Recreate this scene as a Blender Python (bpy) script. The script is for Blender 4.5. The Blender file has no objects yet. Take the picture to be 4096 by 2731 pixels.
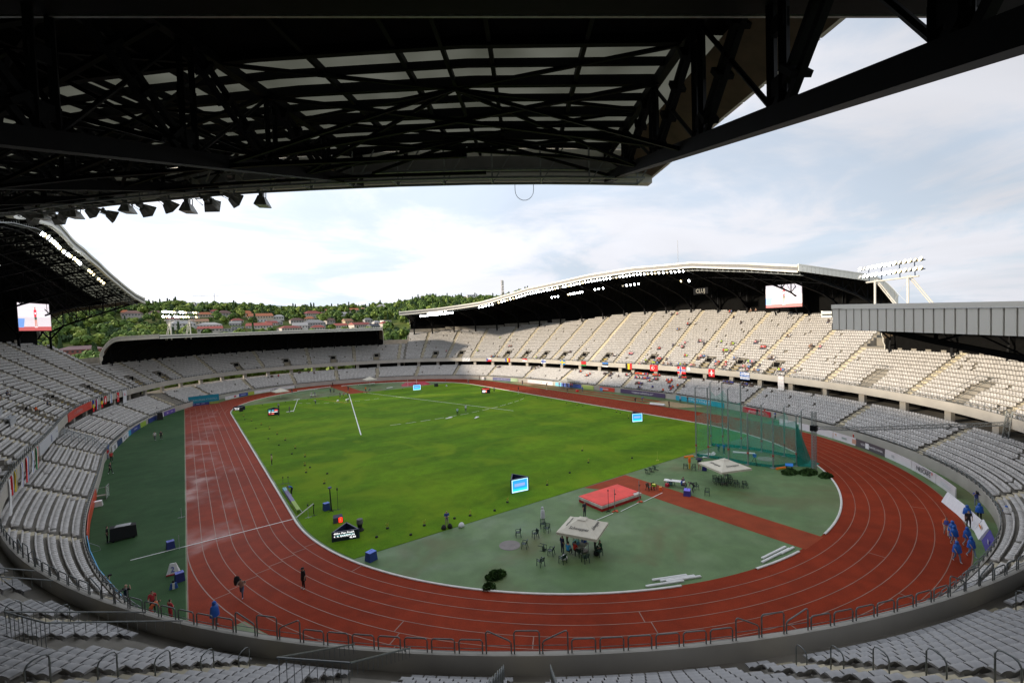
import bpy, bmesh, math, random
import numpy as np
from mathutils import Vector, Matrix
random.seed(7); np.random.seed(7)
PI = math.pi
sin, cos, rad = math.sin, math.cos, math.radians
SC = bpy.context.scene
COL = SC.collection

# ---------------------------------------------------------------- camera
CAM_POS = np.array([-45.5283, -97.568, 20.8054])
_yaw, _pit, _rol = 0.6108, -0.0382, -0.034
_f = np.array([cos(_pit)*sin(_yaw), cos(_pit)*cos(_yaw), sin(_pit)])
_r = np.array([cos(_yaw), -sin(_yaw), 0.0]); _u = np.cross(_r, _f)
_R = cos(_rol)*_r + sin(_rol)*_u; _U = -sin(_rol)*_r + cos(_rol)*_u
cd = bpy.data.cameras.new('camera'); cam = bpy.data.objects.new('camera', cd); COL.objects.link(cam)
cd.sensor_fit = 'HORIZONTAL'; cd.sensor_width = 36.0; cd.lens = 1874.2891/4096*36
cd.clip_start = 0.1; cd.clip_end = 12000
cam.matrix_world = Matrix(((_R[0], _U[0], -_f[0], CAM_POS[0]), (_R[1], _U[1], -_f[1], CAM_POS[1]),
                           (_R[2], _U[2], -_f[2], CAM_POS[2]), (0, 0, 0, 1)))
SC.camera = cam

# ---------------------------------------------------------------- sky, sun, exposure
SUN_EL = rad(14.0); SUN_DIR = Vector((-0.93*cos(SUN_EL), 0.37*cos(SUN_EL), sin(SUN_EL))).normalized()
w = bpy.data.worlds.new('World'); SC.world = w; w.use_nodes = True
nt = w.node_tree; nt.nodes.clear()
N = lambda t: nt.nodes.new(t)
L = lambda a, b: nt.links.new(a, b)
out = N('ShaderNodeOutputWorld'); bg = N('ShaderNodeBackground'); L(bg.outputs[0], out.inputs[0])
sky = N('ShaderNodeTexSky'); sky.sky_type = 'NISHITA'; sky.sun_disc = False
sky.sun_elevation = SUN_EL; sky.sun_rotation = math.atan2(SUN_DIR.x, SUN_DIR.y); sky.air_density = 1.0; sky.dust_density = 1.2
bg.inputs['Strength'].default_value = 0.1
tc = N('ShaderNodeTexCoord'); sep = N('ShaderNodeSeparateXYZ'); L(tc.outputs['Generated'], sep.inputs[0])
def M_(op, a, b=None, c=None, clamp=False):
    n = N('ShaderNodeMath'); n.operation = op; n.use_clamp = clamp
    for i, v in enumerate((a, b, c)):
        if v is None: continue
        if isinstance(v, (int, float)): n.inputs[i].default_value = v
        else: L(v, n.inputs[i])
    return n.outputs[0]
zc = M_('ADD', M_('MAXIMUM', sep.outputs['Z'], 0.0), 0.16)
comb = N('ShaderNodeCombineXYZ'); L(M_('DIVIDE', sep.outputs['X'], zc), comb.inputs[0]); L(M_('DIVIDE', sep.outputs['Y'], zc), comb.inputs[1])
n1 = N('ShaderNodeTexNoise'); n1.inputs['Scale'].default_value = 0.85; n1.inputs['Detail'].default_value = 9; n1.inputs['Roughness'].default_value = 0.58; n1.inputs['Distortion'].default_value = 0.5
L(comb.outputs[0], n1.inputs['Vector'])
n2 = N('ShaderNodeTexNoise'); n2.inputs['Scale'].default_value = 0.55; n2.inputs['Detail'].default_value = 5; n2.inputs['Distortion'].default_value = 0.8
mp = N('ShaderNodeMapping'); mp.inputs['Location'].default_value = (7, 3, 1); L(comb.outputs[0], mp.inputs[0]); L(mp.outputs[0], n2.inputs['Vector'])
mr = N('ShaderNodeMapRange'); mr.interpolation_type = 'SMOOTHSTEP'; mr.inputs['From Min'].default_value = 0.40; mr.inputs['From Max'].default_value = 0.56
L(n1.outputs['Fac'], mr.inputs['Value'])
# clouds are brighter towards the low sun in the west-north-west
dt = N('ShaderNodeVectorMath'); dt.operation = 'DOT_PRODUCT'; L(tc.outputs['Generated'], dt.inputs[0]); dt.inputs[1].default_value = (-0.80, 0.60, 0.0)
mb_ = N('ShaderNodeMapRange'); mb_.inputs['From Min'].default_value = -0.75; mb_.inputs['From Max'].default_value = 0.75; mb_.inputs['To Min'].default_value = 7.0; mb_.inputs['To Max'].default_value = 12.5
L(dt.outputs['Value'], mb_.inputs['Value'])
cb = M_('MULTIPLY', mb_.outputs[0], M_('ADD', M_('MULTIPLY', n2.outputs['Fac'], 0.55), 0.68))
cc = N('ShaderNodeMix'); cc.data_type = 'RGBA'; cc.blend_type = 'MULTIPLY'; cc.inputs['Factor'].default_value = 1
gr = N('ShaderNodeCombineXYZ')
for i in range(3): L(cb, gr.inputs[i])
L(gr.outputs[0], cc.inputs['A']); cc.inputs['B'].default_value = (0.955, 0.97, 1.04, 1)
base = N('ShaderNodeMix'); base.data_type = 'RGBA'; base.inputs['Factor'].default_value = 0.5
# thin high veil mixed into the clear blue
L(sky.outputs[0], base.inputs['A'])
vb = N('ShaderNodeMix'); vb.data_type = 'RGBA'; vb.blend_type = 'MULTIPLY'; vb.inputs['Factor'].default_value = 1
L(gr.outputs[0], vb.inputs['A']); vb.inputs['B'].default_value = (0.80, 0.90, 1.05, 1); L(vb.outputs['Result'], base.inputs['B']); base.inputs['Factor'].default_value = 0.85
mix = N('ShaderNodeMix'); mix.data_type = 'RGBA'; L(mr.outputs[0], mix.inputs['Factor']); L(base.outputs['Result'], mix.inputs['A']); L(cc.outputs['Result'], mix.inputs['B'])
L(mix.outputs['Result'], bg.inputs['Color'])

ld = bpy.data.lights.new('sun', 'SUN'); ld.energy = 5.0; ld.angle = rad(2.5); ld.color = (1.0, 0.86, 0.68)
sun = bpy.data.objects.new('sun', ld); COL.objects.link(sun); sun.rotation_euler = SUN_DIR.to_track_quat('Z', 'Y').to_euler(); sun.location = (-300, 120, 200)
vs = SC.view_settings; vs.view_transform = 'Standard'; vs.look = 'None'; vs.exposure = 0.22; vs.gamma = 1.0; vs.use_curve_mapping = False
SC.cycles.max_bounces = 6; SC.cycles.transparent_max_bounces = 12; SC.cycles.diffuse_bounces = 3

# ---------------------------------------------------------------- materials
MATS = {}
def mat(name, col, rough=0.7, metal=0.0, var=0.12, scale=2.0, col2=None, bump=0.0, bscale=20.0, emit=None, spec=None, detail=4):
    if name in MATS: return MATS[name]
    m = bpy.data.materials.new(name); m.use_nodes = True; t = m.node_tree; b = t.nodes['Principled BSDF']
    b.inputs['Roughness'].default_value = rough; b.inputs['Metallic'].default_value = metal
    if spec is not None: b.inputs['Specular IOR Level'].default_value = spec
    c = tuple(col[:3])
    if var or col2:
        tcn = t.nodes.new('ShaderNodeTexCoord'); n = t.nodes.new('ShaderNodeTexNoise'); n.inputs['Scale'].default_value = scale; n.inputs['Detail'].default_value = detail
        t.links.new(tcn.outputs['Object'], n.inputs['Vector'])
        r = t.nodes.new('ShaderNodeValToRGB'); r.color_ramp.elements[0].position = 0.3; r.color_ramp.elements[1].position = 0.7
        lo = col2 if col2 else tuple(x*(1-var) for x in c); hi = c if col2 else tuple(min(1, x*(1+var)) for x in c)
        r.color_ramp.elements[0].color = (*lo, 1); r.color_ramp.elements[1].color = (*hi, 1)
        t.links.new(n.outputs['Fac'], r.inputs[0]); t.links.new(r.outputs[0], b.inputs['Base Color'])
    else: b.inputs['Base Color'].default_value = (*c, 1)
    if bump:
        tcn = t.nodes.new('ShaderNodeTexCoord'); n = t.nodes.new('ShaderNodeTexNoise'); n.inputs['Scale'].default_value = bscale; n.inputs['Detail'].default_value = 5
        t.links.new(tcn.outputs['Object'], n.inputs['Vector']); bp = t.nodes.new('ShaderNodeBump'); bp.inputs['Strength'].default_value = bump
        t.links.new(n.outputs['Fac'], bp.inputs['Height']); t.links.new(bp.outputs[0], b.inputs['Normal'])
    if emit: b.inputs['Emission Color'].default_value = (*c, 1); b.inputs['Emission Strength'].default_value = emit
    MATS[name] = m; return m

def mat_net(name, col, alpha):
    m = bpy.data.materials.new(name); m.use_nodes = True; t = m.node_tree; b = t.nodes['Principled BSDF']
    b.inputs['Base Color'].default_value = (*col, 1); b.inputs['Roughness'].default_value = 0.8
    o = t.nodes['Material Output']; tr = t.nodes.new('ShaderNodeBsdfTransparent'); mx = t.nodes.new('ShaderNodeMixShader')
    # an open mesh: share of threads, varied a little where it bunches
    tcn = t.nodes.new('ShaderNodeTexCoord'); n = t.nodes.new('ShaderNodeTexNoise'); n.inputs['Scale'].default_value = 0.6; t.links.new(tcn.outputs['Object'], n.inputs['Vector'])
    mrn = t.nodes.new('ShaderNodeMapRange'); mrn.inputs['To Min'].default_value = alpha*0.6; mrn.inputs['To Max'].default_value = min(1, alpha*1.4)
    t.links.new(n.outputs['Fac'], mrn.inputs['Value']); t.links.new(mrn.outputs[0], mx.inputs[0])
    t.links.new(tr.outputs[0], mx.inputs[1]); t.links.new(b.outputs[0], mx.inputs[2]); t.links.new(mx.outputs[0], o.inputs[0])
    MATS[name] = m; return m

def mat_field(name, cols, rough, wet=None, stripes=None, bump=0.15, s1=0.06, s2=0.6, s3=14.0, spec=0.12, wetx=None):
    """large ground sheets: three noise scales, optional mowing stripes and wet patches"""
    m = bpy.data.materials.new(name); m.use_nodes = True; t = m.node_tree; b = t.nodes['Principled BSDF']; nn = t.nodes.new; ll = t.links.new
    g = nn('ShaderNodeNewGeometry')
    def noise(sc, det=5, dis=0.0):
        n = nn('ShaderNodeTexNoise'); n.inputs['Scale'].default_value = sc; n.inputs['Detail'].default_value = det; n.inputs['Distortion'].default_value = dis; ll(g.outputs['Position'], n.inputs['Vector']); return n.outputs['Fac']
    def ramp(f, a, c, p0=0.35, p1=0.65):
        r = nn('ShaderNodeValToRGB'); r.color_ramp.elements[0].position = p0; r.color_ramp.elements[1].position = p1
        r.color_ramp.elements[0].color = (*a, 1); r.color_ramp.elements[1].color = (*c, 1); ll(f, r.inputs[0]); return r.outputs[0]
    c1 = ramp(noise(s1, 4, 0.6), cols[0], cols[1]); c2 = ramp(noise(s2, 6, 0.3), (0.88,)*3, (1.10,)*3); c3 = ramp(noise(s3, 3), (0.86,)*3, (1.14,)*3)
    def mul(a, c):
        x = nn('ShaderNodeMix'); x.data_type = 'RGBA'; x.blend_type = 'MULTIPLY'; x.inputs['Factor'].default_value = 1; ll(a, x.inputs['A']); ll(c, x.inputs['B']); return x.outputs['Result']
    c = mul(mul(c1, c2), c3)
    if stripes:
        wv = nn('ShaderNodeTexWave'); wv.wave_type = 'BANDS'; wv.bands_direction = 'Y'; wv.inputs['Scale'].default_value = stripes; wv.inputs['Distortion'].default_value = 0.5; wv.inputs['Detail'].default_value = 2
        ll(g.outputs['Position'], wv.inputs['Vector']); c = mul(c, ramp(wv.outputs['Fac'], (0.90,)*3, (1.06,)*3, 0.35, 0.65))
    if len(cols) > 2:
        x = nn('ShaderNodeMix'); x.data_type = 'RGBA'; ll(ramp(noise(s1*1.7, 6, 1.0), (0,)*3, (0.75,)*3, 0.52, 0.66), x.inputs['Factor']); ll(c, x.inputs['A']); x.inputs['B'].default_value = (*cols[2], 1); c = x.outputs['Result']
    ll(c, b.inputs['Base Color'])
    b.inputs['Specular IOR Level'].default_value = spec
    if wet:
        mw = nn('ShaderNodeMapRange'); mw.inputs['From Min'].default_value = 0.47; mw.inputs['From Max'].default_value = 0.64; mw.inputs['To Min'].default_value = rough; mw.inputs['To Max'].default_value = wet
        
        wn = noise(0.16, 5, 0.4)
        if wetx:      # puddles only where the surface lies low, along the left straight
            sp_ = nn('ShaderNodeSeparateXYZ'); ll(g.outputs['Position'], sp_.inputs[0]); mx = nn('ShaderNodeMapRange'); mx.inputs['From Min'].default_value = wetx[0]; mx.inputs['From Max'].default_value = wetx[1]; mx.inputs['To Min'].default_value = 1.0; mx.inputs['To Max'].default_value = 0.0; ll(sp_.outputs['X'], mx.inputs['Value'])
            my = nn('ShaderNodeMapRange'); my.inputs['From Min'].default_value = -62; my.inputs['From Max'].default_value = -44; ll(sp_.outputs['Y'], my.inputs['Value'])
            mm = nn('ShaderNodeMath'); mm.operation = 'MULTIPLY'; ll(mx.outputs[0], mm.inputs[0]); ll(my.outputs[0], mm.inputs[1])
            m3 = nn('ShaderNodeMath'); m3.operation = 'MULTIPLY'; ll(mm.outputs[0], m3.inputs[0]); ll(wn, m3.inputs[1]); wn = m3.outputs[0]
            ms2 = nn('ShaderNodeMapRange'); ms2.inputs['To Min'].default_value = spec; ms2.inputs['To Max'].default_value = 0.38; ll(mm.outputs[0], ms2.inputs['Value']); ll(ms2.outputs[0], b.inputs['Specular IOR Level'])
        ll(wn, mw.inputs['Value']); ll(mw.outputs[0], b.inputs['Roughness'])
    else: b.inputs['Roughness'].default_value = rough
    bp = nn('ShaderNodeBump'); bp.inputs['Strength'].default_value = bump; bp.inputs['Distance'].default_value = 0.05; ll(noise(s3*2, 4), bp.inputs['Height']); ll(bp.outputs[0], b.inputs['Normal'])
    MATS[name] = m; return m

M_grass = mat_field('grass_pitch', [(0.072, 0.162, 0.004), (0.115, 0.215, 0.005), (0.150, 0.235, 0.007)], 0.9, stripes=0.032, bump=0.5, s3=9)
M_track = mat_field('running_track', [(0.20, 0.024, 0.007), (0.26, 0.033, 0.010)], 0.8, wet=0.30, bump=0.12, wetx=(-42, -30))
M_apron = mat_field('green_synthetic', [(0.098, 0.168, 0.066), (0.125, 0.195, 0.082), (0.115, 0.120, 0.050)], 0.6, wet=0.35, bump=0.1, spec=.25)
M_apronw = mat_field('green_synthetic_shaded', [(0.025, 0.070, 0.025), (0.045, 0.095, 0.038)], 0.8, bump=0.1)  # the same green darkened: shade from the left stand is in the colour
M_runway = mat_field('runway_synthetic', [(0.24, 0.042, 0.014), (0.29, 0.052, 0.02)], 0.7, bump=0.1)
M_line = mat('lane_paint', (0.50, 0.46, 0.42), 0.5, var=0.25, scale=0.7)
M_linef = mat('worn_lane_paint', (0.26, 0.13, 0.09), 0.5, var=0.3, scale=0.5)
M_white = mat('white_paint', (0.75, 0.75, 0.73), 0.45, var=0.06)
M_kerb = mat('kerb_white', (0.66, 0.64, 0.60), 0.5, var=0.12, scale=1.5)
M_conc = mat('concrete', (0.24, 0.22, 0.185), 0.85, var=0.22, scale=0.6, bump=0.1, bscale=6)
M_conc2 = mat('concrete_fascia', (0.40, 0.375, 0.33), 0.8, var=0.1, scale=0.35, bump=0.05, bscale=4)
M_step = mat('stair_concrete', (0.52, 0.46, 0.33), 0.85, var=0.15, scale=2)
M_yel = mat('yellow_step_paint', (0.42, 0.30, 0.05), 0.7, var=0.3, scale=2)
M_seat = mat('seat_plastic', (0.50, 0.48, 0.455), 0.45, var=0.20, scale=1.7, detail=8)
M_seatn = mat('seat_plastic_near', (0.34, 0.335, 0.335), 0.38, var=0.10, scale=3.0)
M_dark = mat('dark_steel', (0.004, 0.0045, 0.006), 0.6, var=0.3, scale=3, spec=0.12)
M_dark2 = mat('shaded_interior', (0.006, 0.006, 0.006), 0.95, var=0.2, spec=0.05)  # near-black base colour stands for shade in concourse, doorways and roof lining
M_deck = mat('roof_deck_metal', (0.26, 0.27, 0.27), 0.45, metal=0.3, var=0.08, scale=0.4)
M_pan = mat('cladding_panel', (0.80, 0.77, 0.69), 0.6, var=0.05, scale=0.3, spec=0.3)
M_trim = mat('fascia_trim', (0.72, 0.70, 0.63), 0.5, var=0.05)
M_fas = mat('fascia_recess', (0.20, 0.195, 0.19), 0.5, var=0.1)
M_fasd = mat('fascia_dark_recess', (0.022, 0.028, 0.036), 0.5, var=0.1)
M_soff = mat('soffit_board', (0.20, 0.15, 0.10), 0.7, var=0.25, scale=1.5)
M_galv = mat('galvanised_steel', (0.30, 0.32, 0.32), 0.45, metal=0.55, var=0.15, scale=6)
M_rail = mat('grey_rail_paint', (0.15, 0.165, 0.165), 0.4, metal=0.3, var=0.2, scale=4)
M_mast = mat('white_mast_steel', (0.62, 0.60, 0.54), 0.4, var=0.05)
M_lamp = mat('lit_lamp_glass', (0.90, 0.95, 1.0), 0.2, var=0, emit=26.0)
M_lampw = mat('lit_lamp_warm', (1.0, 0.80, 0.42), 0.2, var=0, emit=5.0)
M_lampoff = mat('unlit_lamp_glass', (0.55, 0.55, 0.52), 0.12, var=0)
M_house = mat('lamp_housing', (0.20, 0.20, 0.18), 0.4, metal=0.5, var=0.3, scale=5)
M_green = mat('green_plastic', (0.012, 0.035, 0.026), 0.35, var=0.1)
M_cream = mat('cream_canvas', (0.58, 0.54, 0.44), 0.85, var=0.06, scale=2)
M_black = mat('black_fabric', (0.008, 0.008, 0.009), 0.8, var=0.2)
M_ink = mat('black_lettering', (0.02, 0.02, 0.025), 0.6, var=0)
M_inkw = mat('white_lettering', (0.85, 0.85, 0.85), 0.6, var=0)
def tmp_panel():
    m = bpy.data.materials.new('translucent_roof_panel'); m.use_nodes = True; t = m.node_tree; t.nodes.clear()
    o = t.nodes.new('ShaderNodeOutputMaterial'); a = t.nodes.new('ShaderNodeBsdfTranslucent'); d = t.nodes.new('ShaderNodeBsdfDiffuse'); x = t.nodes.new('ShaderNodeAddShader')
    n = t.nodes.new('ShaderNodeTexNoise'); n.inputs['Scale'].default_value = 0.5; g = t.nodes.new('ShaderNodeNewGeometry'); t.links.new(g.outputs['Position'], n.inputs['Vector'])
    r = t.nodes.new('ShaderNodeValToRGB'); r.color_ramp.elements[0].position = 0.3; r.color_ramp.elements[1].position = 0.72
    r.color_ramp.elements[0].color = (0.050, 0.052, 0.040, 1); r.color_ramp.elements[1].color = (0.095, 0.098, 0.080, 1)
    t.links.new(n.outputs['Fac'], r.inputs[0]); t.links.new(r.outputs[0], a.inputs[0]); d.inputs[0].default_value = (0.05, 0.05, 0.045, 1)
    t.links.new(a.outputs[0], x.inputs[0]); t.links.new(d.outputs[0], x.inputs[1]); t.links.new(x.outputs[0], o.inputs[0]); return m
M_tran = tmp_panel()
PALC = {}
def flat(c, rough=0.7, emit=None):
    k = (tuple(round(x, 3) for x in c), rough, emit)
    if k not in PALC: PALC[k] = mat('paint_%d' % len(PALC), c, rough, var=0.06, scale=3, emit=emit)
    return PALC[k]

# ---------------------------------------------------------------- mesh helpers
class MB:
    def __init__(s): s.v = []; s.f = []; s.m = []
    def add(s, V, F, mi=0):
        o = len(s.v); s.v.extend([tuple(x) for x in V]); s.f.extend([tuple(i+o for i in f) for f in F]); s.m.extend([mi]*len(F)); return s
    def box(s, c, d, mi=0, rz=0.0, M=None):
        x, y, z = d[0]/2, d[1]/2, d[2]/2
        V = [Vector((a*x, b*y, e*z)) for a in (-1, 1) for b in (-1, 1) for e in (-1, 1)]
        if rz: R = Matrix.Rotation(rz, 3, 'Z'); V = [R @ v for v in V]
        V = [v + Vector(c) for v in V]
        if M: V = [M @ v for v in V]
        return s.add(V, [(0, 1, 3, 2), (4, 6, 7, 5), (0, 4, 5, 1), (2, 3, 7, 6), (0, 2, 6, 4), (1, 5, 7, 3)], mi)
    def hexa(s, b, t, mi=0):   # four bottom, four top points
        n = len(b); F = [tuple(range(n-1, -1, -1)), tuple(range(n, 2*n))] + [(i, (i+1) % n, n+(i+1) % n, n+i) for i in range(n)]
        return s.add(list(b)+list(t), F, mi)
    def bar(s, a, b, wd, ht=None, mi=0, up=None):   # rectangular bar from a to b
        a = Vector(a); b = Vector(b); ht = ht or wd; d = (b-a)
        if d.length < 1e-6: return s
        d.normalize(); u = Vector(up) if up else Vector((0, 0, 1))
        if abs(d.dot(u)) > 0.95: u = Vector((1, 0, 0))
        x = d.cross(u).normalized(); y = x.cross(d)
        q = [(-1, -1), (1, -1), (1, 1), (-1, 1)]
        return s.hexa([a+x*(i*wd/2)+y*(j*ht/2) for i, j in q], [b+x*(i*wd/2)+y*(j*ht/2) for i, j in q], mi)
    def tube(s, pts, r, n=6, mi=0, cap=True):
        pts = [Vector(p) for p in pts]; rs = r if isinstance(r, (list, tuple)) else [r]*len(pts); V = []
        for i, p in enumerate(pts):
            d = (pts[min(i+1, len(pts)-1)]-pts[max(i-1, 0)]).normalized(); u = Vector((0, 0, 1)) if abs(d.z) < 0.9 else Vector((1, 0, 0))
            x = d.cross(u).normalized(); y = x.cross(d)
            V += [p + (x*cos(2*PI*k/n)+y*sin(2*PI*k/n))*rs[i] for k in range(n)]
        F = [(i*n+k, i*n+(k+1) % n, (i+1)*n+(k+1) % n, (i+1)*n+k) for i in range(len(pts)-1) for k in range(n)]
        if cap: F += [tuple(range(n-1, -1, -1)), tuple(range((len(pts)-1)*n, len(pts)*n))]
        return s.add(V, F, mi)
    def lathe(s, prof, c=(0, 0, 0), n=12, mi=0, sx=1, sy=1):
        V = [(c[0]+r*cos(2*PI*k/n)*sx, c[1]+r*sin(2*PI*k/n)*sy, c[2]+z) for r, z in prof for k in range(n)]
        F = [(i*n+k, i*n+(k+1) % n, (i+1)*n+(k+1) % n, (i+1)*n+k) for i in range(len(prof)-1) for k in range(n)]
        return s.add(V, F, mi)
    def strip(s, A, B, mi=0):
        n = len(A); return s.add(list(A)+list(B), [(i, i+1, n+i+1, n+i) for i in range(n-1)], mi)
    def poly(s, P, mi=0): return s.add(P, [tuple(range(len(P)))], mi)
    def build(s, name, mats, parent=None, smooth=False, loc=None):
        me = bpy.data.meshes.new(name); me.from_pydata([tuple(v) for v in s.v], [], s.f)
        if not isinstance(mats, (list, tuple)): mats = [mats]
        for m in mats: me.materials.append(m)
        if len(mats) > 1: me.polygons.foreach_set('material_index', s.m)
        if smooth: me.polygons.foreach_set('use_smooth', [True]*len(me.polygons))
        me.update(); o = bpy.data.objects.new(name, me); COL.objects.link(o)
        if parent: o.parent = parent
        if loc: o.location = loc
        return o
def tag(o, label=None, cat=None, group=None, kind=None):
    if label: o['label'] = label
    if cat: o['category'] = cat
    if group: o['group'] = group
    if kind: o['kind'] = kind
    return o
def thing(name, label, cat, loc=(0, 0, 0), rz=0.0, group=None):
    o = bpy.data.objects.new(name, None); COL.objects.link(o); o.location = loc; o.rotation_euler = (0, 0, rz); o.empty_display_size = 0.3
    return tag(o, label, cat, group)
def copy_tree(o, parent=None):
    c = o.copy(); COL.objects.link(c); c.parent = parent
    for ch in list(o.children): copy_tree(ch, c)
    return c
def put(o, loc, rz=0.0, label=None, group=None, sc=None):
    o.location = loc; o.rotation_euler = (0, 0, rz)
    if label: o['label'] = label
    if group: o['group'] = group
    if sc: o.scale = (sc,)*3
    return o
def mesh_np(name, V, F, mats, midx=None, smooth=False):
    """V (n,3) float, F (m,4) int arrays: one big quad mesh"""
    me = bpy.data.meshes.new(name); me.vertices.add(len(V)); me.vertices.foreach_set('co', np.ascontiguousarray(V, dtype=np.float32).ravel())
    me.loops.add(F.size); me.loops.foreach_set('vertex_index', np.ascontiguousarray(F, dtype=np.int32).ravel())
    me.polygons.add(len(F)); me.polygons.foreach_set('loop_start', np.arange(0, F.size, 4, dtype=np.int32))
    try: me.polygons.foreach_set('loop_total', np.full(len(F), 4, dtype=np.int32))
    except Exception: pass
    for m in (mats if isinstance(mats, (list, tuple)) else [mats]): me.materials.append(m)
    if midx is not None: me.polygons.foreach_set('material_index', np.ascontiguousarray(midx, dtype=np.int32))
    if smooth: me.polygons.foreach_set('use_smooth', np.ones(len(F), dtype=bool))
    me.update(calc_edges=True); me.validate()
    o = bpy.data.objects.new(name, me); COL.objects.link(o); return o
def tile(TV, TF, T):
    """repeat a template (k,3),(q,4) over transforms T=[(x,y,z,yaw,scale)]"""
    T = np.asarray(T, float); c, s_ = np.cos(T[:, 3]), np.sin(T[:, 3]); sc = T[:, 4][:, None]
    x = TV[None, :, 0]*sc; y = TV[None, :, 1]*sc; z = TV[None, :, 2]*sc
    V = np.stack([x*c[:, None]-y*s_[:, None]+T[:, 0:1], x*s_[:, None]+y*c[:, None]+T[:, 1:2], z+T[:, 2:3]], -1).reshape(-1, 3)
    F = (TF[None]+np.arange(len(T))[:, None, None]*len(TV)).reshape(-1, 4); return V, F
TEXTC = {}
def text(s, size, m, parent, loc, rot=(PI/2, 0, 0), name='lettering', shear=0.0, align='CENTER', sx=1.0):
    key = (s, size, shear, align, m.name)
    if key not in TEXTC:
        cu = bpy.data.curves.new('txt', 'FONT'); cu.body = s; cu.size = size; cu.align_x = align; cu.align_y = 'CENTER'; cu.shear = shear; cu.extrude = 0.006; cu.resolution_u = 2
        o = bpy.data.objects.new('txt', cu); COL.objects.link(o); dg = bpy.context.evaluated_depsgraph_get()
        me = bpy.data.meshes.new_from_object(o.evaluated_get(dg)); me.materials.clear(); me.materials.append(m); bpy.data.objects.remove(o); bpy.data.curves.remove(cu); TEXTC[key] = me
    o = bpy.data.objects.new(name, TEXTC[key]); COL.objects.link(o); o.parent = parent; o.location = loc; o.rotation_euler = rot; o.scale = (sx, 1, 1); return o
def in_view(p, m=0.03):
    d = np.asarray(p, float)-CAM_POS; z = d@_f
    if z < 0.5: return False
    x = (d@_R)/z*1874.3/2048; y = (d@_U)/z*1874.3/1365.5
    return abs(x) < 1+m and abs(y) < 1+m

# ---------------------------------------------------------------- plan of the bowl: parapet curve and normals
_CO = [-0.01715, -0.00962, -0.00905, -0.02398, -0.02212, 0.00777, -0.00168, 0.00071, 0.00176, -0.00023, -6e-05, -0.00125, -0.00733]
def par_r(ph):
    r = (np.abs(np.cos(ph)/64.5375)**2.4+np.abs(np.sin(ph)/93.0825)**2.4)**(-1/2.4); q = np.ones_like(ph)*_CO[0]
    for k in range(1, 7): q = q+_CO[2*k-1]*np.cos(k*ph)+_CO[2*k]*np.sin(k*ph)
    return r*(1+q)
_PH = np.radians(np.arange(0, 360, 0.25)); _PR = par_r(_PH); _PC = np.c_[_PR*np.cos(_PH), _PR*np.sin(_PH)]
_PT = np.roll(_PC, -3, 0)-np.roll(_PC, 3, 0); _PT /= np.hypot(*_PT.T)[:, None]; _PN = np.c_[_PT[:, 1], -_PT[:, 0]]
def P(phd, off, z=None):
    """point at polar angle phd (degrees) of the parapet line, moved outward by off"""
    i = (phd % 360)/0.25; i0 = int(i) % 1440; i1 = (i0+1) % 1440; t = i-int(i)
    c = _PC[i0]*(1-t)+_PC[i1]*t; n = _PN[i0]*(1-t)+_PN[i1]*t
    return (c[0]+n[0]*off, c[1]+n[1]*off) if z is None else Vector((c[0]+n[0]*off, c[1]+n[1]*off, z))
def Nrm(phd):
    i = int(round((phd % 360)/0.25)) % 1440; return Vector((_PN[i][0], _PN[i][1], 0))
def speed(phd, off):
    a = P(phd-0.5, off); b = P(phd+0.5, off); return math.hypot(b[0]-a[0], b[1]-a[1])   # metres per degree
def keys(k):
    xs = [a for a, b in k]; ys = [b for a, b in k]
    return lambda x: float(np.interp(x, xs, ys))
_bE = keys([(-46.5, 19), (-30, 23), (-10, 25), (10, 25), (30, 22), (54, 18.5), (68, 18), (72, 17.5)])
def region(ph):
    ph = (ph+180) % 360-180
    if -46.5 <= ph <= 72: return 'E'
    if 72 < ph < 133.5: return 'N'
    if -108 <= ph < -46.5: return 'S'
    return 'W'
def back(ph):
    ph = (ph+180) % 360-180; g = region(ph)
    if g == 'E': return _bE(ph)
    if g in 'NS': return 11.2
    q = ph-180 if ph > 0 else ph+180
    return _bE(q)
def wall_off(ph):
    ph = ph % 360; return -float(np.interp(ph, [0, 40, 55, 120, 160, 176, 212, 230, 280, 300, 360], [6.3, 6.0, 6.0, 6.0, 6.1, 5.0, 5.2, 5.6, 5.8, 6.1, 6.3]))
TR, RI, Z0 = 0.80, 0.535, 6.95      # upper tier
TR2, RI2, Z02 = 0.80, 0.43, 1.20    # lower tier
def zup(off): return Z0+max(0, int((off-0.5)/TR))*RI
UP_AISLE = [113.1, 103.2, 93.7, 83.7, 73.4, 67.6, 60.8, 54.0, 46.6, 40.3, 33.9, 26.5, 19.1, 11.5, 2.2, -4.9, -12.0, -19.6, -26.7, -33.6, -40.5, -46.7, -56.8, -66.5,
            -76.0, -85.5, -93.0, -99.8, -106.8, -112.9, -119.6, -126.3, -132.5, -139, -146, -153, -160, -168, -176, 176, 168.5, 161, 154, 147.5, 141, 135, 127.5, 120.5]
VOM = [107.9, 98.3, 88.5, 78.7, 64.3, 57.4, 43.5, 37.2, 30.4, 23.2, 15.5, 6.5, -8.5, -23.2, -30.2, -37.2, -51.7, -61.8, -71.2, -80.7, -89.0, -116.4, -123.0, -129.4, -142.5, -156.5, 172, 157.5, 144, 131.0, 124]
LO_AISLE = [108.1, 98.0, 88.3, 78.5, 68.1, 57.0, 45.7, 32.3, 17.4, 3.2, -5.0, -20.7, -37.2, -53.0, -63.9, -76, -88, -100, -112, -124, -136, -148, -160, -172, 176, 164, 152, 141, 130, 119]
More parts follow.
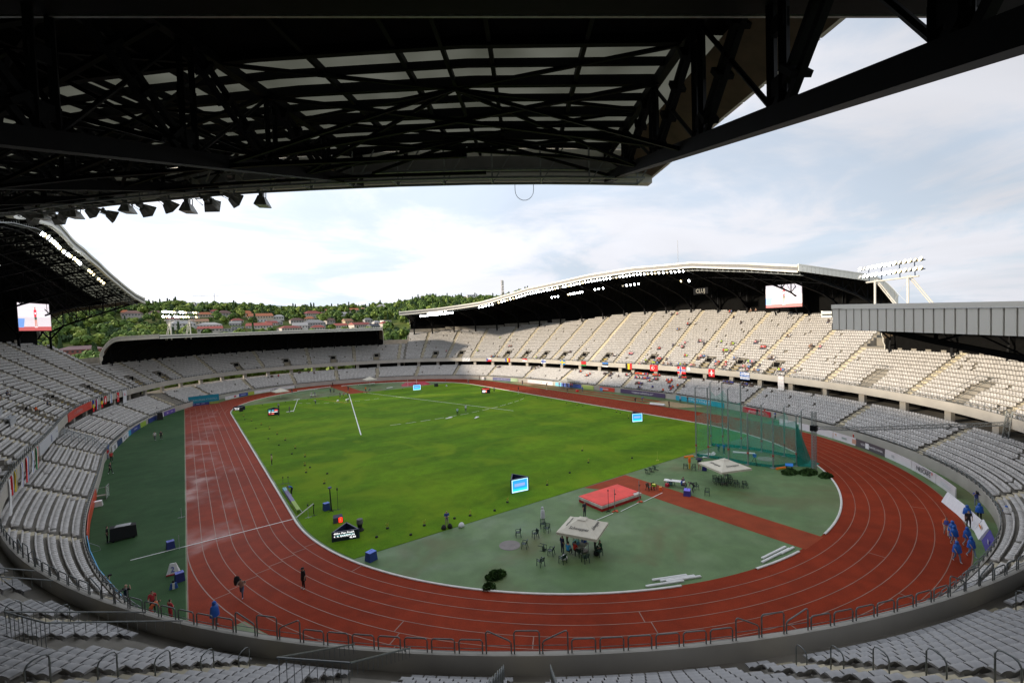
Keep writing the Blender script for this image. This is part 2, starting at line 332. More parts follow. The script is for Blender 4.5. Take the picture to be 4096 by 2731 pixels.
# ---------------------------------------------------------------- terrain, track, pitch
_az = [-60, -8.93, -5.77, -2.48, -0.52, 2.18, 5.98, 8.35, 13.42, 18.88, 22.04, 24.69, 30.68, 33.72, 36.79, 42.84, 51.56, 62.02, 90]
_el = [0.045, 0.0538, 0.0552, 0.0561, 0.0552, 0.0528, 0.0499, 0.0447, 0.0431, 0.0462, 0.0501, 0.0615, 0.0587, 0.056, 0.0674, 0.0711, 0.055, 0.0, -0.02]
def ss(t): t = np.clip(t, 0, 1); return t*t*(3-2*t)
def th(x, y):
    dx = x-CAM_POS[0]; dy = y-CAM_POS[1]; r = np.hypot(dx, dy); a = np.degrees(np.arctan2(dx, dy))
    top = 20.8+np.interp(a, _az, _el)*640-7
    side = ss((100-np.abs(a))/30)
    return -1.5+(top+1.5)*ss((r-290)/350)*side
ar = np.radians(np.concatenate([np.arange(-180, -30, 6), np.arange(-30, 75, 0.8), np.arange(75, 181, 6)])); rr = np.concatenate([np.arange(0, 280, 40), np.arange(280, 680, 8), np.array([700, 760, 850, 1000, 1400, 2500, 6000])])
AA, RR = np.meshgrid(ar, rr); X = CAM_POS[0]+RR*np.sin(AA); Y = CAM_POS[1]+RR*np.cos(AA); Z = th(X, Y)
amp = ss((RR-300)/80)*ss((900-RR)/200); Z = Z+amp*(1.2*np.sin(X*.045+Y*.02)+0.8*np.sin(Y*.07-X*.03)); Z = Z-np.clip(RR-680, 0, 5400)*0.03
n0, n1_ = X.shape; V = np.stack([X, Y, Z], -1).reshape(-1, 3); I = np.arange(n0*n1_).reshape(n0, n1_)
F = np.stack([I[:-1, :-1], I[:-1, 1:], I[1:, 1:], I[1:, :-1]], -1).reshape(-1, 4)
M_hill = mat_field('hillside_grass', [(0.05, 0.085, 0.015), (0.10, 0.13, 0.03), (0.15, 0.14, 0.05)], 0.95, s1=0.02, s2=0.1, s3=0.8, bump=0.3)
tag(mesh_np('terrain', V, F[:, ::-1], M_hill, smooth=True), kind='structure')
# two far ridges beyond the town
def ridge(name, pts, dist, m):
    b = MB(); A = []; B = []; C = []
    for a, e in pts:
        d = Vector((sin(rad(a)), cos(rad(a)), 0)); p = Vector(CAM_POS)
        A.append(p+d*dist*0.8+Vector((0, 0, 5))); B.append(p+d*dist+Vector((0, 0, e*dist))); C.append(p+d*dist*1.3)
    b.strip(A, B); b.strip(B, C); tag(b.build(name, m, smooth=True), kind='structure')
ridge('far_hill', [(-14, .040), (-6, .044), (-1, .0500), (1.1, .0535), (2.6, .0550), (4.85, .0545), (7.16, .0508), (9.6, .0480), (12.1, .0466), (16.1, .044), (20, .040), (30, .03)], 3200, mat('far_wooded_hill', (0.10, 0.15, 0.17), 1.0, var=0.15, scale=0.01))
ridge('far_hill', [(4, .040), (8, .0470), (11, .0478), (14, .0462), (17, .0470), (20, .0440), (26, .035)], 2300, mat('far_grass_hill', (0.20, 0.24, 0.14), 1.0, var=0.2, scale=0.008))

def ring_pts(r, a0=0, a1=360, step=2.0):
    """points of the stadium-shaped line at distance r from the bend centres, angle swept counter-clockwise"""
    pts = []; n = max(2, int((a1-a0)/step)+1)
    for i in range(n):
        a = a0+(a1-a0)*i/(n-1); q = a % 360; cy = 42.195 if q < 180 else -42.195
        if abs(q) < 1e-6 or abs(q-180) < 1e-6: cy = 0
        pts.append((r*cos(rad(a)), cy+r*sin(rad(a))))
    return pts
def loop_pts(r):
    return [(r*cos(rad(a)), 42.195+r*sin(rad(a))) for a in np.arange(0, 180.01, 2)]+[(r*cos(rad(a)), -42.195+r*sin(rad(a))) for a in np.arange(180, 360.01, 2)]
def band(name, r0, r1, z, m, kind='structure'):
    A = loop_pts(r0); B = loop_pts(r1); A.append(A[0]); B.append(B[0])
    b = MB().strip([(x, y, z) for x, y in A], [(x, y, z) for x, y in B]); return tag(b.build(name, m), kind=kind)
b = MB(); b.poly([P(a, wall_off(a)+0.3, 0.0) for a in np.arange(0, 360, 2)]); tag(b.build('apron_ground', M_apron), kind='structure')
b = MB(); L_ = [P(a, wall_off(a)+0.28, 0.004) for a in np.arange(112, 244, 2)]; b.poly([(-46.4, 70, .004)]+[p for p in L_ if p.x < -46.4]+[(-46.4, -70, .004)]); tag(b.build('shaded_green_apron', M_apronw), kind='structure')  # left strip, with the stand's shade put into its colour
band('running_track', 36.4, 46.31, 0.008, M_track)
b = MB(); b.poly([(-46.30, -42.2, .0085), (-46.30, -76, .0085), (-30, -84, .0085), (-20, -80, .0085), (-42, -58, .0085)][::1]); 
b = MB(); b.poly([(-46.31, -42.195, 0.012), (-46.31, -72, 0.012), (-43.2, -68.5, 0.012), (-38, -72, 0.012), (-33.6, -73.6, 0.012), (-40.3, -64.6, 0.012), (-44.2, -55.5, 0.012), (-46.0, -47, 0.012)]); tag(b.build('sprint_straight_extension', M_track), kind='structure')
b = MB(); b.poly([(-46.31, 42.195, 0.012), (-46.0, 47.2, 0.012), (-44.6, 54, 0.012), (-42, 61.2, 0.012), (-38.6, 67.5, 0.012), (-37.5, 72, 0.012), (-46.31, 72, 0.012)]); tag(b.build('sprint_straight_start', M_track), kind='structure')
b = MB(); b.poly([(-42.94, -58.99, .016), (-43.77, -59.19, .016), (-42.6, -64, .016), (-41.2, -63, .016), (-42.15, -60.95, .016)]); tag(b.build('green_corner_patch', M_apron), kind='structure')
# grass: ends at y = -54.8 and +54.6, inside the kerb
R_ = 36.15
pts = []
for sgn in (1, -1):
    for i in range(0, 21):
        yy = 54.7 if sgn > 0 else -54.8
        amax = math.degrees(math.asin((abs(yy)-42.195)/R_)); a = amax*i/20
        if sgn > 0: pts.append((R_*cos(rad(a)), 42.195+R_*sin(rad(a))))
    if sgn > 0:
        for i in range(20, -1, -1):
            a = amax*i/20; pts.append((-R_*cos(rad(a)), 42.195+R_*sin(rad(a))))
    else:
        for i in range(0, 21): a = amax*i/20; pts.append((-R_*cos(rad(a)), -42.195-R_*sin(rad(a))))
        for i in range(20, -1, -1): a = amax*i/20; pts.append((R_*cos(rad(a)), -42.195-R_*sin(rad(a))))
b = MB(); b.hexa([(x, y, 0.0) for x, y in pts], [(x, y, 0.03) for x, y in pts]); tag(b.build('grass_pitch', M_grass), kind='structure')
# javelin and high-jump runways
b = MB(); b.poly([(-1.7, -55.0, .010), (2.1, -55.0, .010), (2.2, -78.75, .010), (-1.5, -78.8, .010)][::-1]); b.poly([(-5.5, -55.0, .0098), (-1.7, -55.0, .0098), (-1.7, -60.5, .0098)][::-1]); tag(b.build('javelin_runway', M_runway), kind='structure')
b = MB(); b.poly([(-2.9, 55.3, .010), (3.5, 54.8, .010), (2.2, 60, .010), (2.2, 78.7, .010), (-2.6, 78.7, .010), (-2.6, 62, .010)]); tag(b.build('javelin_runway', M_runway), kind='structure')
for y0_, y1_ in ((56.6, 56.8), (59.4, 59.65), (62.0, 62.2), (65.0, 65.25), (68, 68.2)):
    for xa, xb in ((-31+(y0_-56)*.9, -2.7), (2.4, 30-(y0_-56)*.9)):
        b = MB(); b.poly([(xa, y0_, .006), (xb, y0_, .006), (xb, y1_, .006), (xa, y1_, .006)]); tag(b.build('runway_line', M_runway), kind='structure')
# long-jump runways and sand pits on the far straight
b = MB()
for x0_ in (48.0, 50.9):
    b.poly([(x0_, -30, .010), (x0_+1.22, -30, .010), (x0_+1.22, 36, .010), (x0_, 36, .010)])
tag(b.build('long_jump_runway', M_runway), kind='structure')
M_sand = mat('sand', (0.36, 0.27, 0.15), 0.95, var=0.2, scale=1.5, bump=0.4)
for q in ([(47.3, -21.5), (52.9, -23.5), (52.6, -34.4), (47.1, -31.0)], [(48.0, 37.4), (51.4, 36.5), (51.2, 27.0), (47.9, 27.0)]):
    b = MB(); b.hexa([(x, y, 0.0) for x, y in q][::-1], [(x, y, .05) for x, y in q][::-1]); tag(b.build('sand_pit', M_sand), kind='structure')
# lane lines
b = MB()
for k in range(1, 9):
    r = 36.5+1.22*k; w_ = 0.055 if k < 8 else 0.08
    for r0, r1 in ((r-w_/2, r+w_/2),):
        A = loop_pts(r0); B = loop_pts(r1); A.append(A[0]); B.append(B[0]); b.strip([(x, y, .020) for x, y in A], [(x, y, .020) for x, y in B])
tag(b.build('lane_lines', M_linef), kind='structure')
b = MB()
for x_ in [-46.27]+[-46.27+1.22*k for k in range(1, 8)]:
    y1_ = -72 if x_ < -46.2 else -42.2
    b.poly([(x_-.03, y1_, .024), (x_+.03, y1_, .024), (x_+.03, 72 if x_ < -37.6 else 50, .024), (x_-.03, 72 if x_ < -37.6 else 50, .024)])
tag(b.build('straight_lane_lines', M_linef), kind='structure')
b = MB(); b.poly([(-50.6, -41.75, .028), (-36.4, -41.45, .028), (-36.4, -41.33, .028), (-50.6, -41.62, .028)]); tag(b.build('finish_line', M_white), kind='structure')
b = MB()
for a, k0, k1 in ((191, 0, 8), (213, 4, 8), (226, 4.0, 7), (238, 2, 4), (249, 5, 6), (262, 6, 7), (271, 3, 4), (290, 5, 6), (203, 0, 1)):
    for k in np.arange(k0, k1):
        r0 = 36.5+1.22*k; r1 = r0+1.22; c_ = rad(a+k*0.6); d_ = 0.035/40
        b.poly([(r0*cos(c_-d_), -42.195+r0*sin(c_-d_), .0245), (r1*cos(c_-d_), -42.195+r1*sin(c_-d_), .0245), (r1*cos(c_+d_), -42.195+r1*sin(c_+d_), .0245), (r0*cos(c_+d_), -42.195+r0*sin(c_+d_), .0245)])
tag(b.build('relay_zone_marks', M_linef), kind='structure')
# raised kerb, with the two openings at the near bend
def kerb(pts, name='track_kerb'):
    b = MB(); prof = [(-.075, 0), (-.075, .07), (-.03, .10), (.03, .10), (.075, .07), (.075, 0)]; rows = [[] for _ in prof]
    for i, (x, y) in enumerate(pts):
        a = pts[max(i-1, 0)]; c = pts[min(i+1, len(pts)-1)]; d = Vector((c[0]-a[0], c[1]-a[1], 0)).normalized(); n = Vector((d.y, -d.x, 0))
        for j, (o, z) in enumerate(prof): rows[j].append((x+n.x*o*1.35, y+n.y*o*1.35, z+.008))
    for j in range(len(prof)-1): b.strip(rows[j+1], rows[j])
    return tag(b.build(name, M_kerb), kind='structure')
def arcp(a0, a1, r=36.5): 
    return [(r*cos(rad(a)), (42.195 if (a % 360) < 180 else -42.195)+r*sin(rad(a))) for a in np.arange(a0, a1+.01, 1.5)]
kerb(arcp(-85.5, -1.5)+[(36.5, -42.195), (36.5, 42.195)]+arcp(1.5, 78.5)); kerb(arcp(102, 178.5)+[(-36.5, 42.195), (-36.5, -42.195)]+arcp(181.5, 246.4)); kerb(arcp(257.3, 266.8))

# ---------------------------------------------------------------- the bowl (one building with its parts)
bowl = thing('stadium_stands', 'oval two-tier concrete stadium bowl with grey seating terraces around the red track', 'grandstand', (0, 0, 0))
STEP = 1.25
def phis(a0, a1, st=STEP): n = max(1, int(round((a1-a0)/st))); return [a0+(a1-a0)*i/n for i in range(n+1)]
REG = {'E': (-46.5, 72), 'N': (72, 133.5), 'W': (133.5, 252), 'S': (252, 313.5)}
for g, (a0, a1) in REG.items():
    b = MB(); A = phis(a0+1e-3, a1-1e-3)
    for i in range(len(A)-1):
        p0, p1 = A[i], A[i+1]; nr = int((min(back(p0), back(p1))-0.5)/TR)
        b.strip([P(p0, 0.12, Z0), P(p1, 0.12, Z0)], [P(p0, .5, Z0), P(p1, .5, Z0)][::1])
        for k in range(nr+1):
            o0 = 0.5+TR*k; o1 = o0+TR if k < nr else o0+3.2; z = Z0+RI*k
            if k > 0: b.add([P(p0, o0, z-RI), P(p1, o0, z-RI), P(p1, o0, z), P(p0, o0, z)], [(0, 1, 2, 3)])
            b.add([P(p0, o0, z), P(p1, o0, z), P(p1, o1, z), P(p0, o1, z)], [(0, 1, 2, 3)])
        z = Z0+RI*nr; o = 0.5+TR*nr+3.2
        b.add([P(p0, o, z-3), P(p1, o, z-3), P(p1, o, z+1.6), P(p0, o, z+1.6)], [(0, 1, 2, 3)])
        if i in (0, len(A)-2):
            pe = p0 if i == 0 else p1
            for k in range(nr+1):
                o0 = 0.5+TR*k; o1 = o0+TR if k < nr else o0+3.2; z = Z0+RI*k
                b.add([P(pe, o0, z-2.5-RI*k*.25), P(pe, o1, z-2.5-RI*k*.25), P(pe, o1, z), P(pe, o0, z)], [(0, 1, 2, 3)])
    b.build('upper_terrace', M_conc, bowl)
b = MB(); A = phis(0, 360)
for i in range(len(A)-1):
    p0, p1 = A[i], A[i+1]; g = region((p0+p1)/2); bk = back((p0+p1)/2)
    # parapet beam and the soffit behind it
    f = [(-.15, 6.45), (-.15, 7.75), (.12, 7.75), (.12, 6.9)]
    for (oa, za), (ob, zb) in zip(f[:-1], f[1:]): b.add([P(p0, oa, za), P(p1, oa, za), P(p1, ob, zb), P(p0, ob, zb)], [(3, 2, 1, 0)])
b.build('parapet_wall', M_conc2, bowl)
b = MB()
for i in range(len(A)-1):
    p0, p1 = A[i], A[i+1]; bk = back((p0+p1)/2); zt = Z0+RI*int((bk-.5)/TR)-1.0
    b.add([P(p0, -.15, 6.45), P(p1, -.15, 6.45), P(p1, 5.5, 7.3), P(p0, 5.5, 7.3)], [(0, 1, 2, 3)])
    b.add([P(p0, 5.5, 7.3), P(p1, 5.5, 7.3), P(p1, bk+3.6, zt), P(p0, bk+3.6, zt)], [(0, 1, 2, 3)])
b.build('terrace_underside', M_conc, bowl)
b = MB()
for i in range(len(A)-1):
    p0, p1 = A[i], A[i+1]; pm = (p0+p1)/2; w0, w1 = wall_off(p0), wall_off(p1)
    gap = 0.0
    b.add([P(p0, w0, -.05), P(p1, w1, -.05), P(p1, w1, 1.35), P(p0, w0, 1.35)], [(3, 2, 1, 0)])
    b.add([P(p0, w0, 1.35), P(p1, w1, 1.35), P(p1, w1+.2, 1.35), P(p0, w0+.2, 1.35)], [(3, 2, 1, 0)])
    b.add([P(p0, w0+.2, 1.35), P(p1, w1+.2, 1.35), P(p1, w1+.2, 1.0), P(p0, w0+.2, 1.0)], [(3, 2, 1, 0)])
b.build('pitch_wall', M_conc2, bowl)
NR2 = 8
b = MB()
for i in range(len(A)-1):
    p0, p1 = A[i], A[i+1]; w0, w1 = wall_off(p0)+.2, wall_off(p1)+.2
    for k in range(NR2+1):
        s0 = TR2*k; s1 = s0+TR2; z = Z02+RI2*k
        if k > 0: b.add([P(p0, w0+s0, z-RI2), P(p1, w1+s0, z-RI2), P(p1, w1+s0, z), P(p0, w0+s0, z)], [(0, 1, 2, 3)])
        if k == NR2: b.add([P(p0, w0+s0, z), P(p1, w1+s0, z), P(p1, 6.5, z), P(p0, 6.5, z)], [(0, 1, 2, 3)])
        else: b.add([P(p0, w0+s0, z), P(p1, w1+s0, z), P(p1, w1+s1, z), P(p0, w0+s1, z)], [(0, 1, 2, 3)])
b.build('lower_terrace', M_conc, bowl)
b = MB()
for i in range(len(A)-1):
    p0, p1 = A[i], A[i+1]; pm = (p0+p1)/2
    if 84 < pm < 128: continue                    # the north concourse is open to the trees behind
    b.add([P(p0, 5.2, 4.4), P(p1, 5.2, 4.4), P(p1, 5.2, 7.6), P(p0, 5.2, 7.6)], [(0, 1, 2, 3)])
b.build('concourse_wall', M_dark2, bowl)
# concourse columns
proto = MB().box((0, 0, 1.1), (1.1, .55, 2.2)).build('column', M_conc2, bowl)
s_ = 0.0; ph = 0.0; first = True; cols = []
while ph < 360:
    cols.append(ph); ph += 8.0/speed(ph, 0.6)
for i, ph in enumerate(cols[:72]):
    c = proto if i == 0 else proto.copy()
    if i: COL.objects.link(c); c.parent = bowl
    n = Nrm(ph); c.location = P(ph, 1.15, 4.3); c.rotation_euler = (0, 0, math.atan2(n.y, n.x)-PI/2)
# aisle stairs (paler concrete half steps) and yellow vomitory steps
def stairs(ph, k0, k1, wd, tr, ri, z0, off0, m, name):
    b = MB(); n = Nrm(ph); t = Vector((-n.y, n.x, 0))
    for k in range(k0, k1):
        for h in (0, 1):
            o = off0+tr*k+tr*h*.5; z = z0+ri*k+ri*h*.5+.03; c = P(ph, o+tr*.25, 0)
            q = [c-t*wd/2-n*tr*.25, c+t*wd/2-n*tr*.25, c+t*wd/2+n*tr*.25, c-t*wd/2+n*tr*.25]
            b.hexa([(p.x, p.y, z-ri*.6) for p in q][::-1], [(p.x, p.y, z) for p in q][::-1])
    return b.build(name, m, bowl)
for ph in UP_AISLE: stairs(ph, 0, int((back(ph)-.5)/TR), 1.15, TR, RI, Z0, .5, M_step, 'aisle_stairs')
for ph in LO_AISLE: stairs(ph, 0, NR2, 1.15, TR2, RI2, Z02, wall_off(ph)+.2, M_step, 'aisle_stairs')
for ph in VOM:
    b = MB(); n = Nrm(ph); t = Vector((-n.y, n.x, 0))
    # sunken stair flight with side walls and a near-black panel standing for the shade in the doorway
    for k in range(1, 4):
        c = P(ph, .5+TR*k+TR*.5, 0); q = [c-t*.95-n*TR*.5, c+t*.95-n*TR*.5, c+t*.95+n*TR*.5, c-t*.95+n*TR*.5]; z = Z0+RI*k+.05
        b.hexa([(p.x, p.y, z-.3) for p in q], [(p.x, p.y, z) for p in q], 0 if 200 < ph % 360 < 318 else 1)
    for sd in ((-1, 1) if not 205 < ph % 360 < 315 else ()):
        for k in range(0, 6):
            c = P(ph, .5+TR*k+TR*.5, Z0+RI*k+.25)+t*sd*1.05; b.box(c, (.12, TR+.02, .7), 0, rz=math.atan2(n.y, n.x)-PI/2)
    if not 205 < ph % 360 < 315: c = P(ph, .5+TR*4.6, Z0+RI*4+.45); b.box(c, (1.5, .12, 1.1), 2, rz=math.atan2(n.y, n.x)-PI/2); c = P(ph, .5+TR*4.75, Z0+RI*4+.45); b.box(c, (2.1, .10, 1.3), 0, rz=math.atan2(n.y, n.x)-PI/2)
    b.build('stairway_exit', [M_conc, M_yel, M_dark2], bowl)

# ---------------------------------------------------------------- seats
def seat_mesh(detail):
    V = []; F = []
    def grid(fn, nu, nv):
        o = len(V)
        for i in range(nu+1):
            for j in range(nv+1): V.append(fn(i/nu, j/nv))
        for i in range(nu):
            for j in range(nv): a = o+i*(nv+1)+j; F.append((a, a+1, a+nv+2, a+nv+1))
    if detail:
        def bk(side):
            def fn(u, v):
                x = (u-.5)*.50; w = 1-(2*abs(u-.5))**2.4*(v**1.5)*0.40
                z = .36+v*.46*w; y = .02-.20*v-.05*v*v+.11*(2*abs(u-.5))**2+side*.035*(1-v*.3)
                return (x*(1-.34*v**3), y, z)
            return fn
        grid(bk(0), 6, 5); grid(lambda u, v: bk(-1)(1-u, v), 6, 5)
        grid(lambda u, v: tuple(Vector(bk(0)(u, 1))*(1-v)+Vector(bk(-1)(u, 1))*v), 6, 1)
        grid(lambda u, v: ((u-.5)*.44, .02+v*.40, .43-.035*sin(PI*u)*sin(PI*v)-.06*max(0, v-.75)*4*.5), 4, 4)
        grid(lambda u, v: ((.5-u)*.44, .02+v*.40, .37-.02*v), 2, 2)
        for s in (-1, 1): grid(lambda u, v, s=s: (s*.22, .02+u*.40, .37+v*.06-.02*u), 1, 1)
        grid(lambda u, v: ((u-.5)*.44, .42, .34+v*.06), 1, 1)
        for c in ((0, .12),):
            for q in (((-.03, .10), (.03, .10)), ((.03, .10), (.03, .16)), ((.03, .16), (-.03, .16)), ((-.03, .16), (-.03, .10))):
                o = len(V); V.extend([(q[0][0], q[0][1], 0), (q[1][0], q[1][1], 0), (q[1][0], q[1][1], .38), (q[0][0], q[0][1], .38)]); F.append((o, o+1, o+2, o+3))
    else:
        def bx(x0, x1, y0, y1, z0, z1, tp=1.0):
            o = len(V)
            for z, k in ((z0, 1), (z1, tp)):
                V.extend([(x0*k, y0, z), (x1*k, y0, z), (x1*k, y1, z), (x0*k, y1, z)])
            F.extend([(o+4, o+5, o+6, o+7), (o, o+4, o+7, o+3), (o+1, o+2, o+6, o+5), (o, o+1, o+5, o+4), (o+2, o+3, o+7, o+6)])
        bx(-.215, .215, -.12, -.02, .38, .70); bx(-.215, .215, -.135, -.045, .70, .80, .62); bx(-.21, .21, -.02, .40, .32, .43)
    return np.array(V, float), np.array(F, int)
SLOTS = []     # (distance, x, y, z, yaw, tier, phi, row)
def rows(tier):
    ais = UP_AISLE if tier == 'u' else LO_AISLE
    if tier == 'u': R = [(k, .5+TR*k, Z0+RI*k) for k in range(0, 31)]
    else: R = [(k, None, Z02+RI2*k) for k in range(NR2)]
    for k, off, z in R:
        ph = -180.0
        while ph < 180:
            o = off if off is not None else wall_off(ph)+.2+TR2*k
            sp = speed(ph, o+.5); nxt = ph+0.50/sp; q = ph
            ph = nxt
            if tier == 'u' and k >= int((back(q)-.5)/TR)-(1 if region(q) in 'NS' else 0): continue
            if any(abs(((q-a+180) % 360)-180)*sp < .72 for a in ais): continue
            if tier == 'u' and k < 6 and any(abs(((q-a+180) % 360)-180)*sp < 1.35 for a in VOM): continue
            if tier == 'u' and any(abs(((q-e+180) % 360)-180)*sp < .5 for e in (-46.5, 72, 133.5, -108)): continue
            p = P(q, o+.62, z); n = Nrm(q)
            if tier == 'l' and 127 < q < 131.5: continue
            d = math.hypot(p.x-CAM_POS[0], p.y-CAM_POS[1])
            if d < 1.5: continue
            SLOTS.append((d, p.x, p.y, z, math.atan2(-n.y, -n.x)-PI/2, tier, q, k))
rows('u'); rows('l'); SLOTS.sort(key=lambda s: s[0])
vis = [s for s in SLOTS if s[5] == 'u' and in_view((s[1], s[2], s[3]+.75), 0.0)]
near = set(id(s) for s in vis[:300])
VN, FN = seat_mesh(True); VF, FF = seat_mesh(False)
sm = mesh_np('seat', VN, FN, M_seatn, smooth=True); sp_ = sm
for i, s in enumerate([s for s in SLOTS if id(s) in near]):
    o = sp_ if i == 0 else sp_.copy()
    if i: COL.objects.link(o)
    o.location = (s[1], s[2], s[3]); o.rotation_euler = (0, 0, s[4])
    tag(o, 'grey moulded plastic seat in the nearest rows at the bottom of the view', 'seat', 'grey seats in the nearest rows')
mid = [s for s in SLOTS if id(s) not in near and s[0] < 45]
far = [s for s in SLOTS if id(s) not in near and s[0] >= 45 and random.random() > .012]
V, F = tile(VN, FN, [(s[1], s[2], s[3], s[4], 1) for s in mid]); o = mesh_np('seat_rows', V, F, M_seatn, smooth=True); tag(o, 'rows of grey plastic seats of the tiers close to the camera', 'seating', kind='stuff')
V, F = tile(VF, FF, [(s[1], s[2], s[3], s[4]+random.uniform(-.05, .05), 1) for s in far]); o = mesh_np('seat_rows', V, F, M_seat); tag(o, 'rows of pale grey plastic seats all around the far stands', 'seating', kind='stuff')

# ---------------------------------------------------------------- parapet hoops, hand rails
def hoop(w_, h, r=.028, mid=True, slant=0):
    b = MB(); c = .10
    L1 = h*(.55 if slant < 0 else 1); R1 = h*(.55 if slant > 0 else 1)
    pts = [(-w_/2, 0, -.25), (-w_/2, 0, L1-c), (-w_/2+c*.4, 0, L1-c*.3), (-w_/2+c, 0, L1+(R1-L1)*.06), (w_/2-c, 0, R1-(R1-L1)*.06), (w_/2-c*.4, 0, R1-c*.3), (w_/2, 0, R1-c), (w_/2, 0, -.25)]
    b.tube(pts, r, 8)
    if mid: b.tube([(-w_/2, 0, h*.35), (w_/2, 0, h*.35)], r*.5, 5); b.tube([(-w_/2, 0, h*.12), (w_/2, 0, h*.12)], r*.35, 4)
    return b
H0 = hoop(.94, .55).build('railing', M_rail, smooth=True); H1 = hoop(1.0, .92).build('railing', M_rail, smooth=True); H2 = hoop(1.0, .92, slant=-1).build('railing', M_rail, smooth=True); H3 = hoop(1.0, .92, slant=1).build('railing', M_rail, smooth=True)
used = {}
ph = 196.0; nh = 0; allh = []
while ph < 196+360:
    allh.append(ph); ph += 1.12/speed(ph, 0)
ais = [a % 360 for a in UP_AISLE]
for i, ph in enumerate(allh):
    q = ph % 360; sp = speed(q, 0); p = P(q, -.02, 7.76); n = Nrm(q); rz = math.atan2(n.y, n.x)-PI/2
    dm = min(((q-a+180) % 360-180)*sp for a in ais) if False else min((((q-a+180) % 360-180)*sp for a in ais), key=abs)
    kind = 0
    if abs(dm) < .56: kind = 1
    elif abs(dm) < 1.68: kind = 2 if dm < 0 else 3
    if not (196 <= ph <= 328): continue
    src = (H0, H1, H2, H3)[kind]
    o = src if kind not in used else src.copy()
    if kind in used: COL.objects.link(o)
    used[kind] = 1; put(o, p, rz if kind != 2 else rz)
    tag(o, ('low grey tubular hoop railing along the near parapet wall', 'tall square hoop railing facing a stair aisle on the near parapet', 'tall sloping hoop railing beside a stair aisle on the near parapet', 'tall sloping hoop railing beside a stair aisle on the near parapet')[kind], 'railing', ('low hoop railings on the near parapet', 'tall hoop railings at the aisles', 'sloping hoop railings at the aisles', 'sloping hoop railings at the aisles')[kind])
TV = []; TF = []
b = MB(); [b.bar(a_, c_, .05) for a_, c_ in (((-.47, 0, -.2), (-.47, 0, .5)), ((.47, 0, -.2), (.47, 0, .5)), ((-.47, 0, .52), (.47, 0, .52)), ((-.47, 0, .25), (.47, 0, .25)))]
TV = np.array(b.v); TF = np.array(b.f); T = []
for ph in allh:
    if ph > 328: q = ph % 360; p = P(q, -.02, 7.76); n = Nrm(q); T.append((p.x, p.y, p.z, math.atan2(n.y, n.x)-PI/2, 1))
for tier_, lst in (('l', None),):
    for q in np.arange(0, 360, 1.1/1.4):
        p = P(q, wall_off(q)+.1, 1.36); n = Nrm(q)
        T.append((p.x, p.y, p.z, math.atan2(n.y, n.x)-PI/2, 1))
V, F = tile(TV, TF, T); tag(mesh_np('railing_rows', V, F, M_rail), 'thin grey railings along the far parapet and the pitch wall', 'railing', kind='stuff')
# hand-rail hoops up the near aisles
HR = MB(); HR.tube([(-.26, 0, 0), (-.26, 0, .82), (-.20, 0, .93), (-.1, 0, .97), (.1, 0, .97), (.20, 0, .93), (.26, 0, .82), (.26, 0, 0)], .022, 8)
hr = HR.build('handrail', M_rail, smooth=True); k_ = 0
for a_ in UP_AISLE:
    q = a_ % 360
    if not (205 < q < 312): continue
    for k, sd_ in ([(k, s) for k in range(1, 20) for s in (-.85, .85)] if abs(a_+112.9) < .1 else [(k, 0) for k in range(1, 20, 2)]):
        if .5+TR*k > back(q)-1: continue
        n = Nrm(q); p = P(q, .5+TR*k+.4, Z0+RI*k+.02)+Vector((-n.y, n.x, 0))*sd_
        if not in_view((p.x, p.y, p.z+.9), .01) or math.hypot(p.x-CAM_POS[0], p.y-CAM_POS[1]) < 5: continue
        o = hr if k_ == 0 else hr.copy()
        if k_: COL.objects.link(o)
        put(o, p, math.atan2(n.y, n.x)); k_ += 1
        tag(o, 'grey inverted-U hand rail standing in a stair aisle of the near upper tier', 'handrail', 'inverted-U hand rails in the near aisles')
# barred guard fences round the stairway exits of the near upper tier
for i, a_ in enumerate([v for v in VOM if (205 < v % 360 < 315)]):
    q = a_ % 360; n = Nrm(q); rz = math.atan2(n.y, n.x)-PI/2
    t = thing('guard_rail', 'grey barred guard rail round a stairway exit, %s' % ('nearest the right edge,beside the parapet at right,right of centre,front centre,left of centre,in the left corner,far left,farthest left,last,final'.split(',')[i]), 'guard rail', P(q, 3.2, Z0+RI*3+.4), rz, 'guard rails round the near exits')
    b = MB()
    for s in (-1, 1):
        b.tube([(s*1.15, -2.6, -.6), (s*1.15, 2.0, 2.2)], .03, 6)
    b.tube([(-1.15, 2.0, 2.2), (1.15, 2.0, 2.2)], .03, 6); b.build('top_rail', M_rail, t)
    b = MB()
    for s in (-1, 1):
        for j in range(14): y = -2.5+4.4*j/13; b.tube([(s*1.15, y, -1.0+(y+2.6)*.6087), (s*1.15, y, -.62+(y+2.6)*.6087)], .012, 4)
    for j in range(10): x = -1.1+2.2*j/9; b.tube([(x, 2.0, 1.1), (x, 2.0, 2.2)], .012, 4)
    b.build('bars', M_rail, t)
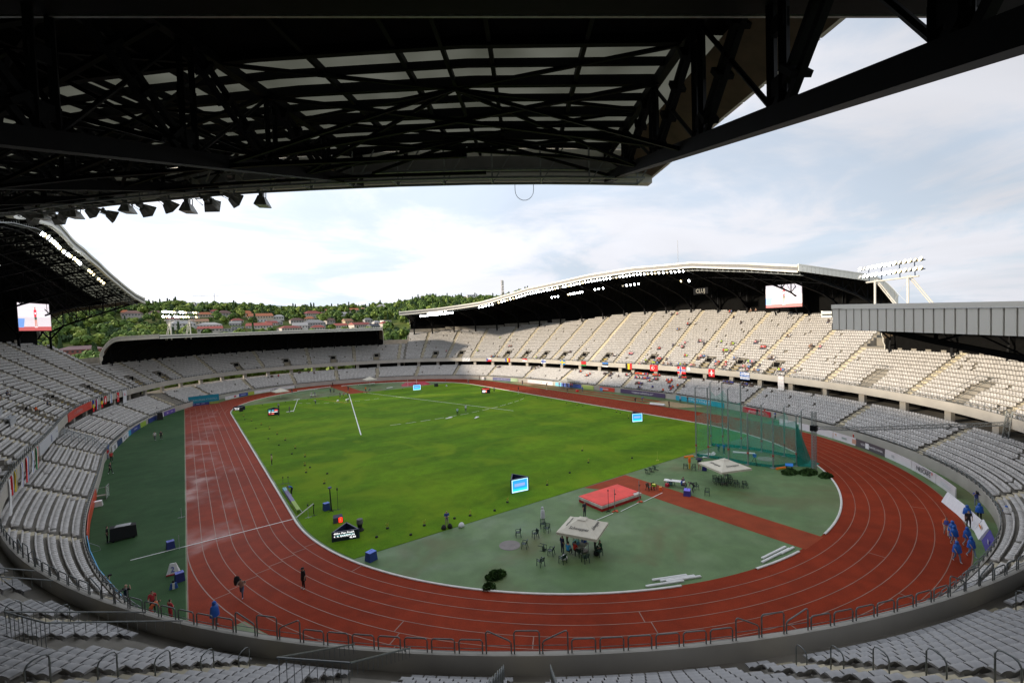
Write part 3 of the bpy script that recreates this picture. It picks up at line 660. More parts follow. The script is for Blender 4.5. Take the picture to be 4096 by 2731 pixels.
# ---------------------------------------------------------------- roofs
zE = keys([(-46.5, 30.0), (-37, 32.2), (-24.9, 34.4), (-8.5, 35.3), (7.1, 34.9), (30.5, 33.0), (38.8, 31.4), (47.9, 29.4), (61, 27.9), (72, 26.95)])
sE = keys([(-46.5, .125), (0, .10), (40, .06), (72, 0.0)])
DE = keys([(-46.5, 24), (0, 31), (54, 27.5), (72, 27.5)])
_zW = keys([(-46.5, 30.6), (-43.7, 31.4), (-37, 34.2), (-29, 36.9), (-21.7, 38.2), (-8, 38.6), (0, 38.2), (10, 37.3), (22.8, 35.3), (32, 33.2), (45.5, 30.4), (50, 29.5), (55.5, 28.9), (62, 28.4), (72, 27.8)])
def big(flip):
    f = (lambda p: p) if not flip else (lambda p: p-180)
    return dict(zf=lambda p: (_zW if flip else zE)(f(p)), sl=lambda p: sE(f(p)), D=lambda p: DE(f(p)), bend=3.5)
small = dict(zf=lambda p: 20.95, sl=lambda p: .03, D=lambda p: 14.2, bend=4.6)
def roof(name, label, a0, a1, pr, f0, bigr, trans=8.2, fd=1.4, overh=1.5, grp='four wave-edged roofs over the stands', near_detail=None):
    T_ = thing(name, label, 'roof', (0, 0, 0), 0, grp)
    zf, sl, D, bend = pr['zf'], pr['sl'], pr['D'], pr['bend']
    def top(p, d):
        t = d/D(p); q = max(0, (t-.62)/.38); return zf(p)-sl(p)*d-bend*q**2.6
    def Q(p, d, dz=0.0): return P(p, f0+d, top(p, d)+dz)
    A = phis(a0, a1, 1.5); ts = [0, .06, .12, .2, .28, .36, .44, .52, .6, .68, .76, .84, .90, .95, 1.0]
    b = MB()
    for i in range(len(A)-1):
        for j in range(len(ts)-1):
            p0, p1 = A[i], A[i+1]
            b.add([Q(p0, ts[j]*D(p0)), Q(p1, ts[j]*D(p1)), Q(p1, ts[j+1]*D(p1)), Q(p0, ts[j+1]*D(p0))], [(0, 1, 2, 3)])
    # translucent underside strips are real panels; the opaque skin starts behind them
    b2 = MB(); b3 = MB(); b4 = MB()
    del b; b = MB(); edge = 1.6
    for i in range(len(A)-1):
        p0, p1 = A[i], A[i+1]
        tr_ = trans if bigr else 0
        ds0 = [0.4]+[x for x in np.arange(2.2, trans+.1, 2.0)] if bigr else []
        for j in range(len(ds0)-1):
            b2.add([Q(p0, ds0[j], -.02), Q(p1, ds0[j], -.02), Q(p1, ds0[j+1], -.02), Q(p0, ds0[j+1], -.02)], [(0, 1, 2, 3)])
        s0 = ds0[-1] if bigr else 0.0
        S = [0.0, .4] if bigr else []
        for j in range(len(S)-1): b.add([Q(p0, S[j]), Q(p1, S[j]), Q(p1, S[j+1]), Q(p0, S[j+1])], [(0, 1, 2, 3)])
        m_ = 12
        for j in range(m_):
            u0 = s0+(D(p0)-s0)*j/m_; u1 = s0+(D(p0)-s0)*(j+1)/m_; v0 = s0+(D(p1)-s0)*j/m_; v1 = s0+(D(p1)-s0)*(j+1)/m_
            b.add([Q(p0, u0), Q(p1, v0), Q(p1, v1), Q(p0, u1)], [(0, 1, 2, 3)])
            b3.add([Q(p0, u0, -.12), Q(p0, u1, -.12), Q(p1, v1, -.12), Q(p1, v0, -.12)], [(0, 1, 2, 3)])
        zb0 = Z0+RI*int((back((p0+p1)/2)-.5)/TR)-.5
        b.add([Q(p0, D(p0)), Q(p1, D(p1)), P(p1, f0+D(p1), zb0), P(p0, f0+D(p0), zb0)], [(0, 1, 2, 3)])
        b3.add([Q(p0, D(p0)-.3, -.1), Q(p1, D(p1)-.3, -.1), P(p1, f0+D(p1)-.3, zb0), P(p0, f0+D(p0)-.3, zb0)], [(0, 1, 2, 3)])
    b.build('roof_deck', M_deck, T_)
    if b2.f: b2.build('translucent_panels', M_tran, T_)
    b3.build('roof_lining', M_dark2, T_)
    # fascia: pale trim, recess, pale trim
    lo = MB(); mi = MB(); up = MB()
    for i in range(len(A)-1):
        p0, p1 = A[i], A[i+1]
        def bandf(bb, za, zb, oa):
            a = [P(p0, f0+oa, zf(p0)+za), P(p1, f0+oa, zf(p1)+za), P(p1, f0+oa, zf(p1)+zb), P(p0, f0+oa, zf(p0)+zb)]
            c = [P(p0, f0+.35, zf(p0)+za), P(p1, f0+.35, zf(p1)+za), P(p1, f0+.35, zf(p1)+zb), P(p0, f0+.35, zf(p0)+zb)]
            bb.add(a+c, [(3, 2, 1, 0), (4, 5, 6, 7), (0, 1, 5, 4), (2, 3, 7, 6)])
        bandf(up, -.36, .06, -.12); bandf(mi, -fd+.36, -.36, .05); bandf(lo, -fd, -fd+.36, -.12)
    up.build('fascia_trim', M_trim, T_); lo.build('fascia_trim', M_trim, T_); mi.build('fascia_recess', M_fas if bigr else M_fasd, T_)
    # end faces: cladding panels following the curved section
    for pe, sgn in ((a0, -1), (a1, 1)):
        b = MB(); DD = D(pe); n_ = max(10, int(DD/(.95 if bigr else .36))); h = 1.15 if bigr else .98
        tdir = (P(pe+.5, f0+2, 0)-P(pe-.5, f0+2, 0)).normalized()*sgn
        for j in range(n_):
            d0 = DD*j/n_+.03; d1 = DD*(j+1)/n_-.03
            if j >= n_-3: hh = h+(j-n_+4)*.7
            else: hh = h
            q0 = Q(pe, d0, .02); q1 = Q(pe, d1, .02)
            b.hexa([q0-Vector((0, 0, hh)), q1-Vector((0, 0, hh)), q1-Vector((0, 0, hh))+tdir*.12, q0-Vector((0, 0, hh))+tdir*.12], [q0, q1, q1+tdir*.12, q0+tdir*.12])
        for j in range(n_):
            q0 = Q(pe, DD*j/n_, .02); q1 = Q(pe, DD*(j+1)/n_, .02); b.bar(q0+tdir*.04+Vector((0, 0, .12)), q1+tdir*.04+Vector((0, 0, .12)), .26, .20)
        b.build('end_panels', M_pan, T_)
        b = MB()
        for j in range(n_):
            q0 = Q(pe, DD*j/n_, -.10); q1 = Q(pe, DD*(j+1)/n_, -.10); b.add([q0-Vector((0, 0, h-.12)), q1-Vector((0, 0, h-.12)), q1-tdir*overh-Vector((0, 0, .35)), q0-tdir*overh-Vector((0, 0, .35))], [(0, 1, 2, 3), (3, 2, 1, 0)])
        b.build('soffit_board', M_soff, T_)
    # radial trusses
    def dep(p, d):
        return (0.75+(.22 if f0 > -3 else .18)*d) if bigr else (.55+.17*d)
    spc = 8.2; pos = []; sp0 = speed((a0+a1)/2, f0+8); e_ = (overh+.4)/speed(a0, f0+4); q = a0+e_
    while q < a1-e_-.5*spc/sp0: pos.append(q); q += spc/speed(q, f0+8)
    pos.append(a1-e_)
    if bigr: cd_ = lambda p: back(p)+2.6-f0-4.5+1.2
    for p in pos:
        b = MB(); Dc = (24.0 if p > 246 else back(p)-1.6-f0) if bigr else (back(p)-1.4-f0)
        nn = max(3, int(round(Dc/3.0))); pts = [Dc*i/nn for i in range(nn+1)]; w1 = .30 if bigr else .2
        det = near_detail and near_detail(p)
        lo_ = [Q(p, d, -.35-dep(p, d)) for d in pts]; up_ = [Q(p, d, -.30) for d in pts]
        lo_[0] = Q(p, .45, -fd+.1)
        for i in range(nn):
            b.bar(lo_[i], lo_[i+1], w1, w1*1.15); b.bar(up_[i], up_[i+1], w1*.8)
            if det:
                # battened double post and double diagonal
                tt = (lo_[i+1]-lo_[i]); tt.z = 0; tt.normalize()
                for s in (-.17, .17): b.bar(lo_[i+1]+tt*s, up_[i+1]+tt*s, .13)
                hgt = (up_[i+1]-lo_[i+1]).length
                for z in np.arange(.5, hgt, 1.0): c = lo_[i+1].lerp(up_[i+1], z/hgt); b.bar(c-tt*.24, c+tt*.24, .10, .30)
                if i < nn-1:
                    a_, c_ = lo_[i+1], up_[min(i+2, nn)]; dv = (c_-a_).normalized(); nv = Vector((-dv.z*tt.x, -dv.z*tt.y, dv.x*tt.x+dv.y*tt.y))
                    for s in (-.15, .15): b.bar(a_+nv*s, c_+nv*s, .12)
                    for u in np.arange(.15, .95, .22): c = a_.lerp(c_, u); b.bar(c-nv*.2, c+nv*.2, .35, .10)
                    b.tube([up_[i], lo_[i+1]], .05, 6)
            else:
                b.bar(lo_[i+1], up_[i+1], w1*.6); b.bar(lo_[i], up_[i+1], w1*.5); 
                if i: b.bar(up_[i], lo_[i+1], w1*.25)
        # tree-like column down to the terrace
        k = int((back(p)-1.6-.5)/TR); ft = P(p, back(p)-1.6 if Dc != 24.0 else 22.3, Z0+RI*max(0, k)); jn = ft+Vector((0, 0, 2.6 if bigr else 1.6))
        b.bar(ft, jn, .45 if bigr else .3)
        b.bar(jn, lo_[-1], .32 if bigr else .22); b.bar(jn, lo_[-2] if bigr else lo_[-1], .28 if bigr else .2)
        if bigr: b.bar(jn, Q(p, min(D(p)-1, Dc+4.5), -.5), .28)
        else: b.bar(jn, Q(p, Dc+1.8, -.5), .2)
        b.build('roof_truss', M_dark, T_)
    # purlins (run with the curve) and bracing
    pd = [1.2, 2.2, 3.2, 4.2, 5.2, 6.2, 7.2, 8.2, 10.6, 13.0, 16.5, 20.0] if bigr else [1.2, 3.6, 6.2, 9.0]
    st = 3.0
    for d in pd:
        b = MB(); AA_ = phis(a0+e_, a1-e_, st)
        for i in range(len(AA_)-1):
            b.bar(Q(AA_[i], d, -.22), Q(AA_[i+1], d, -.22), .10, .2) if d in (1.2, 3.2, 5.2, 7.2) else b.bar(Q(AA_[i], d, -.22), Q(AA_[i+1], d, -.22), .16, .28)
            if bigr and d in (3.2, 8.2) and AA_[i+1] < a1-4: b.bar(Q(AA_[i], d, -.45-dep(0, d)), Q(AA_[i+1], d, -.45-dep(0, d)), .10)
        b.build('purlin', M_dark, T_)
    if bigr:
        b = MB()
        for i in range(len(pos)-1):
            p0, p1 = pos[i], pos[i+1]
            for j, (da, db) in enumerate(((1.0, 4.6), (4.6, 8.2), (8.2, 11.8), (11.8, 15.4)) if p1 < 246 or f0 < -3 else ((1.0, 4.6), (4.6, 8.2))):
                pm = (p0+p1)/2; q1 = (p0+pm)/2; q2 = (pm+p1)/2; dm = (da+db)/2
                b.bar(Q(p0, da, -.4-dep(0, da)), Q(pm, dm, -.5), .09); b.bar(Q(p1, da, -.4-dep(0, da)), Q(pm, dm, -.5), .09)
                b.bar(Q(p0, db, -.4-dep(0, db)), Q(pm, dm, -.5), .09); b.bar(Q(p1, db, -.4-dep(0, db)), Q(pm, dm, -.5), .09)
                b.bar(Q(p0, da, -.35), Q(p1, db, -.35), .09); b.bar(Q(p1, da, -.35), Q(p0, db, -.35), .09)
                b.bar(Q(p0, da+1.8, -.4-dep(0, da)), Q(p1, da+1.8, -.4), .11); b.bar(Q(p1, da+1.8, -.4-dep(0, da)), Q(p0, da+1.8, -.4), .11)
            for f in (.2, .4, .6, .8):
                q = p0+(p1-p0)*f
                b.bar(Q(q, .4, -.2), Q(q, 16, -.2), .11, .2)
            q = (p0+p1)/2; b.bar(Q(q, .4, -.28), Q(q, 16, -.28), .10, .16)
        b.build('roof_bracing', M_dark, T_)
        b = MB(); AA_ = phis(a0+.6, a1-.6, 2)      # lighting catwalk behind the fascia
        for dd, zz in ((1.3, -1.75), (2.1, -1.75), (1.3, -1.2)):
            for i in range(len(AA_)-1): b.bar(Q(AA_[i], dd, zz), Q(AA_[i+1], dd, zz), .08)
        for i, q in enumerate(phis(a0+.6, a1-.6, 1.2)): b.bar(Q(q, 1.3, -1.75), Q(q, 2.1, -1.75), .05); b.bar(Q(q, 1.3, -1.75), Q(q, 1.3, -.3), .05); b.bar(Q(q, 1.3, -1.75), Q(q+.6, 1.3, -.3), .045)
        b.build('lighting_catwalk', M_galv, T_)
    return T_, Q
roofE, QE = roof('stand_roof', 'long wave-shaped roof over the sunlit stand across the track, bright fascia', -46.5, 72, big(False), -4.5, True)
roofW, QW = roof('stand_roof', 'dark latticed roof overhead, its front edge curving away to the left', 133.5, 250.8, big(True), -2.0, True, near_detail=lambda p: p > 238)
roofN, QN = roof('stand_roof', 'low dark roof with a rounded left end below the hillside town', 77.2, 131, small, -3.0, False, fd=1.0)
roofS, QS = roof('stand_roof', 'low roof at the right edge showing its row of grey cladding panels', 257.2, 311, small, -3.0, False, fd=1.0)
# short service beam under the near roof, seen along the top of the view
b = MB(); a_ = QW(250.6, 17.2, -2.2); 
dirR = Vector(_R); up_ = Vector((0, 0, 1))
c0 = Vector(CAM_POS)+Vector(_f)*6.0+Vector((0, 0, 1))*0
beam = thing('service_beam', 'dark horizontal steel beam crossing just under the roof at the very top', 'beam', (0, 0, 0))
e1 = QW(249.8, 17.5, -1.0)
b = MB(); h1 = Vector((cos(0), 0, 0))
p_a = Vector((-49.66, -84.63, 27.06)); p_b = Vector((-31.66, -97.27, 26.31))
b.bar(p_a, p_b, .5, .9); b.build('beam_web', M_dark, beam)
b = MB(); b.bar(p_a+Vector((0.18, .28, -.42)), p_b+Vector((.18, .28, -.42)), .05, .05); b.build('beam_flange_edge', M_galv, beam)
# hanging cable loop at the roof edge
p = QW(247.4, .1, -1.4); b = MB(); pts = [p+Vector((.42*cos(rad(t)), -.28*cos(rad(t)), -.35-.55*sin(rad(t)))) if 0 <= t <= 180 else None for t in range(0, 181, 20)]
pts = [p+Vector((.32, -.22, 0))]+[q_ for q_ in [p+Vector((.32*cos(rad(t)), -.22*cos(rad(t)), -.30-.42*sin(rad(t)))) for t in range(0, 181, 20)]]+[p+Vector((-.32, .22, 0))]
tag(b.tube(pts, .012, 6).build('cable_loop', M_galv), 'thin grey cable loop hanging from the near roof edge against the sky', 'cable')

# ---------------------------------------------------------------- roof floodlights
def lamp_proto(lens, name='floodlight', parts=True, s=1.0):
    t = thing(name, '', 'floodlight')
    b = MB(); prof = [(0.02, .34), (.10, .33), (.15, .22), (.19, .05), (.31, -.10), (.33, -.13)]
    b.lathe([(r*s, z*s) for r, z in prof], n=12); b.box((0, 0, .42*s), (.16*s, .2*s, .2*s)); b.build('housing', M_house, t, smooth=False)
    b = MB(); b.lathe([(0.001, -.135*s), (.16*s, -.14*s), (.31*s, -.125*s)], n=12); b.build('lens', lens, t)
    b = MB(); b.tube([(-.34*s, 0, .05), (-.34*s, 0, .55*s), (.34*s, 0, .55*s), (.34*s, 0, .05)], .018, 5); b.build('bracket', M_house, t)
    return t
def box_lamp(lens):
    t = thing('floodlight', '', 'floodlight')
    b = MB(); b.hexa([(-.30, -.24, -.12), (.30, -.24, -.12), (.30, .24, -.12), (-.30, .24, -.12)], [(-.16, -.10, .20), (.16, -.10, .20), (.16, .13, .26), (-.16, .13, .26)]); b.box((0, .04, .32), (.18, .16, .22)); b.tube([(-.2, .1, .40), (.2, .1, .40)], .06, 8); b.build('housing', M_house, t)
    MB().box((0, 0, -.13), (.56, .44, .02)).build('lens', lens, t)
    b = MB(); b.tube([(-.33, 0, .0), (-.34, .0, .48), (.34, .0, .48), (.33, 0, .0)], .02, 5); b.tube([(.1+.12*cos(rad(a)), .0, .55+.14*sin(rad(a))) for a in range(0, 361, 45)], .01, 4); b.build('bracket', M_house, t)
    return t
def place_lamp(proto, used, loc, aim, label, group):
    o = proto if not used[0] else copy_tree(proto); used[0] = 1
    d = (Vector(aim)-Vector(loc)).normalized(); o.location = loc; o.rotation_euler = (-d).to_track_quat('Z', 'Y').to_euler(); tag(o, label, 'floodlight', group)
    return o
LP = lamp_proto(M_lamp); LPw = lamp_proto(M_lampw); LPo = box_lamp(M_lampoff); uL, uW, uO = [0], [0], [0]
random.seed(3)
def run(Qf, a0, a1, n, d, dz, aimz=0, off_=0.12, warm=.12, lab='', grp=''):
    for i in range(n):
        p = a0+(a1-a0)*i/max(1, n-1)+random.uniform(-.08, .08); r = random.random(); pr, us = (LP, uL) if r > off_+warm else ((LPw, uW) if r > off_ else (LPo, uO))
        st_ = 'lit white' if pr is LP else ('dim warm' if pr is LPw else 'unlit')
        place_lamp(pr, us, Qf(p, d, dz), (random.uniform(-6, 6), random.uniform(-15, 15)*1.0, aimz), '%s floodlight %s' % (st_, lab), '%s floodlights %s' % (st_, grp))
L1 = 'at the left end of the far roof'; G1 = 'at the left end of the far roof'
run(QE, 66.6, 57.4, 19, 1.5, -2.35, off_=0, warm=0, lab='in the lower row '+L1, grp='in the lower row '+G1)
run(QE, 64.8, 59.6, 11, 1.5, -1.6, off_=.05, warm=0, lab='in the upper row '+L1, grp='in the upper row '+G1)
run(QE, 49.0, -22, 66, 1.4, -1.75, lab='strung along the front edge of the far wave-shaped roof', grp='along the front edge of the far roof')
for a0, a1, n in ((26, 23.5, 3), (19.5, 14, 7), (9, 6, 3), (-1, -6, 5), (-18, -20, 2)):
    run(QE, a0, a1, n, 6.5, -3.4, lab='in the inner row under the far wave-shaped roof', grp='in the inner row under the far roof')
run(QW, 187, 133.5+12, 42, 1.5, -1.9, off_=.25, warm=.25, lab='under the front edge of the left roof', grp='under the front edge of the left roof')
run(QW, 176, 168, 5, 9.0, -4.6, off_=0, warm=.3, lab='deep under the left roof beside the video screen', grp='deep under the left roof')
for i in range(15):
    p = 227.5+12.6*i/14; q = QW(p, .9, -1.95)
    q = q+Vector((random.uniform(-.25, .25), random.uniform(-.25, .25), random.uniform(-.25, .1))); place_lamp(LPo, uO, q, [(0, -20+random.uniform(-20, 20), 0), (q.x+random.uniform(2, 5), q.y+1, q.z-2.0), (q.x-1, q.y+.5, 0)][i % 3], 'large unlit floodlight hanging from the near roof edge against the sky', 'unlit floodlights hanging from the near roof edge').scale = (1.1,)*3
for i in range(13):
    p = 225+17.6*i/12; q = QW(p, 1.6, -1.3)
    place_lamp(LPo, uO, q, (10, 0+random.uniform(-10, 10), 0), 'unlit floodlight in the rear row behind the near roof edge', 'unlit floodlights in the rear row of the near roof').scale = (1.0,)*3
# ---------------------------------------------------------------- floodlight masts on the low roofs
def mast(name, label, c, ang, zr):
    t = thing(name, label, 'floodlight mast', (c[0], c[1], zr), ang, 'floodlight masts on the low roofs')
    Lh = 6.9; b = MB(); b.tube([(-Lh+1.2, 0, 4.1), (Lh-1.2, 0, 4.1)], .13, 8); b.build('cross_beam', M_mast, t)
    for x in (-3.6, 3.6):
        MB().tube([(x, 0, -1.5), (x, 0, 4.2)], .16, 8).build('leg', M_mast, t)
        b = MB(); 
        for s in (-.25, .25): b.tube([(x+s, -.1, 4.4), (x+s-1.8, -3.2, -1.5)], .1, 6)
        b.build('back_stay', M_mast, t)
    b = MB(); b.tube([(-3.6, 0, .2), (1.2, 0, 4.0)], .02, 4); b.tube([(-3.6, 0, 3.8), (0, 0, 0)], .02, 4); b.build('tie_rod', M_mast, t)
    b = MB()
    for z in (5.0, 6.3): b.bar((-Lh, .1, z), (Lh, .1, z), .22, .14)
    for x in (-5, -2, 2, 5): b.bar((x, 0, 4.1), (x, .1, 6.4), .1)
    b.build('lamp_rack', mat('blue_grey_rack', (.05, .07, .12), .5, var=.1), t)
    for r, z in enumerate((5.0, 6.3)):
        for i in range(14):
            x = -Lh+.3+(2*Lh-.6)*i/13; on = (i > 5 if ang > 0 else True) and random.random() > .25
            b = MB(); m = Matrix.Translation((x, .35, z+.1)) @ Matrix.Rotation(rad(-62), 4, 'X')
            V = MB().lathe([(.02, -.3), (.2, -.2), (.36, .12), (.36, .16)], n=10); b.add([m @ Vector(v) for v in V.v], V.f, 0)
            V = MB().lathe([(.001, .17), (.35, .15)], n=10); b.add([m @ Vector(v) for v in V.v], V.f, 1)
            b.build('lamp', [M_house, M_lamp if on else (M_lampw if random.random() > .5 else M_lampoff)], t)
    return t
mn = mast('floodlight_mast', 'white steel floodlight mast with two lamp rows above the low far roof', (-46.0, 71.3), rad(50)+PI, 20.9)
ms_ = mast('floodlight_mast', 'white steel floodlight mast with two lamp rows rising at the right above grey panels', (46.0, -71.3), rad(50), 21.6)
# ---------------------------------------------------------------- video screens (children: frame, picture pieces)
def screen(label, c, ang, w_, h_):
    t = thing('video_screen', label, 'video screen', c, ang, 'big video screens under the roofs')
    MB().box((0, .35, 0), (w_+.35, .6, h_+.35)).build('screen_frame', M_dark, t)
    E_ = 1.0; fl = lambda c_, n_: mat(n_, c_, .4, var=.10, scale=1.2, emit=E_)
    b = MB(); X = lambda x: (x-.5)*w_; Z = lambda z: (z-.5)*h_
    b.add([(X(0), 0, Z(.12)), (X(1), 0, Z(.12)), (X(1), 0, Z(1)), (X(0), 0, Z(1))], [(0, 1, 2, 3)], 0)
    b.add([(X(0), -.004, Z(0)), (X(1), -.004, Z(0)), (X(1), -.004, Z(.15)), (X(0), -.004, Z(.14))], [(0, 1, 2, 3)], 1)
    b.add([(X(0), -.008, Z(.12)), (X(.15), -.008, Z(.12)), (X(.19), -.008, Z(.44)), (X(0), -.008, Z(.44))], [(0, 1, 2, 3)], 2)
    for r in range(4):
        for k in range(13):
            x = .01+k/13.2; z = .50+r*.125; b.add([(X(x), -.006, Z(z)), (X(x+.062), -.006, Z(z)), (X(x+.062), -.006, Z(z+.10)), (X(x), -.006, Z(z+.10))], [(0, 1, 2, 3)], 3)
    def pz(P_, mi): b.add([(X(x), -.012-.002*mi, Z(z)) for x, z in P_], [tuple(range(len(P_)))], mi)
    pz([(.475, .50), (.545, .50), (.555, .75), (.53, .78), (.49, .78), (.465, .72)], 4); pz([(.49, .79), (.525, .79), (.53, .86), (.49, .86)], 5); pz([(.48, .40), (.55, .40), (.55, .50), (.475, .50)], 6)
    pz([(.485, .14), (.51, .14), (.515, .40), (.48, .40)], 5); pz([(.53, .14), (.555, .14), (.55, .40), (.52, .40)], 5); pz([(.47, .115), (.56, .115), (.56, .14), (.47, .14)], 7); pz([(.49, .60), (.53, .60), (.53, .67), (.49, .67)], 7)
    b.build('picture', [fl((.70, .62, .66), 'screen_grey'), fl((.52, .10, .10), 'screen_red'), fl((.17, .33, .72), 'screen_blue'), fl((.84, .80, .86), 'screen_seats'), fl((.75, .05, .08), 'screen_vest'), fl((.55, .22, .16), 'screen_skin'), fl((.08, .10, .07), 'screen_shorts'), fl((.95, .93, .95), 'screen_white')], t)
    b = MB()
    for x in (-w_*.3, w_*.3): b.bar((x, .4, h_/2), (x, 1.2, h_/2+3.5), .2); b.bar((x, .4, -h_/2), (x, 1.6, -h_/2-2.0), .25)
    b.build('hanger', M_dark, t)
screen('big video screen under the left roof showing an athlete in red', (-72.6, 50.3, 25.9), rad(-24)+PI/2+PI-PI/2-PI/2+PI/2+rad(0), 9.2, 6.1)
screen('big video screen under the far right roof showing an athlete in red', (75.1, -41.7, 25.3), 0, 8.4, 5.5)
for o in [o for o in COL.objects if o.name.startswith('video_screen')]:
    nrm = Vector((.92, -.40, 0)) if o.location.x < 0 else Vector((-1, 0.0, 0)); o.rotation_euler = (0, 0, math.atan2(nrm.y, nrm.x)+PI/2)
tg = thing('roof_sign', 'small pale CLUJ sign hung in the dark under the far stand roof', 'sign', QE(-19.5, 12, -5.5), 0); tg.rotation_euler = (0, 0, -PI/2+rad(-10)); text('CLUJ', 1.5, mat('sign_grey', (.35, .34, .30), .7, var=0), tg, (0, -.06, 0)); MB().box((0, .05, 0), (5, .08, 1.7)).build('sign_board', M_dark, tg)
# ---------------------------------------------------------------- people
PM = {}
def person_mesh(pose, lod=1):
    key = (pose, lod)
    if key in PM: return PM[key]
    J = {'pel': (0, 0, .92), 'sp': (0, .01, 1.12), 'ch': (0, 0, 1.34), 'nk': (0, .01, 1.50), 'hd': (0, .03, 1.62), 'tp': (0, .02, 1.72),
         'lh': (-.10, 0, .88), 'rh': (.10, 0, .88), 'lk': (-.11, .02, .49), 'rk': (.11, .02, .49), 'la': (-.12, -.01, .08), 'ra': (.12, -.01, .08), 'lt': (-.14, .17, .035), 'rt': (.14, .17, .035),
         'ls': (-.19, 0, 1.42), 'rs': (.19, 0, 1.42), 'le': (-.25, -.02, 1.14), 're': (.25, -.02, 1.14), 'lw': (-.26, .06, .88), 'rw': (.26, .06, .88), 'lf': (-.26, .10, .78), 'rf': (.26, .10, .78)}
    def up(**k): J.update({a: v for a, v in k.items()})
    if pose == 'walk': up(lk=(-.10, .17, .50), la=(-.10, .26, .10), lt=(-.11, .42, .08), rk=(.10, -.04, .48), ra=(.10, -.30, .13), rt=(.11, -.17, .03), le=(-.25, -.16, 1.17), lw=(-.24, -.10, .92), lf=(-.24, -.06, .83), re=(.25, .10, 1.16), rw=(.22, .25, .96), rf=(.21, .31, .88))
    if pose == 'run': up(sp=(0, .05, 1.12), ch=(0, .11, 1.32), nk=(0, .15, 1.47), hd=(0, .19, 1.58), tp=(0, .19, 1.69), ls=(-.19, .11, 1.40), rs=(.19, .11, 1.40), lk=(-.10, .30, .62), la=(-.10, .26, .20), lt=(-.10, .42, .18), rk=(.10, -.12, .50), ra=(.10, -.45, .35), rt=(.10, -.50, .20), le=(-.27, -.10, 1.22), lw=(-.20, .12, 1.12), lf=(-.18, .20, 1.15), re=(.28, .22, 1.20), rw=(.16, .40, 1.30), rf=(.12, .46, 1.36))
    if pose == 'sit': up(pel=(0, 0, .50), sp=(0, -.02, .70), ch=(0, .02, .92), nk=(0, .05, 1.08), hd=(0, .09, 1.20), tp=(0, .09, 1.31), lh=(-.10, .03, .48), rh=(.10, .03, .48), lk=(-.13, .42, .52), rk=(.13, .42, .52), la=(-.12, .44, .10), ra=(.12, .44, .10), lt=(-.13, .60, .04), rt=(.13, .60, .04), ls=(-.19, .02, 1.0), rs=(.19, .02, 1.0), le=(-.25, .10, .74), re=(.25, .10, .74), lw=(-.14, .32, .64), rw=(.14, .32, .64), lf=(-.10, .40, .62), rf=(.10, .40, .62))
    if pose == 'bend': up(pel=(0, -.12, .88), sp=(0, .04, 1.05), ch=(0, .24, 1.14), nk=(0, .38, 1.20), hd=(0, .49, 1.20), tp=(0, .59, 1.18), lh=(-.10, -.10, .86), rh=(.10, -.10, .86), lk=(-.12, .06, .48), rk=(.12, .06, .48), ls=(-.18, .28, 1.20), rs=(.18, .28, 1.20), le=(-.22, .36, .94), re=(.22, .36, .94), lw=(-.14, .46, .72), rw=(.14, .46, .72), lf=(-.12, .50, .62), rf=(.12, .50, .62))
    if pose == 'raise': up(le=(-.26, .14, 1.52), lw=(-.18, .22, 1.76), lf=(-.16, .25, 1.86), re=(.26, .14, 1.52), rw=(.18, .22, 1.76), rf=(.16, .25, 1.86))
    if pose == 'camera': up(le=(-.27, .12, 1.24), lw=(-.12, .28, 1.46), lf=(-.07, .32, 1.54), re=(.27, .12, 1.24), rw=(.12, .28, 1.46), rf=(.07, .32, 1.54))
    if pose == 'fold': up(le=(-.26, .06, 1.16), lw=(-.02, .22, 1.16), lf=(.08, .22, 1.17), re=(.26, .06, 1.16), rw=(.02, .22, 1.12), rf=(-.08, .22, 1.13))
    Rr = {'pel': (.155, .115), 'sp': (.14, .105), 'ch': (.165, .12), 'nk': (.058, .058), 'hd': (.092, .105), 'tp': (.075, .085), 'lh': (.095, .10), 'lk': (.062, .065), 'la': (.042, .045), 'lt': (.038, .028), 'ls': (.07, .07), 'le': (.045, .045), 'lw': (.032, .032), 'lf': (.036, .022)}
    E_ = [('pel', 'sp'), ('sp', 'ch'), ('ch', 'nk'), ('nk', 'hd'), ('hd', 'tp'), ('pel', 'lh'), ('pel', 'rh'), ('lh', 'lk'), ('rh', 'rk'), ('lk', 'la'), ('rk', 'ra'), ('la', 'lt'), ('ra', 'rt'), ('ch', 'ls'), ('ch', 'rs'), ('ls', 'le'), ('rs', 're'), ('le', 'lw'), ('re', 'rw'), ('lw', 'lf'), ('rw', 'rf')]
    nm = list(J); me = bpy.data.meshes.new('sk'); me.from_pydata([J[n] for n in nm], [(nm.index(a), nm.index(b_)) for a, b_ in E_], [])
    o = bpy.data.objects.new('sk', me); COL.objects.link(o); md = o.modifiers.new('s', 'SKIN'); md.use_smooth_shade = True
    sv = me.skin_vertices[0].data
    for i, n in enumerate(nm):
        r = Rr.get(n) or Rr['l'+n[1:]]; sv[i].radius = r; sv[i].use_root = (n == 'pel')
    if lod: o.modifiers.new('ss', 'SUBSURF').levels = 1; 
    dg = bpy.context.evaluated_depsgraph_get(); m2 = bpy.data.meshes.new_from_object(o.evaluated_get(dg)); bpy.data.objects.remove(o)
    m2.name = 'person_'+pose
    seg = [(Vector(J[a]), Vector(J[b_]), a, b_) for a, b_ in E_]
    reg = {'sp': 1, 'ch': 1, 'ls': 1, 'rs': 1, 'nk': 0, 'hd': 0, 'tp': 4, 'lh': 2, 'rh': 2, 'lk': 2, 'rk': 2, 'la': 2, 'ra': 2, 'lt': 3, 'rt': 3, 'le': 1, 're': 1, 'lw': 0, 'rw': 0, 'lf': 0, 'rf': 0}
    for k in range(5): m2.materials.append(flat((.5, .5, .5)))
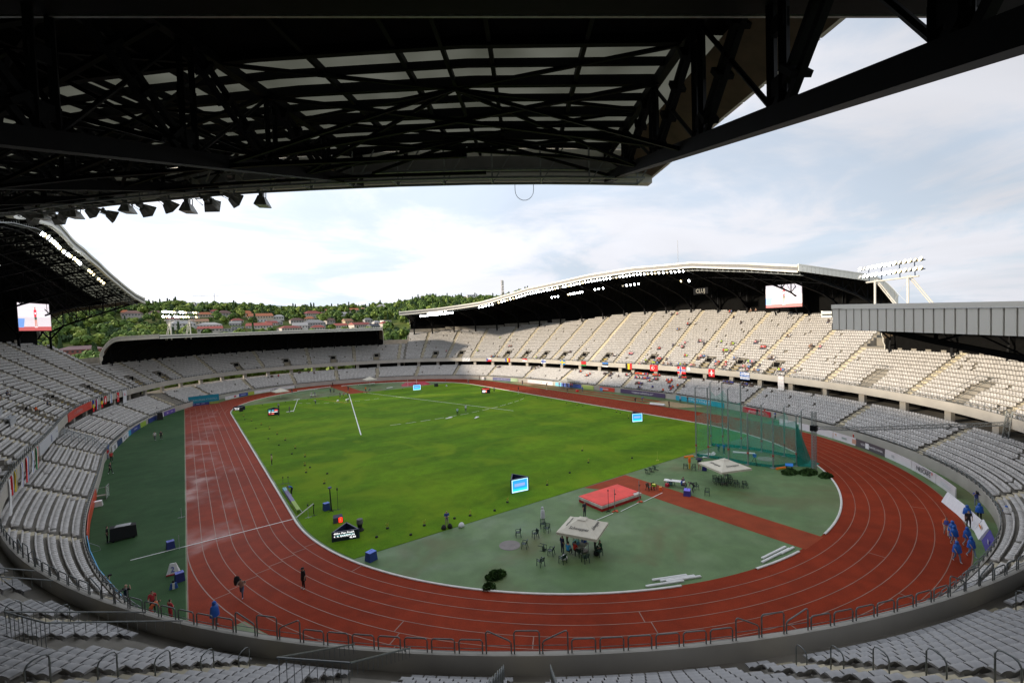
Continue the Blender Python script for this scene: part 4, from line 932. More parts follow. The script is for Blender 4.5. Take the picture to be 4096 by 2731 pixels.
    hd = Vector(J['hd']); tp = Vector(J['tp']); fw = (tp-hd).cross(Vector((1, 0, 0)))*-1
    for f in m2.polygons:
        c = f.center; best = 9; r = 1
        for a, b_, na, nb in seg:
            d = b_-a; t = max(0, min(1, (c-a).dot(d)/max(d.length_squared, 1e-9))); q = (a+d*t-c).length
            if q < best: best = q; r = reg[nb]; nbb = nb
        if r in (0, 4) and nbb in ('hd', 'tp', 'nk'):
            rel = c-hd; r = 4 if (rel.z > .045 or (rel.y < -.015 and rel.z > -.06)) and nbb != 'nk' else 0
        f.material_index = r; f.use_smooth = True
    PM[key] = m2; return m2
SKIN = (.42, .26, .18); PCOL = {}
def person(x, y, yaw, pose='stand', top=(.02, .02, .02), legs=(.02, .02, .03), label='', group=None, z=0.0, hair=(.03, .02, .015), skin=SKIN, shoes=(.3, .3, .3), sleeves=True, sc=1.0, lod=1, cat='person'):
    o = bpy.data.objects.new('person', person_mesh(pose, lod)); COL.objects.link(o)
    for i, c in enumerate((skin, top, legs, shoes, hair)): o.material_slots[i].link = 'OBJECT'; o.material_slots[i].material = flat(c)
    o.location = (x, y, z); o.rotation_euler = (0, 0, yaw-PI/2); o.scale = (sc,)*3
    return tag(o, label, cat, group)
def toward(x, y, tx, ty): return math.atan2(ty-y, tx-x)
def poncho(o, c, ln=.72):
    b = MB(); b.lathe([(.10, .02), (.19, -.06), (.27, -.16), (.30, -.4), (.34, -ln)], (0, 0, 1.50), 14, sx=1, sy=.72); b.lathe([(.02, .27), (.10, .23), (.135, .12), (.13, .02), (.10, -.04)], (0, -.015, 1.50), 12)
    return b.build('raincoat', flat(c, .35), o, smooth=True)
def cap(o, c, z=1.66, y=.02):
    b = MB(); b.lathe([(.12, 0), (.118, .05), (.08, .10), (.01, .115)], (0, y, z), 12); b.box((0, y+.14, z+.01), (.16, .12, .015)); return b.build('cap', flat(c), o)
BL = (.01, .10, .42)
p = person(-38.58, -57.13, rad(200), 'stand', (.006, .006, .008), (.006, .006, .008), 'man in a long black coat and black cap standing on the near track bend', shoes=(.6, .6, .6)); b = MB(); b.lathe([(.17, .0), (.21, -.15), (.22, -.5), (.24, -.78)], (0, 0, 1.48), 12, sy=.75); b.build('coat', M_black, p, smooth=True); cap(p, (.006, .006, .006))
p = person(-42.76, -55.58, rad(250), 'run', (.30, .22, .18), (.06, .09, .16), 'person in blue jeans running on the track with a black bag flying behind', shoes=(.4, .4, .5)); b = MB(); b.lathe([(.02, .42), (.18, .34), (.25, 0), (.20, -.30), (.03, -.36)], (.38, -.22, 1.35), 10, sy=.45); b.build('bag', M_black, p, smooth=True)
p = person(-44.69, -58.2, rad(-60), 'stand', BL, (.01, .01, .03), 'person in a blue raincoat and blue cap standing beside the near wall on the track'); poncho(p, BL, .80); cap(p, BL)
person(-48.43, -53.43, rad(-80), 'walk', (.42, .03, .04), (.01, .01, .012), 'athlete in a red vest with a white number above black shorts by the near wall')
person(-48.43, -54.49, rad(20), 'bend', (.50, .10, .03), (.45, .04, .03), 'athlete in orange bending over behind the hoop railings')
person(-47.3, -55.74, rad(30), 'fold', (.45, .02, .03), (.42, .02, .03), 'athlete all in red stretching one arm beside the near wall')
p = person(-51.68, -48.19, rad(30), 'camera', (.008, .008, .01), (.008, .008, .01), 'photographer in black lifting a camera on the shaded green ground at left'); MB().box((0, .36, 1.58), (.16, .22, .13)).build('held_camera', M_black, p)
person(-50.67, -50.47, rad(-30), 'bend', (.006, .006, .006), (.05, .08, .15), 'person in a black jacket stooping beside the near railing at left', shoes=(.7, .7, .7))
person(-50.15, -51.05, rad(60), 'camera', (.006, .006, .006), (.008, .008, .01), 'bald man in a black jacket right of the stooping person at left', hair=SKIN)
person(-52.87, -35.31, rad(0), 'stand', (.006, .006, .006), (.006, .006, .006), 'person in black leaning on the black equipment cart at left')
person(-51.18, 19.48, rad(-90), 'walk', (.55, .55, .53), (.12, .12, .14), 'person in a pale grey shirt walking far down the left green strip', shoes=(.6, .6, .6))
person(-50.19, 19.54, rad(-80), 'walk', (.03, .03, .035), (.02, .02, .02), 'person in dark clothes beside the pale grey walker on the left green strip')
person(-57.2, 7.95, rad(-60), 'stand', (.5, .03, .03), (.5, .48, .45), 'person in red top and pale trousers by the left pitch wall')
person(-56.4, 4.72, rad(-70), 'stand', (.5, .03, .03), (.02, .02, .02), 'person in red top and black trousers by the left pitch wall')
person(-55.68, -4.0, rad(-40), 'walk', (.01, .01, .012), (.01, .01, .012), 'person in black in front of the barred tunnel at the left wall', shoes=(.8, .8, .8))
p = person(-35.21, -16.36, rad(180), 'stand', (.62, .55, .40), (.01, .01, .01), 'official in a pale vest and dark cap inside the left kerb'); cap(p, (.02, .02, .03))
person(-35.24, -32.83, rad(190), 'bend', BL, (.01, .01, .012), 'man in a bright blue shirt and black shorts bending by the left kerb', sc=1.0)
person(-24.17, -54.19, rad(-100), 'fold', (.02, .06, .28), (.36, .32, .24), 'man in a blue top and beige shorts at the near edge of the grass', hair=(.35, .22, .10))
p = person(-15.94, -59.8, rad(-45), 'stand', (.50, .50, .52), (.45, .45, .46), 'person in a translucent white raincoat seen from behind on the green ground', hair=(.3, .3, .32)); poncho(p, (.55, .55, .58), .88)
# under the first umbrella
person(-18.6, -65.9, rad(0), 'stand', (.01, .01, .06), (.01, .01, .04), 'person in navy blue bending towards the table under the front umbrella')
person(-17.5, -65.3, rad(-50), 'stand', (.55, .01, .01), (.02, .02, .02), 'person in a red jacket standing half hidden under the front umbrella')
person(-17.95, -66.83, rad(0), 'sit', (.55, .02, .01), (.01, .01, .02), 'person in a red vest sitting at the table under the front umbrella')
person(-18.5, -66.55, rad(20), 'sit', (.02, .25, .50), (.01, .01, .03), 'person in light blue sitting left of the red vest under the front umbrella')
person(-16.1, -67.5, rad(150), 'raise', (.01, .01, .01), (.01, .01, .01), 'person in black with raised arms at the right side of the front umbrella')
person(-16.0, -68.1, rad(160), 'sit', (.01, .08, .04), (.01, .02, .02), 'person in dark green sitting at the right side of the front umbrella')
person(-11.6, -61.46, rad(-90), 'stand', (.02, .02, .04), (.02, .02, .04), 'person in dark blue almost hidden behind the front umbrella')
# javelin officials
person(3.13, -64.54, rad(120), 'bend', (.008, .008, .008), (.008, .008, .008), 'man in black bending beside the purple-clad officials table')
person(3.9, -62.6, rad(-90), 'sit', (.04, .03, .20), (.01, .01, .04), 'official in a purple raincoat seated at the white table')
person(3.2, -62.9, rad(-60), 'sit', (.02, .10, .42), (.01, .01, .04), 'official in blue seated beside the purple raincoat')
p = person(10.8, -60.37, rad(200), 'stand', (.01, .01, .05), SKIN, 'person with bare legs huddled under a black umbrella near the throwing cage'); b = MB(); b.lathe([(.01, .26), (.3, .18), (.5, 0), (.48, -.02)], (0, .05, 1.62), 10); b.build('held_umbrella', flat((.01, .01, .04)), p)
person(20.79, -57.12, rad(160), 'bend', BL, (.01, .06, .05), 'worker in blue sweeping inside the green throwing cage, left one')
person(20.43, -58.21, rad(170), 'stand', BL, (.01, .05, .05), 'worker in blue standing inside the green throwing cage, right one')
# crowd of volunteers at the right
for i, (x, y, lab, dk) in enumerate([(15.84, -85.9, 'left one before the long white board', (.01, .01, .012)), (17.3, -86.5, 'right one before the long white board', (.01, .01, .012)), (18.3, -88.2, 'nearest the right-hand wall', (.01, .01, .012)), (10.3, -86.0, 'rearmost of the three walking on the outer lane', (.3, .3, .3)), (9.1, -86.35, 'middle one of the three walking on the outer lane', (.3, .3, .32)), (5.6, -87.25, 'front one of the three walking on the outer lane', (.12, .20, .28)), (9.6, -87.1, 'behind the purple banner, left one', (.4, .4, .42)), (7.5, -87.75, 'beside the purple banner, in pale jeans', (.2, .28, .36))]):
    p = person(x, y, rad(190+i*7), 'walk' if i > 2 else 'stand', BL, dk, 'volunteer in bright blue, %s' % lab, shoes=(.4, .4, .4)); poncho(p, BL, .66)
p = person(10.94, -85.44, rad(200), 'walk', (.75, .13, .01), (.55, .50, .42), 'person in an orange jacket with a blue bib walking in the outer lane at right', shoes=(.1, .1, .1)); b = MB(); b.lathe([(.14, .0), (.185, -.1), (.18, -.42)], (0, .01, 1.46), 12, sy=.72); b.build('bib', flat((.10, .12, .42)), p)
person(14.3, -86.3, rad(200), 'stand', (.01, .01, .012), (.01, .01, .012), 'person in black between the two groups of blue raincoats')
p = person(21.55, -85.53, rad(200), 'camera', (.06, .08, .30), (.18, .22, .28), 'camera operator in a blue bib beside the right-hand pitch wall'); MB().box((0, .36, 1.6), (.2, .4, .2)).build('held_camera', M_black, p)
person(-16.0+2*0-3.2, -88.9, rad(60), 'stand', (.5, .6, .65), (.2, .2, .2), 'person in a pale blue top just behind the near parapet') if False else None
person(10.9, -88.7, rad(120), 'stand', (.45, .58, .66), (.2, .25, .3), 'person in a pale blue top seen between the hoops of the near right parapet', z=0) if False else None
# far side
FP = [(50.15, -47.85, (.01, .01, .03), 'person in dark clothes in front of the red banner beyond the cage'), (51.23, -48.92, (.5, .02, .02), 'person in red in front of the red banner beyond the cage'), (49.27, -51.83, (.02, .12, .4), 'person in blue right of the red banner beyond the cage'), (44.89, -66.08, (.35, .55, .6), 'person in light turquoise beside the striped barrier at the right wall'),
      (45.62, 5.34, (.02, .02, .02), 'photographer in black beside the far straight near the small canopy'), (51.27, 15.36, (.55, .03, .03), 'person in red at the left side of the far canopy'), (51.57, 13.75, (.05, .08, .3), 'person in blue under the far canopy'), (51.9, 12.6, (.03, .05, .25), 'second person in blue under the far canopy'), (52.6, 11.6, (.6, .05, .04), 'tallest person in red under the far canopy'), (52.79, 11.0, (.55, .05, .05), 'person in red at the right side of the far canopy'),
      (55.0, 10.0, (.01, .02, .05), 'person in navy by the blue boards right of the far canopy'), (49.08, 2.57, (.03, .12, .45), 'person in blue holding a white bag by the lime board'), (54.2, 21.9, (.02, .03, .1), 'person in dark blue at the left of the far canopy by the wall'), (46.9, 29.2, (.03, .02, .02), 'long jumper in dark shorts standing at the far sand pit'), (46.31, -19.33, (.015, .015, .015), 'person in black kneeling at the long jump pit'), (47.85, -20.16, (.02, .10, .45), 'person in blue kneeling at the long jump pit'),
      (46.1, -29.5, (.015, .015, .015), 'person in black standing between pit and cage on the far straight'), (55.4, 1.5, (.6, .03, .03), 'person in red sitting low by the far wall boards'), (53.2, -27.5, (.25, .4, .6), 'person in light blue at the wall behind the long jump pit'), (54.0, -29.0, (.05, .05, .06), 'photographer at the wall behind the long jump pit'),
      (31.59, 22.99, (.4, .4, .42), 'man in grey standing beside the red and black screen block'), (-16.0, 42.1, (.3, .3, .3), 'man in a grey jacket kneeling at the far javelin tape'), (-27.36, 29.1, (.04, .05, .05), 'man in a dark jacket beside the left information screen'), (-24.28, 32.89, (.1, .12, .13), 'man holding the end of a white tape on the far left grass'), (-25.6, 41.0, (.3, .32, .34), 'man in grey with a cap on the far left grass'),
      (-6.95, 62.41, (.02, .03, .05), 'left one of two dark figures on the far runway edge'), (-6.0, 61.8, (.04, .07, .12), 'right one of two dark figures on the far runway edge'), (-7.33, 49.49, (.02, .03, .02), 'person in dark green at the far javelin line'), (-6.2, 50.1, (.5, .02, .04), 'person in crimson crouching at the far javelin line'), (-4.8, 50.3, (.7, .35, .02), 'person in a yellow coat at the far javelin line'), (-8.35, 37.44, (.65, .65, .65), 'person in white stooping beside the long tape'),
      (-.97, 63.17, (.02, .02, .03), 'javelin thrower in black waiting on the far runway'), (2.71, 56.3, (.85, .22, .01), 'person in an orange coat at the edge of the far grass'), (4.05, 55.9, (.05, .07, .2), 'official in blue seated right of the orange coat'), (-12.9, 57.0, (.05, .05, .3), 'official in purple at the small white table on the far left'), (-13.8, 57.6, (.5, .5, .5), 'official in grey at the small white table on the far left'),
      (-1.9, 79.6, (.03, .02, .02), 'person in dark red before the far boards'), (-16.8, 72.5, (.03, .02, .02), 'person in dark red left of the far barrier beams'), (17.95, -3.0+0, None, ''), (32.5, 57.5, (.02, .02, .03), 'person in black standing at the far wall boards'), (44.5, 53.2, (.02, .02, .03), 'person in black at the far corner by the wall boards'), (36.2, 47.0, (.02, .02, .01), 'runner in dark kit in the far lane'),
      (5.6, -1.5, (.35, .50, .58), 'left one of two people in light blue on the centre of the grass'), (9.0, 0.6, (.50, .60, .66), 'right one of two people in light blue on the centre of the grass')]
for i, (x, y, c, lab) in enumerate(FP):
    if not c: continue
    pose = ('stand', 'walk', 'fold', 'stand')[i % 4]
    for wd_, ps in (('kneel', 'bend'), ('crouch', 'bend'), ('stoop', 'bend'), ('seated', 'sit'), ('sitting', 'sit'), ('photographer', 'camera')):
        if wd_ in lab: pose = ps
    person(x, y, rad(200+i*31), pose, c, ((.01, .01, .012), (.03, .05, .10), (.02, .02, .02), (.1, .1, .11))[i % 4], lab, shoes=(.5, .5, .5))
# spectators: pick free seats and sit people on them
random.seed(11)
pool = {}
for s in SLOTS: pool.setdefault((s[5], s[7]), []).append(s)
WARM = [((.75, .10, .01), 'orange'), ((.60, .015, .015), 'red'), ((.55, .015, .02), 'red'), ((.02, .05, .30), 'blue'), ((.015, .015, .02), 'black'), ((.70, .70, .70), 'white')]
COOL = [((.015, .015, .02), 'black'), ((.03, .04, .09), 'navy'), ((.60, .60, .60), 'white'), ((.45, .03, .03), 'red'), ((.25, .14, .10), 'brown'), ((.35, .55, .05), 'lime'), ((.30, .30, .32), 'grey'), ((.08, .20, .45), 'blue'), ((.65, .25, .30), 'pink')]
taken = set(); nsp = 0
def seat_people(tier, a0, a1, rws, n, pal, where, clump=3):
    global nsp
    while n > 0:
        k = random.choice(rws); c = [s for s in pool.get((tier, k), []) if a0 <= s[6] <= a1]
        if not c: n -= 1; continue
        c.sort(key=lambda s: s[6]); i = random.randrange(len(c)); m = min(n, random.choice(range(1, clump+1)))
        for j in range(m):
            if i+j >= len(c): break
            s = c[i+j]
            if (s[1], s[2]) in taken: continue
            taken.add((s[1], s[2])); col, cn = random.choice(pal); f = (-sin(s[4]), cos(s[4])); yaw = s[4]+PI/2
            person(s[1]+f[0]*.05, s[2]+f[1]*.05, yaw+random.uniform(-.3, .3), 'sit', col, random.choice([(.01, .01, .012), (.03, .05, .11), (.08, .08, .09), (.3, .26, .2)]), 'spectator in a %s top seated %s' % (cn, where), 'spectators in %s seated %s' % (cn, where), z=s[3], lod=0, sc=random.uniform(.94, 1.05), cat='spectator', hair=random.choice([(.02, .015, .01), (.10, .06, .03), (.3, .2, .1), (.5, .5, .5)]))
            nsp += 1
        n -= m
seat_people('l', -21.5, -4, [7, 6, 7, 5], 62, WARM, 'in the orange crowd of the lower far stand', 6)
seat_people('l', -21.5, -4, [4, 3, 2, 1, 0], 26, WARM[:4]+COOL[:3], 'in the lower far stand beneath the orange crowd', 3)
seat_people('l', -4, 14, [7, 6, 5, 4], 16, COOL[:4]+WARM[:1], 'in the lower far stand left of the orange crowd', 4)
seat_people('l', -36, -22, [7], 14, COOL[:2]+[((.02, .05, .30), 'blue')], 'on the top row behind the throwing cage', 5)
seat_people('u', -42, -3, [0, 1, 0, 1, 2], 52, COOL, 'in the first rows above the flags', 5)
seat_people('u', -42, 8, [3, 4, 5, 6], 36, COOL, 'low in the far upper tier', 4)
seat_people('u', -42, 4, [8, 9, 10, 11, 12], 26, COOL, 'midway up the far upper tier', 3)
seat_people('u', -40, 10, [15, 18, 21, 24, 27], 18, COOL, 'high in the far upper tier', 3)
seat_people('u', 10, 62, [1, 2, 5, 8, 14], 14, COOL, 'at the shaded left end of the far upper tier', 2)
seat_people('l', 28, 56, [7, 6], 8, COOL[:3], 'on the top rows of the far left lower stand', 2)
seat_people('l', 93, 107, [7, 6], 8, [WARM[1], COOL[0]], 'atop the lower stand beneath the low roof', 3)
seat_people('u', 158, 178, [2, 3, 8], 6, COOL[:3]+[WARM[0]], 'among the grey desks of the left upper tier', 2)
# ---------------------------------------------------------------- chairs
def make_chair():
    t = thing('plastic_chair', '', 'chair')
    b = MB(); b.box((0, 0, .43), (.44, .42, .035)); b.build('seat', M_green, t)
    b = MB()
    for x in (-.15, -.05, .05, .15): b.bar((x, -.21, .44), (x*.9, -.30, .80), .05, .02)
    b.bar((-.22, -.30, .80), (.22, -.30, .80), .06, .03); b.bar((-.21, -.21, .44), (-.22, -.30, .80), .05); b.bar((.21, -.21, .44), (.22, -.30, .80), .05); b.build('backrest', M_green, t)
    for s in (-1, 1): MB().bar((s*.24, -.27, .64), (s*.25, .18, .64), .05, .03).build('armrest', M_green, t)
    for s in (-1, 1):
        MB().bar((s*.25, .20, 0), (s*.24, .17, .64), .045).build('leg', M_green, t); MB().bar((s*.24, -.30, 0), (s*.22, -.20, .64), .045).build('leg', M_green, t)
    return t
CH = make_chair(); nc = 0
def chair(x, y, yaw, lab, grp, tip=None):
    global nc
    o = CH if nc == 0 else copy_tree(CH); nc += 1
    put(o, (x, y, 0.012), yaw, 'dark green plastic chair '+lab, grp)
    if tip: o.rotation_euler = tip; o.location.z = .26
    return o
g1 = 'plastic chairs around the front umbrella'; g2 = 'plastic chairs near the throwing cage'
for x, y, a, l in [(-19.75, -60.64, 60, 'leftmost of the back arc beside a white bag'), (-18.6, -61.89, 80, 'standing alone between the raincoat and the round stain'), (-16.65, -60.68, 150, 'just behind the white raincoat, upper one'), (-16.95, -61.69, 120, 'just behind the white raincoat, lower one'), (-20.66, -62.91, 40, 'right of the round grey stain'), (-19.57, -65.44, 30, 'nearest to the small white bottle'), (-19.67, -67.11, 10, 'front left of the front umbrella, before the blue shirt'), (-21.46, -66.32, 0, 'frontmost and leftmost of all, white paper beside it'), (-18.07, -68.27, -10, 'in front of the umbrella pole'), (-17.76, -67.14, 0, 'under the umbrella beside the table'), (-16.36, -68.27, 190, 'under the person in dark green'), (-15.58, -64.62, 200, 'half hidden behind the front umbrella')]: chair(x, y, rad(a), l, g1)
chair(-19.74, -63.93, 0, 'tipped over on its side left of the front umbrella', g1, tip=(rad(90), 0, rad(30)))
for i, (x, y) in enumerate([(4.9, -56.92), (5.89, -56.8), (7.06, -56.47)]): chair(x, y, 0, 'tipped over by the grass edge, %s of the three' % ('left', 'middle', 'right')[i], g2, tip=(rad(-85), 0, rad(40+10*i)))
for x, y, a, l in [(10.26, -58.59, -60, 'left of the orange marker post'), (10.42, -59.75, 110, 'right of the orange marker post'), (3.47, -61.36, -100, 'behind the white officials table'), (4.25, -64.19, 150, 'right of the stooping man in black'), (3.54, -66.1, 120, 'standing alone beyond the purple box'), (-.14, -60.71, 180, 'on the runway beside the landing mat'), (.5, -60.99, 180, 'on the runway with a lime cloth on it'),
                    (8.37, -64.17, 140, 'under the rear umbrella, back row left'), (7.63, -64.94, 140, 'under the rear umbrella, front row left'), (8.7, -64.7, 140, 'under the rear umbrella, back row second'), (7.9, -65.55, 140, 'under the rear umbrella, front row second'), (10.6, -64.34, 140, 'under the rear umbrella, deepest behind the pole'), (8.3, -66.05, 140, 'under the rear umbrella, front row third'), (9.75, -65.3, 140, 'under the rear umbrella, stacked high in the middle'), (8.69, -66.76, 140, 'under the rear umbrella, second from the right'), (9.1, -67.6, 140, 'under the rear umbrella, rightmost')]: chair(x, y, rad(a), l, g2)
# ---------------------------------------------------------------- canopies
def umbrella(x, y, yaw, half, lab, txt=None, z=2.35, h=.85, base=True, m=None):
    t = thing('parasol', lab, 'parasol', (x, y, 0), yaw, 'square cream parasols'); m = m or M_cream
    b = MB(); n = 8
    for k in range(4):
        R = Matrix.Rotation(k*PI/2, 3, 'Z')
        for i in range(n):
            for j in range(6):
                def pt(u, v):   # u across, v from rim to top
                    w_ = half*(1-v)+.28*v; sag = -.05*sin(PI*v)*(1-abs(2*u-1)*.2)
                    return R @ Vector(((2*u-1)*w_, w_, z+h*v+sag))
                b.add([pt(i/n, j/6), pt((i+1)/n, j/6), pt((i+1)/n, (j+1)/6), pt(i/n, (j+1)/6)], [(0, 1, 2, 3)])
            a = R @ Vector(((2*i/n-1)*half, half, z)); c = R @ Vector(((2*(i+1)/n-1)*half, half, z)); dn = Vector((0, 0, -.24)); b.add([a, c, c+dn+Vector((0, 0, .03*(i % 2))), a+dn], [(0, 1, 2, 3)])
    b.build('canopy', m, t); b = MB()
    for k in range(4):
        R = Matrix.Rotation(k*PI/2, 3, 'Z'); b.add([R @ Vector(v) for v in ((-.40, .40, z+h+.0), (.40, .40, z+h+.0), (0, 0, z+h+.16))], [(0, 1, 2)])
    b.build('vent_cap', m, t)
    MB().tube([(0, 0, 0), (0, 0, z+h)], .03, 8).build('pole', M_white, t)
    b = MB()
    for k in range(4): R = Matrix.Rotation(k*PI/2+PI/4, 3, 'Z'); b.bar(R @ Vector((0, 0, z+.2)), R @ Vector((half*1.3, 0, z+.0)), .03)
    b.build('ribs', M_white, t)
    if base: MB().lathe([(.4, 0), (.4, .08), (.05, .1)], (0, 0, .012), 16).build('base', M_conc, t)
    if txt:
        for k in range(4):
            sl = math.atan2(h, half-.28); v = .42; w_ = half*(1-v)+.28*v; R = Matrix.Rotation(k*PI/2, 4, 'Z')
            o = text(txt, .40, M_ink, t, (0, 0, 0), shear=.45); o.matrix_local = R @ Matrix.Translation((0, -w_, z+h*v+.02)) @ Matrix.Rotation(sl+.06, 4, 'X')
    return t
umbrella(-16.82, -66.73, rad(-62), 1.85, 'large cream parasol in front with black script lettering over a table', 'Schweppes', z=2.2, h=.8)
umbrella(8.62, -65.27, rad(-20), 2.15, 'cream parasol behind the landing mat with stacked chairs beneath', 'Schweppes', z=2.35, h=.75)
umbrella(-21.79, 62.35, rad(10), 2.0, 'cream parasol at the far left end of the field')
umbrella(9.16, 71.6, rad(0), 2.0, 'cream parasol at the far end before the low-roofed stand')
umbrella(51.8, 12.4, rad(8), 1.9, 'pale sand-coloured parasol beside the far straight')
def table(x, y, z, yaw, w_, d_, lab, m=M_white, grp=None):
    t = thing('folding_table', lab, 'table', (x, y, 0.012), yaw, grp); MB().box((0, 0, z), (w_, d_, .04)).build('table_top', m, t)
    for sx in (-1, 1):
        for sy in (-1, 1): MB().bar((sx*w_*.45, sy*d_*.42, 0), (sx*w_*.45, sy*d_*.42, z), .04).build('leg', M_galv, t)
table(-17.2, -66.9, .72, rad(20), 1.5, .8, 'small table with drinks under the front umbrella', flat((.45, .42, .36)))
table(3.2, -61.9, .74, rad(-60), 2.4, .8, 'white folding table beside the runway with officials')
table(-13.4, 57.2, .74, rad(10), 1.8, .8, 'white folding table at the far left of the field')
table(10.35, 54.9, .74, rad(10), 2.2, .8, 'white folding table at the far edge of the grass')
def crate(x, y, z, yaw, d, c, name, lab, cat, top=None):
    t = thing(name, lab, cat, (x, y, z+.012), yaw); a, b_, h = d
    b = MB(); b.hexa([(-a/2, -b_/2, 0), (a/2, -b_/2, 0), (a/2, b_/2, 0), (-a/2, b_/2, 0)], [(-a*.42, -b_*.42, h), (a*.42, -b_*.42, h), (a*.42, b_*.42, h), (-a*.42, b_*.42, h)]); b.build('body', flat(c), t)
    b = MB(); b.box((0, 0, h+.02), (a*.86, b_*.86, .05)); b.build('lid', flat(top or tuple(min(1, x_*3+.1) for x_ in c)), t)
    b = MB(); b.tube([(-a*.2, 0, h+.04), (-a*.15, 0, h+.12), (a*.15, 0, h+.12), (a*.2, 0, h+.04)], .012, 5); b.build('handle', M_dark, t)
crate(-16.6, -66.6, .74, 0, (.36, .36, .34), (.02, .10, .5), 'bucket', 'bright blue bucket on the table under the front umbrella', 'bucket')
crate(-17.5, -66.5, .74, .3, (.6, .45, .3), (.12, .35, .55), 'cool_box', 'pale blue box at the left of the table under the front umbrella', 'box')
crate(-32.7, -56.01, 0, rad(20), (.85, .75, .75), (.02, .05, .22), 'equipment_box', 'tapered dark blue box by the kerb on the green ground', 'box')
crate(-46.81, -49.12, 0, rad(10), (.7, .6, .7), (.02, .03, .16), 'equipment_box', 'tapered dark blue box right of the number 2 sign', 'box')
crate(-47.58, -41.1, 0, rad(10), (.7, .6, .7), (.02, .03, .16), 'equipment_box', 'tapered dark blue box beside the white finish line at left', 'box')
crate(-32.98, -41.1, 0, rad(10), (.7, .6, .8), (.02, .05, .20), 'equipment_box', 'tapered dark blue box at the foot of the tall lamp stand', 'box')
crate(1.98, -64.53, 0, rad(30), (1.1, .8, .6), (.04, .03, .22), 'equipment_box', 'low purple box on the runway edge', 'box')
crate(11.48, -60.68, 0, rad(30), (.6, .6, .8), (.01, .01, .12), 'equipment_box', 'dark blue box beside the person under the black umbrella', 'box')
crate(3.6, -60.9, 0, .2, (.6, .5, .5), (.25, .5, .6), 'equipment_box', 'light blue box under the white officials table', 'box')
crate(2.6, -61.3, 0, .2, (.5, .4, .35), (.35, .01, .03), 'sports_bag', 'crimson bag in front of the white officials table', 'bag')
crate(.45, -60.95, .45, .2, (.4, .4, .22), (.35, .6, .03), 'folded_vest', 'lime cloth lying on a chair beside the landing mat', 'cloth')
crate(-34.0, 45.0, 0, 0, (.9, .7, 1.1), (.01, .01, .012), 'loudspeaker', 'black loudspeaker box at the far left bend', 'loudspeaker')
crate(-51.24, 47.29, 0, 0, (1.2, 1.2, 1.8), (.008, .008, .01), 'loudspeaker', 'tall black loudspeaker by the far left pitch wall', 'loudspeaker')
crate(24.9, 49.5, 0, 0, (1.2, .9, 1.1), (.01, .015, .012), 'loudspeaker', 'black box at the far edge of the grass beside the red mat', 'loudspeaker')
crate(49.5, 5.2, 0, 0, (.9, .5, .45), (.7, .02, .02), 'sports_bag', 'bright red bag on the far runway strip', 'bag')
for i, (x, y, c, l) in enumerate([(-24.05, -54.62, (.006, .006, .006), 'black bag lying at the near grass edge'), (-23.0, -55.15, (.7, .7, .72), 'white plastic bag at the near grass edge'), (-24.7, -54.5, (.01, .01, .01), 'small black pouch beside the black bag'), (-9.8, 42.5, (.7, .7, .68), 'left white sack by the far javelin tapes'), (-7.5, 42.0, (.7, .7, .68), 'right white sack by the far javelin tapes'), (27.6, 47.0, (.5, .5, .55), 'white and blue cloth heap at the far grass edge'), (-16.45, -68.0, (.006, .006, .008), 'black bag under the front umbrella'), (-19.2, -66.8, (.75, .75, .75), 'white plastic bag left of the front umbrella')]):
    b = MB(); b.lathe([(.02, .5), (.14, .42), (.24, .25), (.27, .1), (.2, 0)], n=10, sx=1.0+.3*(i % 2)); tag(b.build('bag', flat(c), smooth=True, loc=(x, y, .02)), l, 'bag')
# ---------------------------------------------------------------- information screens (triangular)
def tri_screen(x, y, yaw, w_, h_, lab, pic, txts=(), two=True):
    t = thing('information_screen', lab, 'screen', (x, y, .012), yaw, 'triangular information screens on the field')
    a = w_/2; dpt = w_*.86; b = MB()
    tri = [(-a, 0), (a, 0), (0, dpt)]
    for (x0, y0), (x1, y1) in zip(tri, tri[1:]+tri[:1]):
        d = Vector((x1-x0, y1-y0, 0)).normalized(); n = Vector((d.y, -d.x, 0)); p0 = Vector((x0, y0, 0)); p1 = Vector((x1, y1, 0)); up = Vector((0, 0, h_))
        b.hexa([p0, p1, p1-n*.12, p0-n*.12], [p0+up, p1+up, p1-n*.12+up, p0-n*.12+up])
    b.build('cabinet', mat('screen_cabinet', (.018, .025, .07), .4, var=.1), t)
    b = MB()
    for j, (x0, x1, z0, z1) in enumerate([(-a*.92, a*.92, .08, h_*.95)]+pic[0]): b.add([(x0, -.01-.003*j, z0), (x1, -.01-.003*j, z0), (x1, -.01-.003*j, z1), (x0, -.01-.003*j, z1)], [(0, 1, 2, 3)], j)
    b.build('display', [mat('disp_%s_%d' % (pic[2], j), c, .3, var=.12, scale=2, emit=1.05 if j or pic[2] != 'k' else .05) for j, c in enumerate(pic[1])], t)
    for s, sz, px_, pz_, c in txts: text(s, sz, mat('glow_'+c[0], c[1], .5, var=0, emit=1.3), t, (px_, -.03, pz_), align='LEFT')
    return t
def blue(w_, h_): a = w_/2; return ([(-a*.80, a*.80, h_*.14, h_*.90), (-a*.80, a*.80, h_*.14, h_*.30), (-a*.6, a*.55, h_*.45, h_*.66)], [(.55, .85, 1.0), (.03, .32, .80), (.02, .62, .62), (.25, .35, .75)], 'b')
tri_screen(-12.5, -51.05, rad(-9), 2.5, 1.75, 'triangular screen block showing a blue picture at the near edge of the grass', blue(2.5, 1.75))
tri_screen(28.97, -34.53, rad(-25), 2.4, 1.8, 'triangular screen block showing a blue picture beside the far straight', blue(2.4, 1.8))
tri_screen(16.47, 46.41, rad(-12), 2.7, 1.8, 'triangular screen block showing a blue picture near the far red mat', blue(2.7, 1.8))
